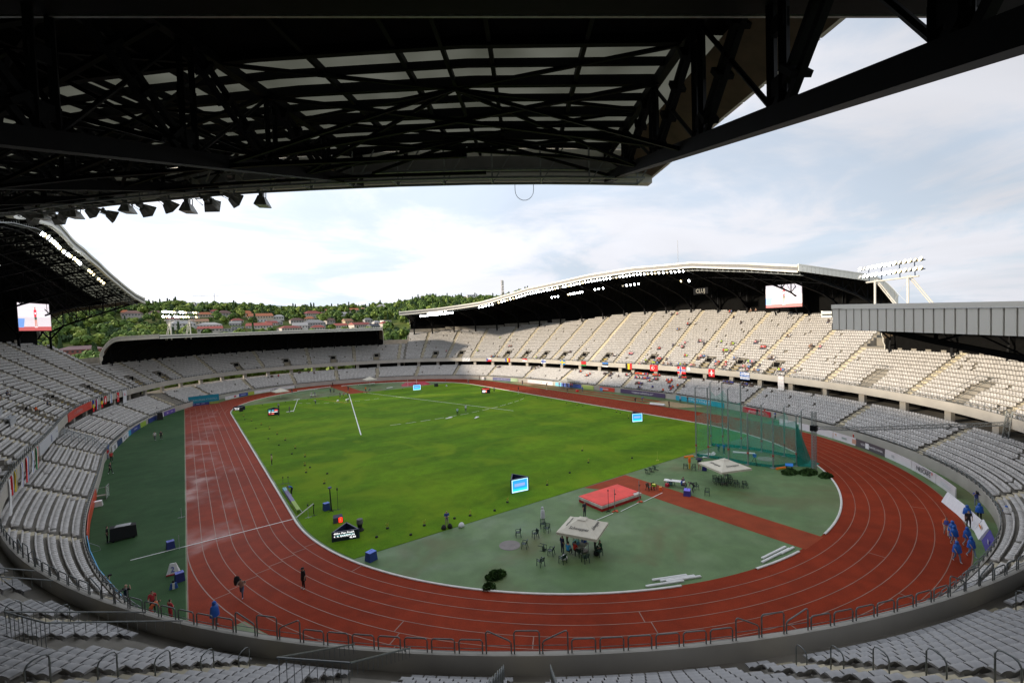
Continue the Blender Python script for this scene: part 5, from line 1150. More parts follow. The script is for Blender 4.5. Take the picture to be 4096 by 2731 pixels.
K = ([], [(.01, .012, .03)], 'k'); Wt = ('w2', (1, 1, 1)); Ct = ('c2', (.05, .75, .75)); Rt = ('r2', (1, .08, .15))
tri_screen(-33.4, -50.5, rad(-18), 2.6, .95, 'low black scoreboard with white result lettering at the near bend', K, [('400m Men FinalA', .27, -1.1, .78, Wt), ('4  A. BARRETUN', .27, -1.1, .50, Wt), ('46.84', .27, .35, .26, Wt), ('___________', .3, -.9, .70, Ct)])
tri_screen(28.42, 22.75, rad(-35), 2.6, 1.6, 'black screen block with red and white letters on the far grass', ([(-1.1, 1.1, 1.2, 1.5), (-1.0, -.2, .3, .95), (-.1, .3, .3, .95)], [(.01, .012, .03), (.6, .05, .03), (.8, .8, .85), (.8, .15, .1)], 'k'), [('T  T', .6, -.9, .6, Wt)])
tri_screen(-28.1, 31.75, rad(-10), 2.6, 1.7, 'black screen block showing a results table of flags on the left grass', ([(-1.1, -.7, .3, .55), (-1.1, -.7, .75, 1.0), (-.5, .1, .3, .55), (.2, .9, 1.1, 1.4), (-1.1, -.6, 1.15, 1.4), (-.4, .1, 1.15, 1.4), (-.5, .9, .78, .95)], [(.01, .012, .03), (.8, .06, .08), (.75, .1, .1), (.85, .8, .85), (.8, .1, .1), (.1, .45, .5), (.1, .4, .6), (.8, .82, .85)], 'k'))
tri_screen(-34.2, 47.6, rad(-15), 2.8, 1.0, 'low black scoreboard with white lettering at the far left bend', K, [('400m Men', .32, -1.2, .65, Wt), ('BARRETUN', .32, -1.0, .3, Wt), ('_', .5, -1.2, .25, Rt)])
# small clock wedge with a red digit
t = thing('race_clock', 'small dark wedge-shaped box with a glowing red number on the near grass', 'clock', (-32.9, -45.8, .03), rad(-10)); b = MB(); b.hexa([(-.5, 0, .0), (.5, 0, 0), (.45, .55, 0), (-.45, .55, 0)], [(-.5, .05, .55), (.5, .05, .55), (.45, .55, .75), (-.45, .55, .75)]); b.build('case', flat((.06, .06, .09)), t); MB().box((.25, -.01, .3), (.34, .03, .5)).build('display', mat('clock_red', (1, .03, .01), .4, var=0, emit=2.5), t); text('1', .4, M_white, t, (.25, -.05, .3))
t = thing('camera_dolly', 'round black covered camera stand behind the near scoreboard', 'camera', (-31.6, -49.2, .03), 0); MB().lathe([(.05, 1.25), (.3, 1.2), (.34, .8), (.3, .7)], n=12).build('rain_cover', flat((.12, .12, .12)), t); MB().lathe([(.28, .72), (.22, .3), (.4, .06), (.4, 0)], n=10).build('tripod_base', M_black, t)
# ---------------------------------------------------------------- lamp stand, poles, timing beam, benches by the left kerb
t = thing('camera_mast', 'tall dark telescopic stand with a blue-white camera head on the left grass', 'camera mast', (-32.6, -41.8, .03), rad(20))
b = MB(); b.tube([(-.45, 0, 0), (.45, 0, 0)], .05, 6); b.tube([(0, -.45, 0), (0, .45, 0)], .05, 6); b.build('foot', M_black, t); MB().tube([(0, 0, 0), (-.1, 0, 2.6)], [.09, .06], 8).build('pole', M_black, t); MB().box((-.1, 0, 2.72), (.36, .22, .16)).build('camera_head', flat((.12, .13, .3)), t)
def thin_pole(x, y, h, c, lab, cross=False, top=None):
    t = thing('pole', lab, 'pole', (x, y, .015)); MB().tube([(0, 0, 0), (0, 0, h)], .022, 6).build('shaft', flat(c), t); b = MB(); b.box((0, 0, .02), (.7, .06, .04)); b.box((0, 0, .022), (.06, .5, .036)); b.build('foot', flat(c), t)
    if top: MB().box((0, 0, h), top).build('head', flat((.02, .02, .02)), t)
thin_pole(-31.9, -41.9, 2.4, (.02, .02, .02), 'thin black microphone pole right of the tall camera stand', top=(.12, .12, .3))
thin_pole(-46.73, -32.37, 1.1, (.35, .37, .37), 'grey pole on a cross foot beside the outer lane, farther one')
thin_pole(-46.88, -41.67, 1.3, (.35, .37, .37), 'grey pole on a cross foot standing at the left end of the finish line')
thin_pole(-35.15, -42.04, 1.4, (.35, .37, .37), 'grey pole on a cross foot just inside the kerb by the finish line', top=(.12, .12, .2))
thin_pole(-34.5, -41.9, 1.2, (.02, .03, .03), 'black pole on a cross foot just inside the kerb by the finish line', top=(.12, .12, .2))
thin_pole(10.56, -53.68, 1.35, (.5, .55, .10), 'thin yellow-green rod standing at the near grass edge')
thin_pole(34.7, 14.62, 1.6, (.6, .6, .58), 'white post standing in the far lanes, nearer one', top=(.2, .2, .9)); thin_pole(45.76, 14.96, 1.6, (.6, .6, .58), 'white post standing on the far green strip', top=(.2, .2, .9))
thin_pole(-35.4, -27.5, .9, (.1, .1, .1), 'short dark stand inside the left kerb, left of a pair', top=(.12, .1, .15)); thin_pole(-34.8, -27.8, .9, (.1, .1, .1), 'short dark stand inside the left kerb, right of a pair', top=(.12, .1, .15))
t = thing('finish_boom', 'white arm slanting up from the kerb at the finish line', 'boom', (-36.3, -41.5, .02)); MB().bar((0, 0, .12), (1.9, .2, 1.15), .06, .10).build('arm', M_white, t); MB().bar((1.85, .2, 0), (1.9, .2, 1.1), .05).build('support', M_dark, t)
t = thing('bench', 'long low bench with grey and lime boards just inside the left kerb', 'bench', (-35.75, -34.5, .03), rad(90)); 
for i, (x0, x1, c) in enumerate([(2.4, 3.9, (.20, .40, .48)), (-2.2, 2.4, (.22, .20, .34)), (-5.6, -2.2, (.30, .42, .10))]): b = MB(); b.box(((x0+x1)/2, 0, .42), (x1-x0, .40, .05)); b.box(((x0+x1)/2, .2, .24), (x1-x0, .03, .34)); b.build('board', flat(c), t)
b = MB(); [b.bar((x, -.35, 0), (x, 0, .5), .04) for x in np.arange(-5.4, 4, 1.0)]; b.bar((-5.6, -.35, .04), (3.8, -.35, .04), .04); b.build('frame', M_galv, t)
# lane number signs 1 and 2
for x, y, s, l in ((-52.76, -44.17, '1', 'white trapezoid sign with a blue number 1 beside the pale blue board'), (-47.28, -47.37, '2', 'white trapezoid sign with a blue number 2 on the shaded green ground')):
    t = thing('number_sign', l, 'sign', (x, y, .015), rad(-8)); b = MB(); b.hexa([(-.50, -.25, 0), (.50, -.25, 0), (.50, .3, 0), (-.50, .3, 0)], [(-.22, .05, .92), (.22, .05, .92), (.22, .12, .92), (-.22, .12, .92)]); b.build('panel', M_white, t)
    b = MB(); b.box((0, -.24, .06), (.95, .06, .10)); b.build('red_foot', flat((.5, .04, .05)), t); text(s, .62, flat((.03, .06, .35)), t, (0, -.16, .45), rot=(rad(72), 0, 0))
t = thing('starting_blocks', 'small blue and white starter stand with a black head on the shaded green ground', 'starter stand', (-47.21, -50.28, .015)); MB().hexa([(-.3, -.1, 0), (.3, -.1, 0), (.3, .1, 0), (-.3, .1, 0)], [(-.2, -.05, .45), (.2, -.05, .45), (.2, .05, .45), (-.2, .05, .45)]).build('body', flat((.03, .10, .35)), t); MB().box((0, -.11, .25), (.16, .04, .5)).build('white_plate', M_white, t); MB().lathe([(.01, .68), (.09, .62), (.08, .48)], n=8).build('head', M_black, t)
t = thing('starting_blocks', 'blue and white starter stand behind the number 1 sign', 'starter stand', (-53.3, -43.2, .015)); MB().hexa([(-.3, -.1, 0), (.3, -.1, 0), (.3, .1, 0), (-.3, .1, 0)], [(-.2, -.05, .8), (.2, -.05, .8), (.2, .05, .8), (-.2, .05, .8)]).build('body', flat((.03, .12, .35)), t); MB().box((0, -.11, .35), (.16, .04, .6)).build('white_plate', M_white, t)
t = thing('equipment_cart', 'large black covered equipment cart on the shaded green ground at left', 'cart', (-51.6, -35.2, .015), rad(5)); b = MB(); b.hexa([(-1.1, -.5, .15), (1.1, -.5, .15), (1.1, .5, .15), (-1.1, .5, .15)], [(-1.05, -.45, 1.45), (1.05, -.45, 1.3), (1.05, .45, 1.3), (-1.05, .45, 1.45)]); b.build('cover', M_black, t); MB().hexa([(-.7, -.40, 1.44), (.6, -.4, 1.36), (.7, .40, 1.36), (-.5, .40, 1.44)], [(-.7, -.40, 1.47), (.6, -.4, 1.39), (.7, .40, 1.39), (-.5, .40, 1.47)]).build('pale_top', flat((.15, .16, .17), .2), t)  # the cover carries a paler, glossier sheet on top
for sx in (-.8, .8):
    for sy in (-.4, .4): MB().tube([(sx, sy-.04, .1), (sx, sy+.04, .1)], .1, 10).build('wheel', M_dark, t)
t = thing('team_bench', 'small glass-sided bench shelter by the left pitch wall', 'bench shelter', (-55.6, -17.6, .015), rad(-5)); b = MB(); [b.bar(a, c, .05) for a, c in (((-1, -.8, 0), (-1, -.8, 1.6)), ((1, -.8, 0), (1, -.8, 1.6)), ((-1, -.8, 1.6), (1, -.8, 1.6)), ((1, .8, 0), (1, .8, 1.6)), ((1, -.8, 1.6), (1, .8, 1.6)))]; b.build('frame', M_galv, t); MB().box((0, 0, .42), (1.8, .5, .06)).build('seat', flat((.35, .33, .28)), t); MB().box((1.0, 0, .8), (.02, 1.5, 1.4)).build('side_pane', mat_net('clear_sheet', (.5, .55, .5), .35), t)
crate(-55.3, -20.9, 0, 0, (1.1, .7, .6), (.55, .55, .52), 'equipment_box', 'white box with a red foot below the small bench shelter', 'box')
crate(-55.9, -38.6, .1, rad(75), (1.3, .9, 1.2), (.02, .10, .40), 'blue_chair_block', 'blue padded block on the wall between the orange and pale blue banners', 'block')
t = thing('trolley_frame', 'light barrow frame with thin rods beside the orange banner', 'frame', (-54.2, -37.2, .015)); b = MB(); [b.tube([a, c], .02, 5) for a, c in (((-.6, 0, 0), (-.4, 0, 1.5)), ((-.4, 0, 1.5), (.9, .2, .4)), ((-.6, 0, 0), (1, .2, 0)), ((.9, .2, .4), (1, .2, 0)), ((-.6, .5, 0), (-.7, .5, 1.9)), ((-.3, .6, 0), (-.3, .6, 1.8)))]; b.build('rods', M_galv, t); MB().hexa([(-.5, 0, .1), (-.3, 0, .1), (-.3, .05, .1), (-.5, .05, .1)], [(-.45, 0, 1.3), (-.25, 0, 1.3), (-.25, .05, 1.3), (-.45, .05, 1.3)]).build('panel', flat((.4, .4, .38)), t)
# barred tunnel over the lower left seats
t = thing('player_tunnel', 'arched barred tunnel cage running down through the left lower seats', 'tunnel', (0, 0, 0)); b = MB(); q = 171.5
for k in range(9):
    o = -5.2+.85*k; n = Nrm(q); tt = Vector((-n.y, n.x, 0)); z = 1.4+.46*k if k > 1 else 1.0; c = P(q, o, z-1.0); pts = [c+tt*1.9*cos(rad(a))+Vector((0, 0, 1.0+1.5*sin(rad(a)))) for a in range(0, 181, 20)]; b.tube([pts[0]-Vector((0, 0, 1))]+pts+[pts[-1]-Vector((0, 0, 1))], .045, 6)
for a in range(20, 180, 20):
    n = Nrm(q); tt = Vector((-n.y, n.x, 0)); b.tube([P(q, -5.2+.85*k, (1.4+.46*k if k > 1 else 1.0)+1.5*sin(rad(a)))+tt*1.9*cos(rad(a)) for k in range(9)], .035, 5)
b.build('bars', M_galv, t)
n = Nrm(q); b = MB(); c = P(q, -5.35, .9); b.box(c, (3.4, .1, 1.9), rz=math.atan2(n.y, n.x)-PI/2); b.build('tunnel_gate', flat((.04, .08, .2)), t)
# ---------------------------------------------------------------- small field markers (yellow flag on black foot) and sprinkler caps
def px_markers():
    near_ = [(-34.3, 35.6), (-33.4, 27.5), (-32.2, 20.6), (-31.4, 14.3), (-31.0, 7.0), (-30.6, .3), (-30.3, -7.8), (-30.1, -14.9), (-31.2, -20.3), (-31.8, -24.2), (-30.9, -31.2)]
    return near_+[(-29.2, -50.6), (-25.9, -52.4), (-20.9, -53.3), (-15.6, -52.8), (-8.4, -51.3), (2.2, -47.9), (6.0, -42.6), (30.6, -30.8), (33.2, -12.2), (33.6, -24.7)]
proto = None
for i, (x, y) in enumerate(px_markers()):
    if proto is None:
        t = thing('field_marker', '', 'marker'); MB().lathe([(.01, .14), (.14, .11), (.18, .0)], n=8).build('foot', M_black, t)
        b = MB(); b.bar((0, 0, .1), (-.04, 0, .62), .025); b.hexa([(-.16, -.01, .25), (.14, -.01, .25), (.14, .01, .25), (-.16, .01, .25)], [(-.05, -.01, .45), (.10, -.01, .48), (.10, .01, .48), (-.05, .01, .45)]); b.bar((.05, 0, .45), (.16, 0, .66), .035); b.bar((-.10, 0, .45), (-.18, 0, .58), .03); b.build('flag', flat((.42, .40, .05)), t); proto = t; o = t
    else: o = copy_tree(proto)
    put(o, (x, y, .03), random.uniform(-.6, .6), 'small yellow marker on a black foot in the %s' % ('row along the left kerb' if i < 11 else ('row along the near grass edge' if i < 18 else 'row along the far kerb')), 'yellow grass markers in the %s' % ('row along the left kerb' if i < 11 else ('row along the near grass edge' if i < 18 else 'row along the far kerb')))
proto = None
cps = [(-34.5, 30.6), (-33.7, 16.8), (-33, 4.0), (-32.2, -3.1), (-31.5, -11.5), (-30.8, -22.0), (-29.5, -27), (-27.9, -53.6), (-22.6, -52.9), (-18.1, -53.9), (-12.1, -50.0), (-3.0, -49.6), (8.6, -50.6), (-30.8, -51.9)]+[(33.4, y) for y in range(-32, 44, 6)]+[(x, 52.8) for x in range(-28, 30, 6)]
for i, (x, y) in enumerate(cps):
    if proto is None: proto = MB().lathe([(.01, .17), (.13, .14), (.16, .0)], n=8).build('sprinkler_cap', M_black); o = proto
    else: o = proto.copy(); COL.objects.link(o)
    put(o, (x, y, .03)); w_ = 'left and near edges' if i < 14 else ('far straight' if y < 45 else 'far end'); tag(o, 'small black cap low in the grass along the %s of the pitch' % w_, 'sprinkler cap', 'black sprinkler caps along the '+w_)
# white landing-sector tapes on the grass
def tape(x0, y0, x1, y1, w_, lab, m=M_white, z=.05):
    b = MB(); b.bar((x0, y0, z), (x1, y1, z), w_, .02); tag(b.build('marking_tape', m), lab, 'tape', 'marking tapes on the grass')
tape(-3.09, 55.0, -18.05, -5.71, .20, 'broad white tape running towards the camera across the left grass')
tape(1.44, 54.96, 17.95, -6.44, .12, 'thin white tape slanting right from the far runway')
tape(-18.42, 54.6, -23.3, 33.5, .12, 'short white tape held up on the far left grass')
tape(-13.4, 54.0, -9.0, 37.2, .10, 'orange tape at the far javelin table', flat((.55, .16, .02))); tape(-9.0, 37.2, -6.5, 38.6, .08, 'short orange tape by the two white sacks', flat((.55, .16, .02)))
b = MB()
for i in range(13): 
    a0_ = rad(-100+i*3.2); a1_ = a0_+rad(2.2); b.bar((0+60*cos(a0_), 58+60*sin(a0_), .045), (60*cos(a1_), 58+60*sin(a1_), .045), .09, .02)
    if i < 9: b.bar((-2+20*cos(rad(-150+i*8)), 58+20*sin(rad(-150+i*8)), .045), (-2+20*cos(rad(-150+i*8+4)), 58+20*sin(rad(-150+i*8+4)), .045), .08, .02)
tag(b.build('distance_arcs', M_white), 'broken white distance arcs taped across the grass', 'tape')
for x, y, l, rz in ((-24.0, 34.0, 'left end of the far tape', .3), (-18.6, 55.1, 'white board lying at the far left grass edge', .1), (7.2, -7.5, 'crumpled white sheets lying on the centre of the grass', .6), (2.4, -3.4, 'pile of white sheets left of the two people in light blue', .2)): 
    b = MB(); b.box((0, 0, .1), (1.8, .4, .12)); b.box((.5, .3, .08), (.9, .3, .1), rz=.5); tag(b.build('white_sheet', M_white, loc=(x, y, .03)), l, 'sheet').rotation_euler = (0, 0, rz)
for x, y, rz, ln, l in ((-14.66, 75.21, rad(14), 12, 'long white steeplechase barrier lying on the far bend, left one'), (.42, 76.92, rad(-8), 12, 'long white steeplechase barrier lying on the far bend, right one')):
    b = MB(); b.bar((0, 0, .35), (ln*cos(rz), ln*sin(rz), .35), .15, .15)
    for u in (.02, .5, .98): b.bar((ln*u*cos(rz), ln*u*sin(rz), 0), (ln*u*cos(rz), ln*u*sin(rz), .35), .12)
    tag(b.build('barrier_beam', M_white, loc=(x, y, .01)), l, 'barrier')
# loose kerb pieces stacked beside the near bend
for k, (x, y, rz, ln, c) in enumerate([(-15.6, -74.6, rad(-24), 3.2, 'leftmost loose piece'), (-14.6, -74.3, rad(-24), 3.0, 'second loose piece'), (-14.2, -74.75, rad(-24), 3.0, 'third loose piece'), (-13.9, -75.1, rad(-24), 3.0, 'loose piece nearest the lanes'), (-4.6, -77.75, rad(-4), 4.2, 'long loose piece at the runway opening'), (-4.2, -77.4, rad(-4), 3.6, 'short loose piece at the runway opening'), (-3.0, -77.95, rad(-4), 2.0, 'stub piece next to the runway')]):
    b = MB(); b.box((0, 0, .05), (ln, .2, .1)); b.box((0, 0, .115), (ln*.98, .08, .03)); tag(b.build('kerb_section', M_white, loc=(x, y, .02)), 'loose white kerb section lying inside the near bend, '+c, 'kerb section', 'loose kerb sections inside the near bend').rotation_euler = (0, 0, rz)
# ---------------------------------------------------------------- high-jump mat and uprights; far mat
t = thing('landing_mat', 'thick red high jump landing mat with white band beside the runway', 'landing mat', (-6.0, -59.85, .012), rad(-1)); M_red = mat('mat_red_top', (.78, .055, .04), .55, var=.12, scale=1.0); M_red2 = mat('mat_red_side', (.38, .008, .012), .6, var=.15, scale=2); M_mw = mat('mat_white_band', (.55, .50, .45), .6, var=.2, scale=2)
MB().box((0, 0, .16), (6.3, 3.7, .32)).build('base_pad', M_red2, t); MB().box((0, 0, .48), (6.4, 3.8, .30)).build('white_band', M_mw, t); b = MB(); b.hexa([(-3.15, -1.85, .63), (2.0, -1.85, .63), (2.2, -1.4, .63), (3.15, -1.4, .63), (3.15, 1.85, .63), (-3.15, 1.85, .63)], [(-3.1, -1.8, .70), (2.0, -1.8, .70), (2.2, -1.38, .70), (3.1, -1.38, .70), (3.1, 1.8, .70), (-3.1, 1.8, .70)]); b.build('top_cover', M_red, t)
for x, y, l in ((-8.02, -62.43, 'left'), (-3.92, -62.37, 'right')):
    t = thing('jump_upright', 'grey high jump upright on an orange foot at the %s front corner of the mat' % l, 'upright', (x, y, .015), 0, 'high jump uprights'); MB().tube([(0, 0, 0), (0, 0, 2.45)], [.045, .035], 8).build('post', M_galv, t); b = MB(); b.box((0, 0, .03), (.8, .12, .06)); b.box((.1, -.1, .05), (.2, .5, .08)); b.build('foot', flat((.65, .08, .03)), t); MB().box((.06, -.05, 1.9), (.14, .08, .08)).build('peg', M_dark, t)
thin_pole(-8.55, -62.0, 2.3, (.02, .02, .02), 'thin black measuring rod left of the left high jump upright', top=(.08, .08, .16))
for x0, y0, x1, y1, l in ((-7.6, -62.9, -4.2, -62.5, 'thin white bar lying in front of the high jump mat'), (-3.6, -62.7, .3, -62.3, 'thin white bar lying across the runway from the mat'), (-14.6, -63.0, -8.6, -62.7, 'thin white line of cord left of the high jump mat')): tape(x0, y0, x1, y1, .07, l)
t = thing('landing_mat', 'large crimson landing mat at the far end of the field', 'landing mat', (22.3, 61.0, .01), rad(-18)); M_cr = mat('crimson_cover', (.38, .015, .04), .5, var=.25, scale=.8)
b = MB(); nx, ny = 12, 8
def zz(i, j): e = min(i, nx-i, 2)/2*min(j, ny-j, 2)/2; return .75*e+.12*sin(i*2.1)*cos(j*1.7)*e
b.add([(-5+10*i/nx, -3.3+6.6*j/ny, zz(i, j)) for i in range(nx+1) for j in range(ny+1)], [(i*(ny+1)+j, (i+1)*(ny+1)+j, (i+1)*(ny+1)+j+1, i*(ny+1)+j+1) for i in range(nx) for j in range(ny)]); b.build('cover', M_cr, t, smooth=True)
for x in (-3, 0): MB().tube([(x, -3.6, 0), (x, -3.6, 2.6)], .05, 6).build('upright', M_white, t)
t = thing('orange_post', 'orange and yellow padded marker post among the chairs near the cage', 'marker post', (10.66, -58.95, .012)); MB().lathe([(.12, .0), (.13, .85), (.12, .9)], n=10).build('yellow_base', flat((.65, .35, .02)), t); MB().lathe([(.16, .85), (.19, 1.2), (.15, 1.5), (.02, 1.6)], n=10).build('orange_top', flat((.8, .12, .01)), t)
for x, y, rz, l in ((15.2, -55.76, rad(-20), 'orange and yellow block on the ground left of the throwing cage'), (19.5, -66.9, rad(-20), 'orange and yellow block on the ground right of the throwing cage')): b = MB(); b.box((0, 0, .12), (1.5, .3, .22), 0); b.box((0, -.16, .08), (1.4, .06, .12), 1); tag(b.build('orange_block', [flat((.75, .15, .01)), flat((.7, .45, .03))], loc=(x, y, .012)), l, 'block').rotation_euler = (0, 0, rz)
crate(.9, -61.6, 0, .4, (.35, .3, .4), (.8, .12, .02), 'cone_stack', 'small orange cone stack beside the lime cloth chair', 'cone')
# dropped turf lumps
def turf(x, y, r, lab, n=26):
    b = MB(); random.seed(int(x*10))
    for i in range(n*14):
        a = random.uniform(0, 2*PI); q = r*random.random()**.7; h = .42*(1-(q/r)**2)*random.uniform(.3, 1); c = Vector((q*cos(a), q*sin(a)*.6, h)); d = Vector((random.uniform(-1, 1), random.uniform(-1, 1), random.uniform(-.2, 1))).normalized()*.22; e = d.cross(Vector((random.random(), random.random(), .3))).normalized()*.12; b.add([c-d-e, c+d-e, c+d+e, c-d+e], [(0, 1, 2, 3)])
    tag(b.build('branch_heap', mat('dark_leaves', (.06, .13, .025), .9, col2=(.02, .055, .012), scale=3), loc=(x, y, .05)), lab, 'branch heap')
turf(-25.43, -65.4, .85, 'heap of dark green branches on the green ground of the near bend'); turf(-26.8, -66.5, .5, 'small dark twig left of the dark branch heap', 6)
turf(18.6, -68.4, 1.3, 'left dark green heap of greenery beyond the throwing cage'); turf(20.3, -69.9, 1.5, 'middle dark green heap of greenery under the lattice tower'); turf(20.4, -71.9, 1.0, 'right dark green heap of greenery against the kerb')
t = thing('sack_cart', 'small cart covered by a bright blue sheet beside the greenery', 'cart', (18.9, -68.2, .012), rad(20)); MB().hexa([(-.5, -.4, .9), (.5, -.4, .9), (.5, .4, .9), (-.5, .4, .9)], [(-.6, -.5, 1.0), (.7, -.4, 1.05), (.5, .5, 1.0), (-.5, .4, .98)]).build('blue_sheet', flat((.02, .18, .6)), t); b = MB(); [b.bar((sx, sy, .1), (sx, sy, .95), .05) for sx in (-.4, .4) for sy in (-.3, .3)]; b.box((0, 0, .3), (1.4, .6, .2)); b.build('frame', M_black, t)
for sx in (-.5, .5): MB().tube([(sx, -.35, .12), (sx, -.28, .12)], .12, 10).build('wheel', M_dark, t)
# ---------------------------------------------------------------- throwing cage
cage = thing('throwing_cage', 'tall throwing cage of grey posts hung with green netting on the far bend', 'throwing cage', (0, 0, 0))
FR = [(16.55, -56.09, 10.4), (17.12, -57.72, 10.4), (17.93, -60.37, 10.4), (18.08, -63.13, 7.2), (19.18, -66.01, 7.0), (22.42, -67.55, 7.0)]
BK = [(23.24, -54.32, 10.3), (24.23, -55.75, 10.3), (25.25, -58.22, 10.3), (25.76, -61.13, 7.2), (25.82, -64.39, 7.2), (30.75-4.6, -66.6, 7.0)]
for x, y, h in FR+BK:
    b = MB(); b.tube([(x, y, 0), (x, y, h)], .09, 8); b.box((x, y, .04), (.9, .5, .08), 0); b.tube([(x, y, 1.55), (x, y, 1.8)], .14, 8, mi=1); b.bar((x, y, h-.05), (x+.35, y-.2, h+.25), .08); b.build('post', [M_galv, flat((.4, .06, .05))], cage)
M_net = mat_net('green_net', (.0, .36, .27), .33); M_net2 = mat_net('green_net_dense', (.0, .22, .17), .72)
def net(pa, pb, za, zb, sag, name='net_panel', m=None, bulge=0.0):
    b = MB(); n = 12; A = []; rows_ = 8
    for j in range(rows_+1):
        for i in range(n+1):
            u = i/n; v = j/rows_; x = pa[0]+(pb[0]-pa[0])*u; y = pa[1]+(pb[1]-pa[1])*u; top = za+(zb-za)*u-sag*sin(PI*u); A.append((x+bulge*(1-v)**2, y+.18*sin(u*9+v*3)-bulge*.6*(1-v)**2, .05+(top-.05)*v))
    b.add(A, [(j*(n+1)+i, j*(n+1)+i+1, (j+1)*(n+1)+i+1, (j+1)*(n+1)+i) for j in range(rows_) for i in range(n)]); b.build(name, m or M_net, cage)
inn = lambda p, q, k=.35: (p[0]+(q[0]-p[0])*k/8, p[1]+(q[1]-p[1])*k/8)
for i in range(1, 5): net(FR[i], FR[i+1], (7.5, 5.8, 6.6, 6.6, 6.6)[i], (5.8, 5.8, 6.6, 6.6, 6.4)[i], .5, bulge=.2)
net(FR[0], FR[1], 6.2, 7.2, .3)
for i in range(0, 4): net(BK[i], BK[i+1], (9.0, 9.2, 7.0, 6.6)[i], (9.2, 7.4, 6.6, 6.4)[i], 1.0)
net(BK[4], FR[5], 6.6, 6.4, .8, bulge=.3); net((26.0, -66.4), FR[5], 6.2, 3.6, 0, m=M_net, bulge=.2)
for i in range(0, 5):
    b = MB(); b.bar((FR[i][0], FR[i][1], .22), (FR[i+1][0], FR[i+1][1], .22), .04, .40); b.build('net_hem', M_net2, cage); b = MB(); b.bar((BK[i][0], BK[i][1], .25), (BK[i+1][0], BK[i+1][1], .25), .04, .45); b.build('net_hem', M_net2, cage)
b = MB(); b.hexa([(FR[5][0]-.2, FR[5][1]-.2, .03), (FR[5][0]+.3, FR[5][1]-.1, .03), (25.6, -69.2, .03), (23.2, -69.2, .03)], [(FR[5][0]-.1, FR[5][1], 6.2), (FR[5][0]+.1, FR[5][1]+.05, 6.2), (25.2, -68.2, .5), (23.4, -68.6, .4)]); b.build('trailing_net', M_net2, cage)
b = MB(); b.bar((FR[0][0], FR[0][1], 10.3), (FR[1][0], FR[1][1], 10.3), .06); b.build('top_cable', M_galv, cage)
b = MB(); b.lathe([(0.01, .018), (1.15, .018), (1.15, 0)], (22.5, -63.4, .012), 28); tag(b.build('throwing_circle', mat('circle_concrete', (.26, .24, .20), .8)), 'round pale concrete throwing circle inside the green cage', 'throwing circle')
b = MB(); b.lathe([(0.01, .006), (1.0, .006), (1.0, 0)], (-21.4, -61.6, .012), 28); tag(b.build('shot_circle', mat('circle_stain', (.20, .18, .17), .8)), 'round grey throwing circle among the chairs at the front umbrella', 'throwing circle')
b = MB(); b.box((0, 0, .1), (3.0, .5, .16)); tag(b.build('white_board', M_white, loc=(22.9, -59.9, .012)), 'long white board lying inside the throwing cage', 'board').rotation_euler = (0, 0, rad(-60))
turf_w = MB(); random.seed(5)
for i in range(10): turf_w.box((random.uniform(-1.6, 1.6), random.uniform(-.6, .6), .05+.03*i/3), (random.uniform(.5, 1.3), .25, .06), rz=random.uniform(0, 3))
tag(turf_w.build('white_sheets', M_white, loc=(18.3, -57.0, .012)), 'scattered white sheets at the left mouth of the throwing cage', 'sheet')
t = thing('camera_tripod', 'blue camera on a black tripod at the front of the throwing cage', 'tripod', (18.6, -63.8, .012)); MB().box((0, 0, 1.35), (.3, .4, .4)).build('camera_body', flat((.03, .16, .5)), t)
for k in range(3): MB().bar((.55*cos(k*2.1), .55*sin(k*2.1), 0), (0, 0, 1.2), .05).build('leg', M_black, t)
# ---------------------------------------------------------------- lattice tower with a long cable truss to the right
def lattice(b, a, c, w_, n, r=.035):
    a = Vector(a); c = Vector(c); d = (c-a).normalized(); u = Vector((0, 0, 1)) if abs(d.z) < .9 else Vector((1, 0, 0)); x = d.cross(u).normalized(); y = x.cross(d); L_ = (c-a).length
    cs = [(x*i+y*j)*w_/2 for i, j in ((-1, -1), (1, -1), (1, 1), (-1, 1))]
    for q in cs: b.bar(a+q, c+q, r*1.6)
    for i in range(n):
        p0 = a+d*L_*i/n; p1 = a+d*L_*(i+1)/n
        for j in range(4): b.bar(p0+cs[j], p1+cs[(j+1) % 4], r); b.bar(p0+cs[j], p0+cs[(j+1) % 4], r)
t = thing('lattice_tower', 'slim grey lattice tower at the far bend carrying a long horizontal truss', 'lattice tower', (0, 0, 0)); b = MB(); lattice(b, (21.84, -69.99, 0), (21.84, -69.99, 7.9), .42, 22); b.build('mast', M_galv, t); b = MB(); b.box((21.84, -69.99, 5.7), (.7, .7, .7)); b.build('carriage', M_dark, t)
e_ = P(-68.5, .0, 7.9); b = MB(); lattice(b, (21.84, -69.99, 5.75), (24.9, -73.9, 5.75), .38, 10, .03); lattice(b, (24.9, -73.9, 5.75), e_-Vector((0, 0, .9)), .38, 26, .03); b.build('horizontal_truss', M_galv, t)
b = MB(); lattice(b, e_+Vector((-.5, .4, -2.6)), e_+Vector((-.1, .1, .6)), .5, 5, .05); b.build('wall_bracket', M_rail, t)
b = MB(); n_ = 14
for i in range(n_): b.bar((42.9+.28*i, -67.2-.36*i*.8, .95), (42.9+.28*(i+1), -67.2-.36*(i+1)*.8, .95), .10, .12, mi=i % 2)
b.bar((42.9, -67.2, 0), (42.9, -67.2, .95), .12, mi=2); b.bar((46.7, -71.2, 0), (46.8, -71.2, .95), .12, mi=2); b.box((46.4, -70.9, .1), (1.2, .4, .2), 2)
tag(b.build('striped_barrier', [M_white, M_black, flat((.6, .05, .02))]), 'black and white striped barrier on a red foot by the right pitch wall', 'barrier')
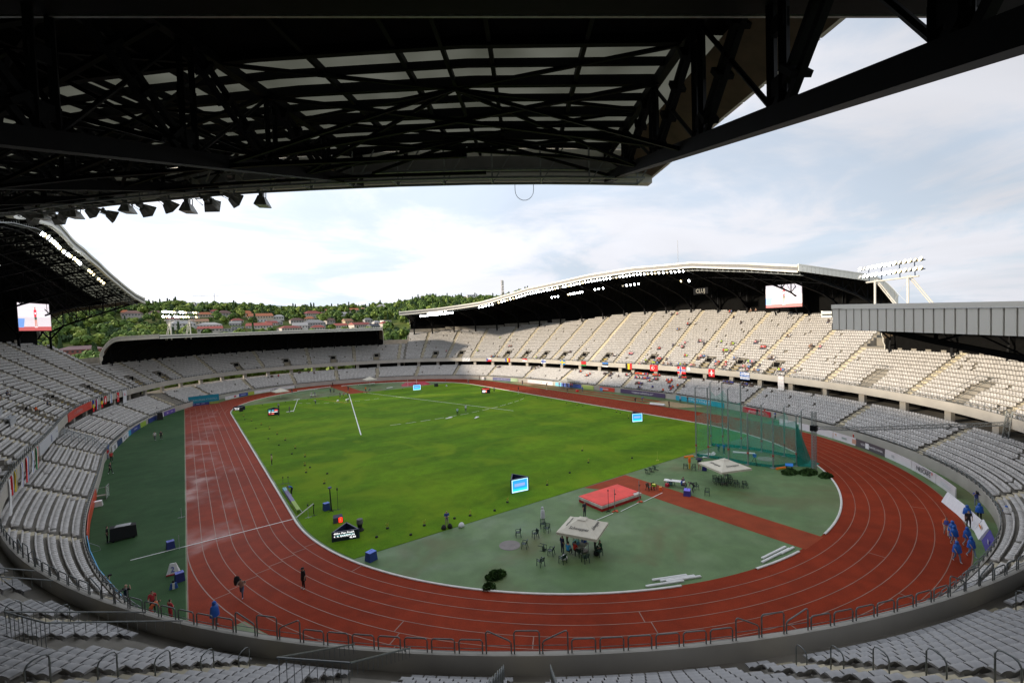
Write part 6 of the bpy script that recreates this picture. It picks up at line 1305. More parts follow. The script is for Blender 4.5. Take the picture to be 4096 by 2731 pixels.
b = MB(); b.tube([(45.91, -24.23, .35), (46.7, -27.91, .35)], .30, 12); tag(b.build('cover_roll', M_white), 'long white roll lying beside the long jump pit on the far straight', 'roll')
# ---------------------------------------------------------------- advertising boards
M_bw = mat('board_white', (.66, .64, .66), .4, var=.08, scale=.7)
def board(pts, h, c, lab, txt=None, tc=(.02, .02, .03), size=None, marks=(), grp='advertising boards', lean=.05, z0=.02, name='advertising_board', lettershift=0, shear=0, sx=1.0):
    """pts: base line left to right as seen from the field; thin board of height h facing the field"""
    t = thing(name, lab, 'board', (0, 0, 0), 0, grp); b = MB(); pts = [Vector((p[0], p[1], 0)) for p in pts]
    cen = Vector((0, 0, 0)); F_ = []; 
    for i, p in enumerate(pts):
        d = (pts[min(i+1, len(pts)-1)]-pts[max(i-1, 0)]).normalized(); n = Vector((d.y, -d.x, 0)); n = n if n.dot(-p) > 0 else -n; F_.append(n)
    for i in range(len(pts)-1):
        A = [pts[i]+F_[i]*(.04+lean), pts[i+1]+F_[i+1]*(.04+lean), pts[i+1]-F_[i+1]*.03, pts[i]-F_[i]*.03]; T = [pts[i]+F_[i]*.04, pts[i+1]+F_[i+1]*.04, pts[i+1]-F_[i+1]*.03, pts[i]-F_[i]*.03]
        b.hexa([a+Vector((0, 0, z0)) for a in A], [a+Vector((0, 0, z0+h)) for a in T])
    b.build('panel', c if isinstance(c, bpy.types.Material) else flat(c, .4), t)
    m = (len(pts)-1)/2; k = int(m); mid = pts[k].lerp(pts[min(k+1, len(pts)-1)], m-k); n = F_[min(int(m+.5), len(F_)-1)]; rz = math.atan2(n.y, n.x)+PI/2
    dirx = Vector((cos(rz), sin(rz), 0)); ln = (pts[-1]-pts[0]).length
    if txt:
        s = min(size or h*.62, ln/max(1, len(txt))/(.60*sx)); text(txt, s, flat(tc), t, mid+n*(.09+lean*.6)+dirx*lettershift+Vector((0, 0, z0+h*.5)), rot=(PI/2, 0, rz), shear=shear, sx=sx)
    for (u, v, w_, hh, mc) in marks:
        bb = MB(); c_ = mid+n*(.08+lean*.5)+dirx*((u-.5)*ln)+Vector((0, 0, z0+h*v)); bb.box(c_, (w_, .02, hh), rz=rz); bb.build('emblem', flat(mc), t)
    return t
def carc(a0, a1, R=47.5, cy=42.195, n=5): return [(R*cos(rad(a0+(a1-a0)*i/n)), cy+R*sin(rad(a0+(a1-a0)*i/n))) for i in range(n+1)]
NB = [(139, 132, M_bw, 'white board with a red dot at the left end of the far curve', None, None, [(.72, .5, .9, .5, (.5, .02, .04)), (.25, .45, .8, .12, (.3, .3, .32))]), (132, 127.6, (.03, .07, .30), 'blue board next to the lime board on the far left curve', None, None, [(.5, .5, 2.0, .14, (.6, .62, .7))]), (127.6, 124.6, (.35, .42, .05), 'lime board on the far left curve', None, None, []),
      (124.6, 106.2, M_bw, 'long white board reading CLUJ ARENA on the left of the far curve', 'CLUJ ARENA', (.02, .02, .06), [(.06, .5, .8, .5, (.02, .2, .15))]), (106.2, 95.8, (.035, .04, .06), 'dark slate board with a white shield on the far curve', 'BANCA    TRANSILVANIA', (.7, .7, .72), [(.47, .5, .8, .8, (.75, .75, .77))]), (95.8, 87.8, M_bw, 'white board reading CLUJ ARENA in the middle of the far curve', 'CLUJ ARENA', (.02, .02, .03), []),
      (87.8, 80.8, M_bw, 'white board with flower marks at both ends left of a blue board', None, None, [(.05, .5, .9, .7, (.35, .20, .15)), (.93, .5, .9, .7, (.35, .22, .16))]), (80.8, 76.3, (.05, .12, .42), 'blue board in the middle of the far curve', None, None, [(.5, .5, 2, .12, (.6, .62, .7))]), (76.3, 73.4, (.38, .45, .06), 'lime board in the middle of the far curve', None, None, []), (73.4, 65.7, (.06, .42, .60), 'light blue board in the middle of the far curve', None, None, []),
      (65.7, 58.8, M_bw, 'white board with flower marks right of the light blue board', None, None, [(.05, .5, .9, .7, (.35, .20, .15)), (.93, .5, .9, .7, (.35, .22, .16))]), (58.8, 47.8, M_bw, 'white board with a small blue mark left of the purple board', None, None, [(.3, .5, .8, .35, (.1, .12, .3))]), (47.8, 36.6, (.10, .10, .34), 'long purple-blue board on the right of the far curve', None, None, [(.2, .5, 1.4, .4, (.10, .14, .5)), (.7, .55, 3.4, .14, (.6, .6, .7))]), (36.6, 28.5, M_bw, 'white board with a red arrow right of the purple-blue board', None, None, [(.35, .5, 1.0, .4, (.4, .05, .1))]),
      (28.5, 20.6, (.09, .085, .17), 'dull violet board near the far right corner', None, None, [(.5, .55, 4, .1, (.4, .4, .5))]), (20.6, 12.7, M_bw, 'white board with a small ring at the far right corner', None, None, [(.55, .5, .5, .4, (.3, .1, .1))])]
for a0, a1, c, lab, tx, tcx, mk in NB: board(carc(a0, a1), 1.0, c, lab, tx, tcx or (0, 0, 0), .72, mk, 'advertising boards along the far curve')
board([(-45.3, 66.9), (-37.7, 67.8)], 2.5, flat((.0, .20, .30)), 'large teal board reading EUROPEAN ATHLETICS at the end of the left straight', '@EUROPEAN ATHLETICS', (.30, .50, .55), .72, [], 'large boards at the far left', z0=.3, sx=.82)
board([(-45.3, 66.7), (-40.3, 67.3)], .75, (.02, .03, .16), 'dark blue strip below the left part of the large teal board', None, marks=[(.2, .6, .9, .12, (.4, .4, .55)), (.45, .6, .9, .12, (.4, .4, .55)), (.7, .6, .9, .12, (.4, .4, .55))], z0=.02); board([(-40.2, 67.3), (-37.7, 67.6)], .75, (.20, .26, .05), 'dull lime strip below the right part of the large teal board', z0=.02)
def warc(a0, a1, d=-.10, n=4): return [P(a0+(a1-a0)*i/n, wall_off(a0+(a1-a0)*i/n)+d) for i in range(n+1)]
WB = [(43.7, 37.0, (.04, .05, .16), 'navy board with a row of pale dots on the far wall', None, None, [(.25+.08*i, .55, .3, .15, (.4, .4, .5)) for i in range(7)]), (37.0, 34.2, (.28, .38, .22), 'pale green board beside the navy dotted one', None, None, []), (30.3, 20.0, M_bw, 'long white board with two small red marks on the far wall', None, None, [(.55, .5, .2, .4, (.5, .2, .1)), (.8, .45, .5, .3, (.5, .2, .2))]), (18.9, 16.5, (.15, .45, .60), 'pale blue board at the left of the far parasol', None, None, []), (16.5, 8.9, (.05, .10, .38), 'blue board behind the people under the far parasol', None, None, []),
      (8.3, 4.2, (.40, .50, .14), 'pale lime board right of the far parasol', None, None, []), (2.0, -3.0, (.62, .06, .04), 'red banner with white swirls on the far wall', None, None, [(.12, .4, 1.0, .9, (.10, .30, .65)), (.4, .5, 2.2, .35, (.75, .5, .45))]), (-5.0, -18.6, (.09, .06, .13), 'long purple banner reading european-athletics.com', 'european-athletics.com', (.75, .72, .75), [(.06, .3, 1.6, .12, (.6, .5, .6))]), (-21.6, -33.5, (.03, .36, .50), 'long cyan banner reading EUROPEAN ATHLETICS behind the cage', 'EUROPEAN ATHLETICS', (.55, .75, .80), [(.06, .45, 1.5, .7, (.5, .75, .85))]), (-37.5, -42.8, (.50, .012, .03), 'red crumpled banner with white lettering behind the cage', 'electrodom', (.75, .6, .6), [])]
for a0, a1, c, lab, tx, tcx, mk in WB: board(warc(a0, a1), 1.15, c, lab, tx, tcx or (0, 0, 0), .85, mk, 'boards on the far pitch wall')
def sarc(a0, a1, R=47.4): return carc(a0, a1, R, -42.195)
SB = [(-14.8, -22.6, M_bw, 'white board just behind the throwing cage', None, None, [(.6, .5, .5, .6, (.25, .35, .15))]), (-22.8, -28.4, M_bw, 'white board under the lattice tower', None, None, []), (-28.6, -34.1, M_bw, 'white board with flower marks right of the lattice tower', None, None, [(.05, .5, .8, .7, (.55, .35, .25)), (.5, .5, 1.0, .3, (.3, .35, .33)), (.95, .5, .8, .7, (.55, .30, .22))]), (-34.2, -41.5, (.085, .078, .09), 'dark grey board with a white shield reading BANCA TRANSILVANIA', 'BANCA     TRANSILVANIA', (.75, .75, .77), [(.40, .5, .75, .8, (.75, .75, .77))]),
      (-41.6, -48.4, M_bw, 'plain white board left of the coffee board', None, None, [(.3, .5, .6, .4, (.5, .5, .52))]), (-48.5, -55.0, M_bw, 'white board with tall black NESCAFE lettering', 'NESCAFE', (.04, .04, .045), [(.86, .75, .15, .35, (.7, .15, .12)), (.64, .86, 2.0, .06, (.05, .05, .06))]), (-55.1, -61.0, M_bw, 'white board with faint grey writing before the blank white one', None, None, [(.08, .5, .3, .4, (.3, .35, .4)), (.5, .6, 2.5, .06, (.5, .55, .6)), (.5, .4, 2.5, .06, (.5, .55, .6))])]
for a0, a1, c, lab, tx, tcx, mk in SB: board(sarc(a0, a1), 1.15, c, lab, tx, tcx or (0, 0, 0), .80, mk, 'boards along the right bend')
board([(20.9, -83.4), (17.8, -85.3), (14.2, -87.2)], 1.1, flat((.72, .72, .74)), 'long blank white board behind the volunteers in blue', None, grp='boards along the right bend', lean=.5)
board([(14.3, -87.3), (12.1, -88.0)], 1.2, flat((.70, .70, .72)), 'white board with a slanting orange mark beside the volunteers', None, marks=[(.45, .7, .9, .25, (.7, .25, .05)), (.55, .35, 1.0, .05, (.4, .4, .45))], grp='boards along the right bend', lean=.6)
board([(12.1, -88.1), (8.6, -89.1)], 1.1, flat((.06, .05, .26)), 'purple part of the sagging banner at the near right wall', None, marks=[(.5, .5, .5, .5, (.5, .5, .6))], grp='boards along the right bend', lean=.5); board([(8.6, -89.1), (3.2, -89.2)], 1.0, flat((.02, .06, .42)), 'blue part of the sagging banner at the near right wall', None, marks=[(.5, .6, 2.0, .18, (.5, .55, .7))], grp='boards along the right bend', lean=.4)
WW = [(131.7, 136.0, (.12, .07, .34), 'violet board at the far end of the left wall', [(.3, .5, .8, .4, (.5, .4, .6)), (.7, .5, 1.2, .2, (.5, .4, .6))]), (136.2, 139, M_bw, 'white board right of the dark group on the left wall', []), (139, 143, (.03, .05, .2), 'dark blue board on the left wall', []), (144.4, 147.5, (.28, .42, .05), 'lime board on the left wall', []), (147.5, 153.4, (.03, .05, .24), 'long navy board on the left wall', [(.5, .55, 2.4, .14, (.45, .48, .6))]), (153.4, 155.2, (.05, .35, .55), 'small sky blue board on the left wall', []), (155.2, 160.5, M_bw, 'white board with grey letters on the left wall', [(.3, .5, .5, .5, (.1, .1, .12)), (.6, .5, .5, .5, (.1, .1, .12))]), (160.5, 164.0, (.02, .04, .13), 'dark navy board beside the second white one on the left wall', []), (164.3, 168.5, M_bw, 'white board with a black round mark above the red-shirted people', [(.5, .5, .8, .7, (.05, .05, .05)), (.5, .5, .5, .45, (.6, .6, .6))])]
for a0, a1, c, lab, mk in WW: board(warc(a0, a1, -.12), 1.05, c, lab, None, marks=mk, grp='boards on the left pitch wall')
board([P(a, wall_off(a)-.12) for a in (196, 201, 206, 211)], 1.1, (.62, .06, .02), 'long orange-red banner on the near left pitch wall', None, grp='boards on the left pitch wall', z0=.25)
board([P(a, wall_off(a)-.12) for a in (211.5, 215, 219, 224)], 1.1, (.04, .33, .62), 'long sky blue banner on the near left pitch wall', None, grp='boards on the left pitch wall', z0=.25)
# banners hung on the upper parapet at left
def pbanner(a0, a1, c, lab, zt, zb, txt=None, tc=(.6, .3, .3), marks=()):
    n = 6; pts = [P(a0+(a1-a0)*i/n, -.2) for i in range(n+1)]
    return board(pts, zt-zb, c, lab, txt, tc, .75, marks, 'banners on the left parapet', lean=.02, z0=zb)
pbanner(168.8, 153.6, (.55, .03, .01), 'long orange-red banner hung on the left parapet', 7.85, 6.35, 'BT  CLUJ NAPOCA', (.62, .30, .28))
pbanner(195.0, 180.5, (.55, .56, .60), 'long grey-white banner hung on the left parapet', 7.75, 6.35, None, marks=[(.55, .5, .3, .9, (.10, .12, .3)), (.9, .6, 1.2, .1, (.3, .32, .4))])
# flags over the parapet
W_, R_f, B_f, Y_f, K_f, G_f = (.72, .72, .72), (.60, .015, .02), (.03, .06, .32), (.70, .52, .03), (.012, .012, .012), (.02, .22, .06)
def flag(ph, w_, h, fn, lab, z=7.8, slant=0.0):
    cols = []; nx, ny = 18, 12; b = MB(); n = Nrm(ph)
    def pt(i, j):
        u = (i/nx-.5)*w_*(1-.25*abs(slant)*j/ny); a = ph-u/speed(ph, -.25)+slant*j/ny*h/speed(ph, -.25)*.5; o = -.22-.06*sin(i*1.1+j*.4)-.03*j/ny; q = P(a, o); return (q[0], q[1], z-h*j/ny)
    for i in range(nx):
        for j in range(ny):
            c = fn((i+.5)/nx, (j+.5)/ny)
            if c not in cols: cols.append(c)
            b.add([pt(i, j), pt(i+1, j), pt(i+1, j+1), pt(i, j+1)], [(0, 1, 2, 3), (3, 2, 1, 0)], cols.index(c))
    return tag(b.build('flag', [flat(c, .8) for c in cols]), lab, 'flag', 'flags over the parapet')
def hz(*c): return lambda u, v: c[min(len(c)-1, int(v*len(c)))]
def vt(*c): return lambda u, v: c[min(len(c)-1, int(u*len(c)))]
def cross(bg, cr, inn=None): return lambda u, v: (inn if inn and (abs(u-.38) < .05 or abs(v-.5) < .07) else cr) if abs(u-.38) < .10 or abs(v-.5) < .14 else bg
cz = lambda u, v: B_f if u < .5*(1-abs(2*v-1)) else (W_ if v < .5 else R_f)
tk = lambda u, v: W_ if (math.hypot((u-.38)*1.5, v-.5) < .26 and math.hypot((u-.44)*1.5, v-.5) > .2) or math.hypot((u-.58)*1.5, v-.5) < .07 else R_f
swf = lambda u, v: W_ if (abs(u-.5) < .10 and abs(v-.5) < .32) or (abs(v-.5) < .12 and abs(u-.5) < .26) else R_f
gk = lambda u, v: (W_ if abs(u-.19) < .04 or abs(v-.27) < .05 else (.05, .15, .45)) if (u < .38 and v < .55) else ((.05, .15, .45) if int(v*9) % 2 == 0 else W_)
byl = lambda u, v: R_f if v < .66 else G_f
for a, w_, h, fn, lab in [(54.8, 3.6, 1.4, lambda u, v: W_ if (int(u*9)+int(v*6)) % 4 else (.5, .5, .55), 'white sheet with faint pattern at the left of the far flags'), (47.8, 2.3, 1.35, cz, 'flag with blue wedge, white over red'), (41.6, 2.2, 1.4, vt(B_f, Y_f, R_f), 'blue, yellow and red upright-striped flag on the far parapet'), (35.5, 2.2, 1.1, lambda u, v: (R_f if v < .3 or (u > .6 and v < .5) else W_), 'small crumpled red and white flag on the far parapet'), (28.4, 2.2, 1.5, cross(W_, (.03, .08, .35)), 'white flag with a blue cross'), (20.8, 2.2, 1.5, cross((.03, .20, .50), Y_f), 'blue flag with a yellow cross'), (12.5, 2.0, 1.5, byl, 'red over green flag'), (4.4, 2.2, 1.4, hz((.05, .20, .55), K_f, W_), 'blue, black and white flag'),
                             (-3.6, 2.2, 1.7, vt(K_f, Y_f, R_f), 'black, yellow and red upright-striped flag on the far parapet'), (-11.3, 2.6, 1.7, tk, 'red flag with a white crescent and star on the far parapet'), (-19.0, 2.6, 1.9, cross(R_f, W_, B_f), 'red flag with a blue cross edged white'), (-20.9, 1.1, .9, lambda u, v: W_, 'small plain white flag right of the red cross flag'), (-26.5, 1.8, 1.9, swf, 'square red flag with a white cross on the far parapet'), (-33.8, 2.6, 1.7, gk, 'blue and white striped flag with a cross corner'), (-40.6, 1.5, 3.0, lambda u, v: W_ if (int(v*12) % 3) else (.66, .60, .62), 'long white banner hanging askew from the right parapet'),
                             (152.7, .9, 2.3, hz(B_f, Y_f, R_f), 'hanging blue, yellow and red flag on the left parapet next to the red banner'), (151.1, 1.1, 2.2, vt(R_f, B_f, W_), 'twisted red, blue and white flag on the left parapet'), (148.8, .9, 2.2, hz(K_f, Y_f, R_f), 'hanging black, yellow and red flag on the left parapet'), (147.3, 1.3, 1.7, swf, 'red flag with a white cross on the left parapet'), (144.9, 1.2, 1.9, vt(W_, (.05, .12, .35), W_), 'hanging white and blue flag on the left parapet'), (142.2, 1.1, 2.2, tk, 'hanging red flag with white crescent on the left parapet'), (139.7, 1.9, 3.0, lambda u, v: (.6, .6, .63) if math.hypot(u-.5, v-.3) > .12 else (.55, .15, .2), 'long white banner with a round red mark at the end of the left flags')]: flag(a, w_, h, fn, lab)
for a, w_, h, fn, lab, sl in [(196.6, 1.0, 2.5, vt(G_f, W_, R_f), 'green, white and red flag hanging over the near left parapet', .4), (198.8, .9, 2.4, vt(W_, (.2, .3, .6), W_), 'white and pale blue flag hanging over the near left parapet', .5), (201.6, 1.2, 2.6, vt(R_f, W_, (.08, .14, .45)), 'red, white and blue flag hanging over the near left parapet', .4), (204, .9, 2.5, vt(W_, (.12, .10, .4), W_), 'crumpled white and violet flag hanging over the near left parapet', .4), (207.0, .9, 2.0, vt(Y_f, (.05, .2, .5), Y_f), 'yellow and blue flag hanging over the near left parapet', .3), (208.8, .8, 1.8, vt(R_f, (.4, .1, .15), W_), 'crimson flag beside the long white one on the near left parapet', .2), (210.0, 1.1, 3.2, lambda u, v: W_ if u < .7 or v > .3 else R_f, 'long white flag hanging over the nearest left parapet', .35)]: flag(a, w_, h, fn, lab, slant=sl)
# grey commentary desks among the seats of the left upper tier
for i, (q, k) in enumerate([(184, 4), (182, 6), (179, 8), (176, 12), (188, 9)]):
    n = Nrm(q); z = Z0+RI*k; t = thing('press_desk', 'grey commentary desk in the left upper tier, %s from the parapet' % ('first', 'second', 'third', 'fifth', 'fourth')[i], 'desk', P(q, .5+TR*k+.1, z), math.atan2(n.y, n.x)-PI/2, 'grey commentary desks in the left upper tier')
    MB().box((0, 0, .55), (3.6, .08, 1.1)).build('front_panel', flat((.40, .41, .43), .4), t); MB().box((0, .3, 1.08), (3.6, .6, .05)).build('desk_top', flat((.34, .35, .36)), t)
    for s in (-1.2, .2, 1.1): MB().hexa([(s-.25, .35, 1.1), (s+.25, .35, 1.1), (s+.25, .4, 1.1), (s-.25, .4, 1.1)], [(s-.25, .25, 1.45), (s+.25, .25, 1.45), (s+.25, .3, 1.45), (s-.25, .3, 1.45)]).build('monitor', flat((.5, .52, .55), .3), t)

# ---------------------------------------------------------------- hillside: houses, mast, crane, woods
HS = [(-22, 542, 20, 6, 'flats'), (-87, 441, 4.5, 2.5, 'or'), (-81, 429, 10, 4.6, 'br'), (-65, 436, 7.5, 3.2, 'br'), (-46, 378, 13, 5.1, 'wh'), (-19, 454, 5.5, 3.5, 'rd'), (-12, 435, 7.7, 5, 'br'), (-28, 432, 10, 3, 'or'), (9, 448, 5.4, 3.3, 'or'), (-34, 394, 10.7, 2.6, 'tn'), (-27, 378, 13.5, 3.2, 'wh'), (-27, 362, 13, 3, 'rd'), (-15, 361, 7.4, 3.7, 'gr'), (-7, 369, 6.8, 3.8, 'gr'), (-52, 404, 6.9, 2.2, 'rd'), (-99, 301, 17, 4, 'long'), (39, 537, 7.2, 4, 'rd'), (53, 535, 7.3, 3.8, 'wh'), (69, 532, 12.6, 3, 'wh'), (8, 442, 5.1, 3.5, 'or'), (21, 471, 5, 3.4, 'or'), (17, 421, 15.8, 5, 'or'), (69, 438, 14.6, 5.5, 'rd'), (91, 495, 11, 4, 'rd'), (141, 515, 16.5, 4.6, 'flats'), (119, 471, 13, 4, 'or'), (136, 468, 7.2, 3.8, 'tn'), (151, 454, 8.2, 6, 'wh'), (88, 376, 6.7, 4.2, 'tn'), (107, 372, 6, 3.2, 'gr'), (120, 357, 6.8, 3.8, 'wh'), (16, 407, 6.5, 2.2, 'wh'), (26, 395, 9.7, 3.6, 'gr'), (10, 371, 15, 4.5, 'rd'), (-7, 384, 6.6, 3.7, 'gr'), (46, 400, 9.2, 4.2, 'br'), (43, 368, 9.4, 4.7, 'wh'), (56, 374, 15, 5.6, 'gr'), (33, 362, 13.9, 2.8, 'rd'), (56, 358, 8.7, 3, 'rd'), (76, 358, 8.8, 3, 'rd'), (92, 350, 13.7, 4.2, 'rd'), (101, 338, 7.3, 3.8, 'dk'), (113, 343, 5, 3, 'rd'), (15, 380, 7, 3.8, 'or'), (22, 389, 7.1, 3.2, 'rd'), (109, 353, 5, 3, 'wh'), (198, 494, 11.3, 6.5, 'or'), (249, 471, 9, 5.2, 'wh'), (267, 461, 10.4, 5.8, 'tn'), (254, 418, 7.5, 7, 'flats'), (286, 450, 9.2, 4.6, 'or'), (227, 482, 10, 3.8, 'gr'), (48, 536, 5.2, 2.8, 'wh'), (115, 522, 6.5, 2.8, 'wh'), (60, 410, 7, 3.6, 'or'), (75, 392, 6.5, 3.4, 'br'), (-5, 398, 7, 3.4, 'rd'), (35, 430, 7, 3.4, 'wh'), (100, 430, 7, 3.6, 'wh')]
HC = {'or': ((.50, .42, .32), (.42, .13, .05), 'orange-tiled'), 'rd': ((.50, .45, .40), (.28, .06, .045), 'dark red-roofed'), 'br': ((.38, .35, .33), (.15, .08, .065), 'brown-roofed'), 'wh': ((.62, .61, .58), (.38, .37, .36), 'white-walled'), 'gr': ((.36, .36, .35), (.22, .22, .22), 'grey'), 'tn': ((.48, .40, .26), (.30, .16, .09), 'tan-walled'), 'dk': ((.40, .40, .40), (.04, .045, .06), 'dark-roofed'), 'flats': ((.60, .59, .57), (.45, .44, .43), 'white flat-roofed'), 'long': ((.30, .10, .08), (.17, .10, .10), 'long brick')}
ordn = {}
M_glass = mat('house_glass', (.05, .06, .07), .15, var=0)
hs_sorted = sorted(HS, key=lambda h: math.atan2(h[0]-CAM_POS[0], h[1]-CAM_POS[1]))
ORD = ["leftmost"]+[w__+" from left" for w__ in "second third fourth fifth sixth seventh eighth ninth tenth eleventh twelfth thirteenth fourteenth fifteenth".split()]
for x, y, w_, h, k in hs_sorted:
    i = ordn.get(k, 0); ordn[k] = i+1; z = float(th(np.array(float(x)), np.array(float(y)))); wall, rf, nm = HC[k]; r_ = random.Random(int(x*7+y))
    t = thing('apartment_block' if k == 'flats' else 'house', '%s %s on the wooded hillside, %s of its kind' % (nm, 'block' if k == 'flats' else 'house', ORD[i]), 'building', (x, y, z-1.0), r_.uniform(-.35, .35), 'houses on the far hillside')
    w_ *= 1.35; h = max(h, 3.8)*1.3; d = w_*r_.uniform(.6, .8) if w_ < 12 else w_*.5; hb = h*.62+1.0 if k not in ('flats',) else h+1
    MB().box((0, 0, hb/2), (w_, d, hb)).build('wall', flat(wall), t)
    if k in ('flats',) or (k in ('gr', 'wh') and r_.random() < .45): MB().box((0, 0, hb+.12), (w_+.3, d+.3, .25)).build('roof', flat(rf), t)
    else:
        b = MB(); e = .45; rh = h*.42; hip = r_.random() < .6; q = w_/2*(.45 if hip else 1.0)
        A = [(-w_/2-e, -d/2-e, hb), (w_/2+e, -d/2-e, hb), (w_/2+e, d/2+e, hb), (-w_/2-e, d/2+e, hb), (-q, 0, hb+rh), (q, 0, hb+rh)]
        b.add(A, [(0, 1, 5, 4), (2, 3, 4, 5), (1, 2, 5), (3, 0, 4), (3, 2, 1, 0)]); rfo = b.build('roof', flat(rf), t)
        MB().box((w_*.2, d*.1, hb+rh*.8), (.6, .6, 1.2)).build('chimney', flat((.3, .15, .1)), rfo)
    nf = max(1, int(hb/2.7)); nw = max(2, int(w_/2.2))
    for f in range(nf):
        for c in range(nw):
            if nf*nw > 24 and (f+c) % 2: continue
            MB().box((-w_/2+w_*(c+.5)/nw, -d/2-.03, hb-1.2-2.6*f), (w_/nw*.45, .08, 1.1)).build('window', M_glass, t)
# antenna mast on the hill, crane over the white block
t = thing('antenna_mast', 'slender white antenna mast standing on the hilltop', 'mast', (285, 392, 47)); b = MB(); lattice(b, (0, 0, 0), (0, 0, 29), 2.2, 14, .16); b.build('lattice', flat((.55, .50, .48)), t); b = MB()
for z in (17, 20, 23, 25, 27): b.box((0, -1.2, z), (3.2, .4, 1.6)); b.box((1.3, 0, z-1), (.4, 2.4, 1.4))
b.build('antenna_panels', flat((.6, .58, .56)), t)
t = thing('tower_crane', 'pale tower crane over the white flat-roofed block', 'crane', (-14, 545, 48)); b = MB(); b.bar((0, 0, 0), (0, 0, 18), .5); b.build('mast', flat((.45, .43, .4)), t); b = MB(); b.bar((-21, 0, 16), (5, 0, 16), .35); b.bar((0, 0, 19), (-14, 0, 16), .12); b.bar((0, 0, 19), (4, 0, 16), .12); b.bar((0, 0, 16), (0, 0, 19), .4); b.build('jib', flat((.45, .43, .4)), t)
t = thing('roof_antenna', 'thin vertical antenna rod on top of the far wave-shaped roof', 'antenna', QE(-14, 12, 0)); MB().tube([(0, 0, 0), (0, 0, 9)], .06, 5).build('rod', flat((.4, .4, .42)), t)
# airliner in the upper right sky
t = thing('airliner', 'small violet-grey airliner high in the upper right sky', 'aircraft', (829.7, 112.0, 410.0)); m = flat((.10, .06, .16)); m2 = flat((.16, .17, .21)); R = Matrix.Rotation(rad(-62), 4, 'Z')
b = MB(); b.tube([(-8.5, 0, 1.5), (-7.5, 0, 1.2), (0, 0, 0), (6, 0, -1.0), (9, 0, -1.2)], [.2, 1.0, 1.1, 1.0, .3], 10); b.build('fuselage', m2, t, smooth=True)
b = MB(); b.hexa([(-1, 0, 0), (2.5, 0, 0), (-1.5, 10, .5), (-3.2, 10, .5)], [(-1, 0, .25), (2.5, 0, .25), (-1.5, 10, .6), (-3.2, 10, .6)]); b.hexa([(-3.2, -10, .5), (-1.5, -10, .5), (2.5, 0, 0), (-1, 0, 0)], [(-3.2, -10, .6), (-1.5, -10, .6), (2.5, 0, .25), (-1, 0, .25)]); b.build('wing', m2, t)
b = MB(); b.hexa([(-8.5, -.1, 1.4), (-6, -.1, 1.2), (-6, .1, 1.2), (-8.5, .1, 1.4)], [(-9.5, -.1, 4.4), (-8.2, -.1, 4.4), (-8.2, .1, 4.4), (-9.5, .1, 4.4)]); b.hexa([(-8.5, -3, 1.6), (-7.5, -3, 1.6), (-6.5, 3, 1.6), (-8.5, 3, 1.6)], [(-8.5, -3, 1.75), (-7.5, -3, 1.75), (-6.5, 3, 1.75), (-8.5, 3, 1.75)]); b.build('tail', m, t)
for s in (-3.4, 3.4): MB().tube([(-.5, s, -.9), (2, s, -.9)], .55, 8).build('engine', m, t)
t.rotation_euler = (rad(8), 0, rad(125)); t.scale = (.85,)*3
# trees
def tree_template(seed, h, w_, n, leaf, conif=False):
    r = random.Random(seed); V = []; F = []
    blobs = []
    for i in range(7 if not conif else 5):
        a = r.uniform(0, 2*PI); q = r.uniform(.1, .34)*w_; blobs.append((q*cos(a), q*sin(a), h*r.uniform(.42, .80), w_*r.uniform(.20, .34)))
    blobs.append((0, 0, h*.82, w_*.22))
    for i in range(n):
        if conif: z = h*(.12+.86*r.random()); rr_ = w_*.5*(1-z/h)*r.uniform(.5, 1); a = r.uniform(0, 2*PI); c = Vector((rr_*cos(a), rr_*sin(a), z)); nn = Vector((cos(a), sin(a), .3))
        else:
            bx, by, bz, br = r.choice(blobs); nn = Vector((r.gauss(0, 1), r.gauss(0, 1), r.gauss(0, 1)+.25)).normalized(); c = Vector((bx, by, bz))+nn*br*r.uniform(.75, 1.08)
        u = nn.cross(Vector((r.random()-.5, r.random()-.5, r.random()))).normalized(); v = nn.cross(u).normalized(); nn2 = (nn+u*r.uniform(-.5, .5)).normalized(); v = nn2.cross(u).normalized(); s = leaf*r.uniform(.6, 1.3); o = len(V)
        V += [c-u*s-v*s*.7, c+u*s*.8-v*s, c+u*s+v*s*.7, c-u*s*.7+v*s]; F.append((o, o+1, o+2, o+3))
    nl = len(F)
    for i in range(5):
        a0, a1 = 2*PI*i/5, 2*PI*(i+1)/5; o = len(V); V += [Vector((.22*cos(a0), .22*sin(a0), -1)), Vector((.22*cos(a1), .22*sin(a1), -1)), Vector((.1*cos(a1), .1*sin(a1), h*.6)), Vector((.1*cos(a0), .1*sin(a0), h*.6))]; F.append((o, o+1, o+2, o+3))
    return np.array([tuple(v) for v in V]), np.array(F), nl
M_leaf = [mat('foliage_%d' % i, c, .8, col2=c2, scale=.35, var=.3) for i, (c, c2) in enumerate([((.11, .19, .025), (.055, .11, .015)), ((.17, .24, .03), (.09, .15, .02)), ((.05, .10, .025), (.025, .06, .016)), ((.22, .28, .04), (.12, .19, .025))])]
M_bark = mat('bark', (.10, .075, .05), .9, var=.2)
TT = [tree_template(1, 9, 8.5, 230, .75), tree_template(2, 11, 9, 260, .8), tree_template(3, 7, 7, 170, .7), tree_template(4, 13, 5, 180, .65, True)]
KINDS = [('broad mid-green tree', 0), ('tall yellow-green tree', 1), ('small dark green tree', 2), ('narrow dark conifer', 2)]
rt = random.Random(21); hp = [(h[0], h[1], h[2]) for h in HS]
def ok(x, y, cl=1.0):
    for hx, hy, hw in hp:
        dx, dy = x-hx, y-hy
        if abs(dx) < hw*.62+2.5 and -hw*.6-20*cl < dy < hw*.5+2: return False
    return True
pts = []
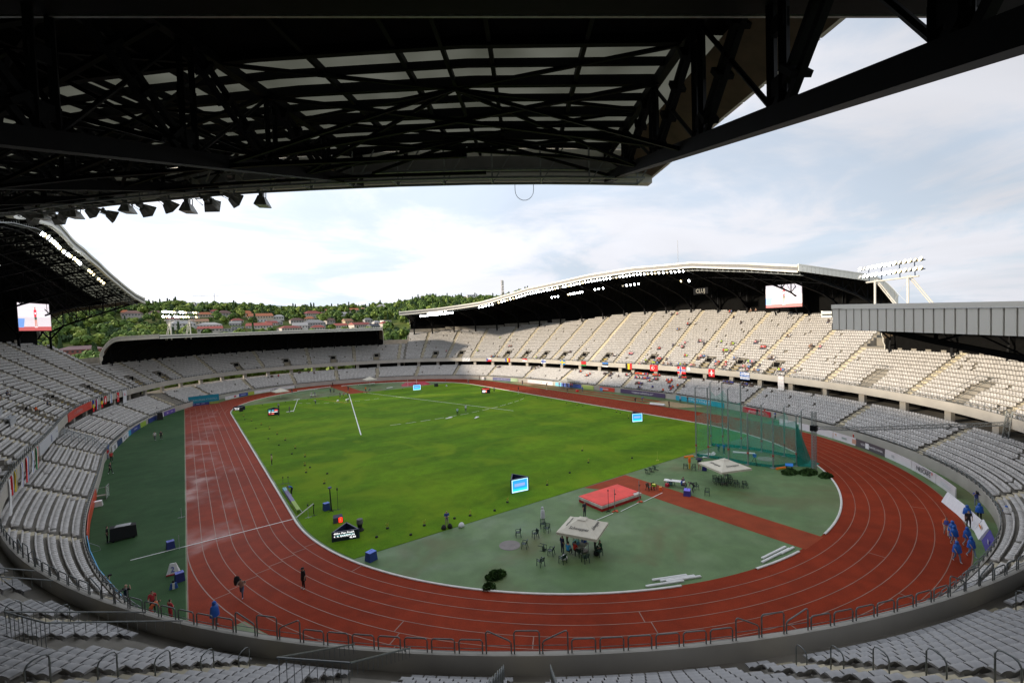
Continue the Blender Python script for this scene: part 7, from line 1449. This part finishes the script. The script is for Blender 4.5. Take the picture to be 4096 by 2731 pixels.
while len(pts) < 5200:
    a = rad(rt.uniform(-24, 48)); r = math.sqrt(rt.uniform(285**2, 690**2)); x = CAM_POS[0]+r*sin(a); y = CAM_POS[1]+r*cos(a)
    hn = math.sin(x*.031+1)*math.sin(y*.027)+.5*math.sin(x*.07-y*.05)
    if x < -40 and hn > 1.05: continue
    if -60 < x < 130 and r < 500 and rt.random() < .35: continue
    if not ok(x, y): continue
    pts.append((x, y, float(th(np.array(x), np.array(y)))-.4, rt.uniform(0, 6.28), rt.uniform(.55, 1.05), r))
pts.sort(key=lambda p: p[5])
front = [p for p in pts if in_view((p[0], p[1], p[2]+6), 0) and math.degrees(math.atan2(p[0]-CAM_POS[0], p[1]-CAM_POS[1])) < 24]
sel = set(id(p) for p in rt.sample(front[:1500], 250)); protos = [None]*4
for p in pts:
    if id(p) not in sel: continue
    k = rt.choice([0, 0, 0, 1, 1, 2, 2, 3]); mi = [0, 1, 2, 2][k]; mi = 3 if (k == 1 and rt.random() < .4) else mi
    if protos[k] is None:
        V, F, nl = TT[k]; o = mesh_np('tree', V, F, [M_leaf[mi], M_bark], np.r_[np.zeros(nl, int), np.ones(len(F)-nl, int)]); protos[k] = o
    else: o = protos[k].copy(); COL.objects.link(o)
    if mi == 3: o.material_slots[0].link = 'OBJECT'; o.material_slots[0].material = M_leaf[3]
    put(o, p[:3], p[3], KINDS[k][0]+' on the hillside behind the low roof', KINDS[k][0]+'s on the hillside', p[4]); o['category'] = 'tree'
rest = [p for p in pts if id(p) not in sel]; grp_ = [[], [], [], []]
for p in rest: grp_[rt.choice([0, 0, 0, 1, 1, 1, 2, 2, 2, 3])].append(p[:5])
Vs = []; Fs = []; Ms = []; off = 0
for k in range(4):
    for mi, lst in ((([0, 1, 2, 2][k]), grp_[k][::2]), ([3, 0, 2, 2][k] if k < 2 else 2, grp_[k][1::2])):
        if not lst: continue
        V, F, nl = TT[k]; V2, F2 = tile(V, F[:nl], lst); Vs.append(V2); Fs.append(F2+off); off += len(V2); Ms.append(np.full(len(F2), mi))
tag(mesh_np('woodland', np.concatenate(Vs), np.concatenate(Fs), M_leaf, np.concatenate(Ms)), 'dense green woodland covering the hillside behind the stadium', 'woodland', kind='stuff')
# green belt right behind the open north concourse
lst = []
for i in range(240):
    q = rt.uniform(74, 140); o_ = rt.uniform(22, 60); p = P(q, o_); lst.append((p[0], p[1], -1.5, rt.uniform(0, 6), rt.uniform(.5, .9)))
V, F, nl = TT[1]; V2, F2 = tile(V, F[:nl], lst); tag(mesh_np('tree_belt', V2, F2, M_leaf[3]), 'light green belt of trees seen through the open end concourse', 'trees', kind='stuff')
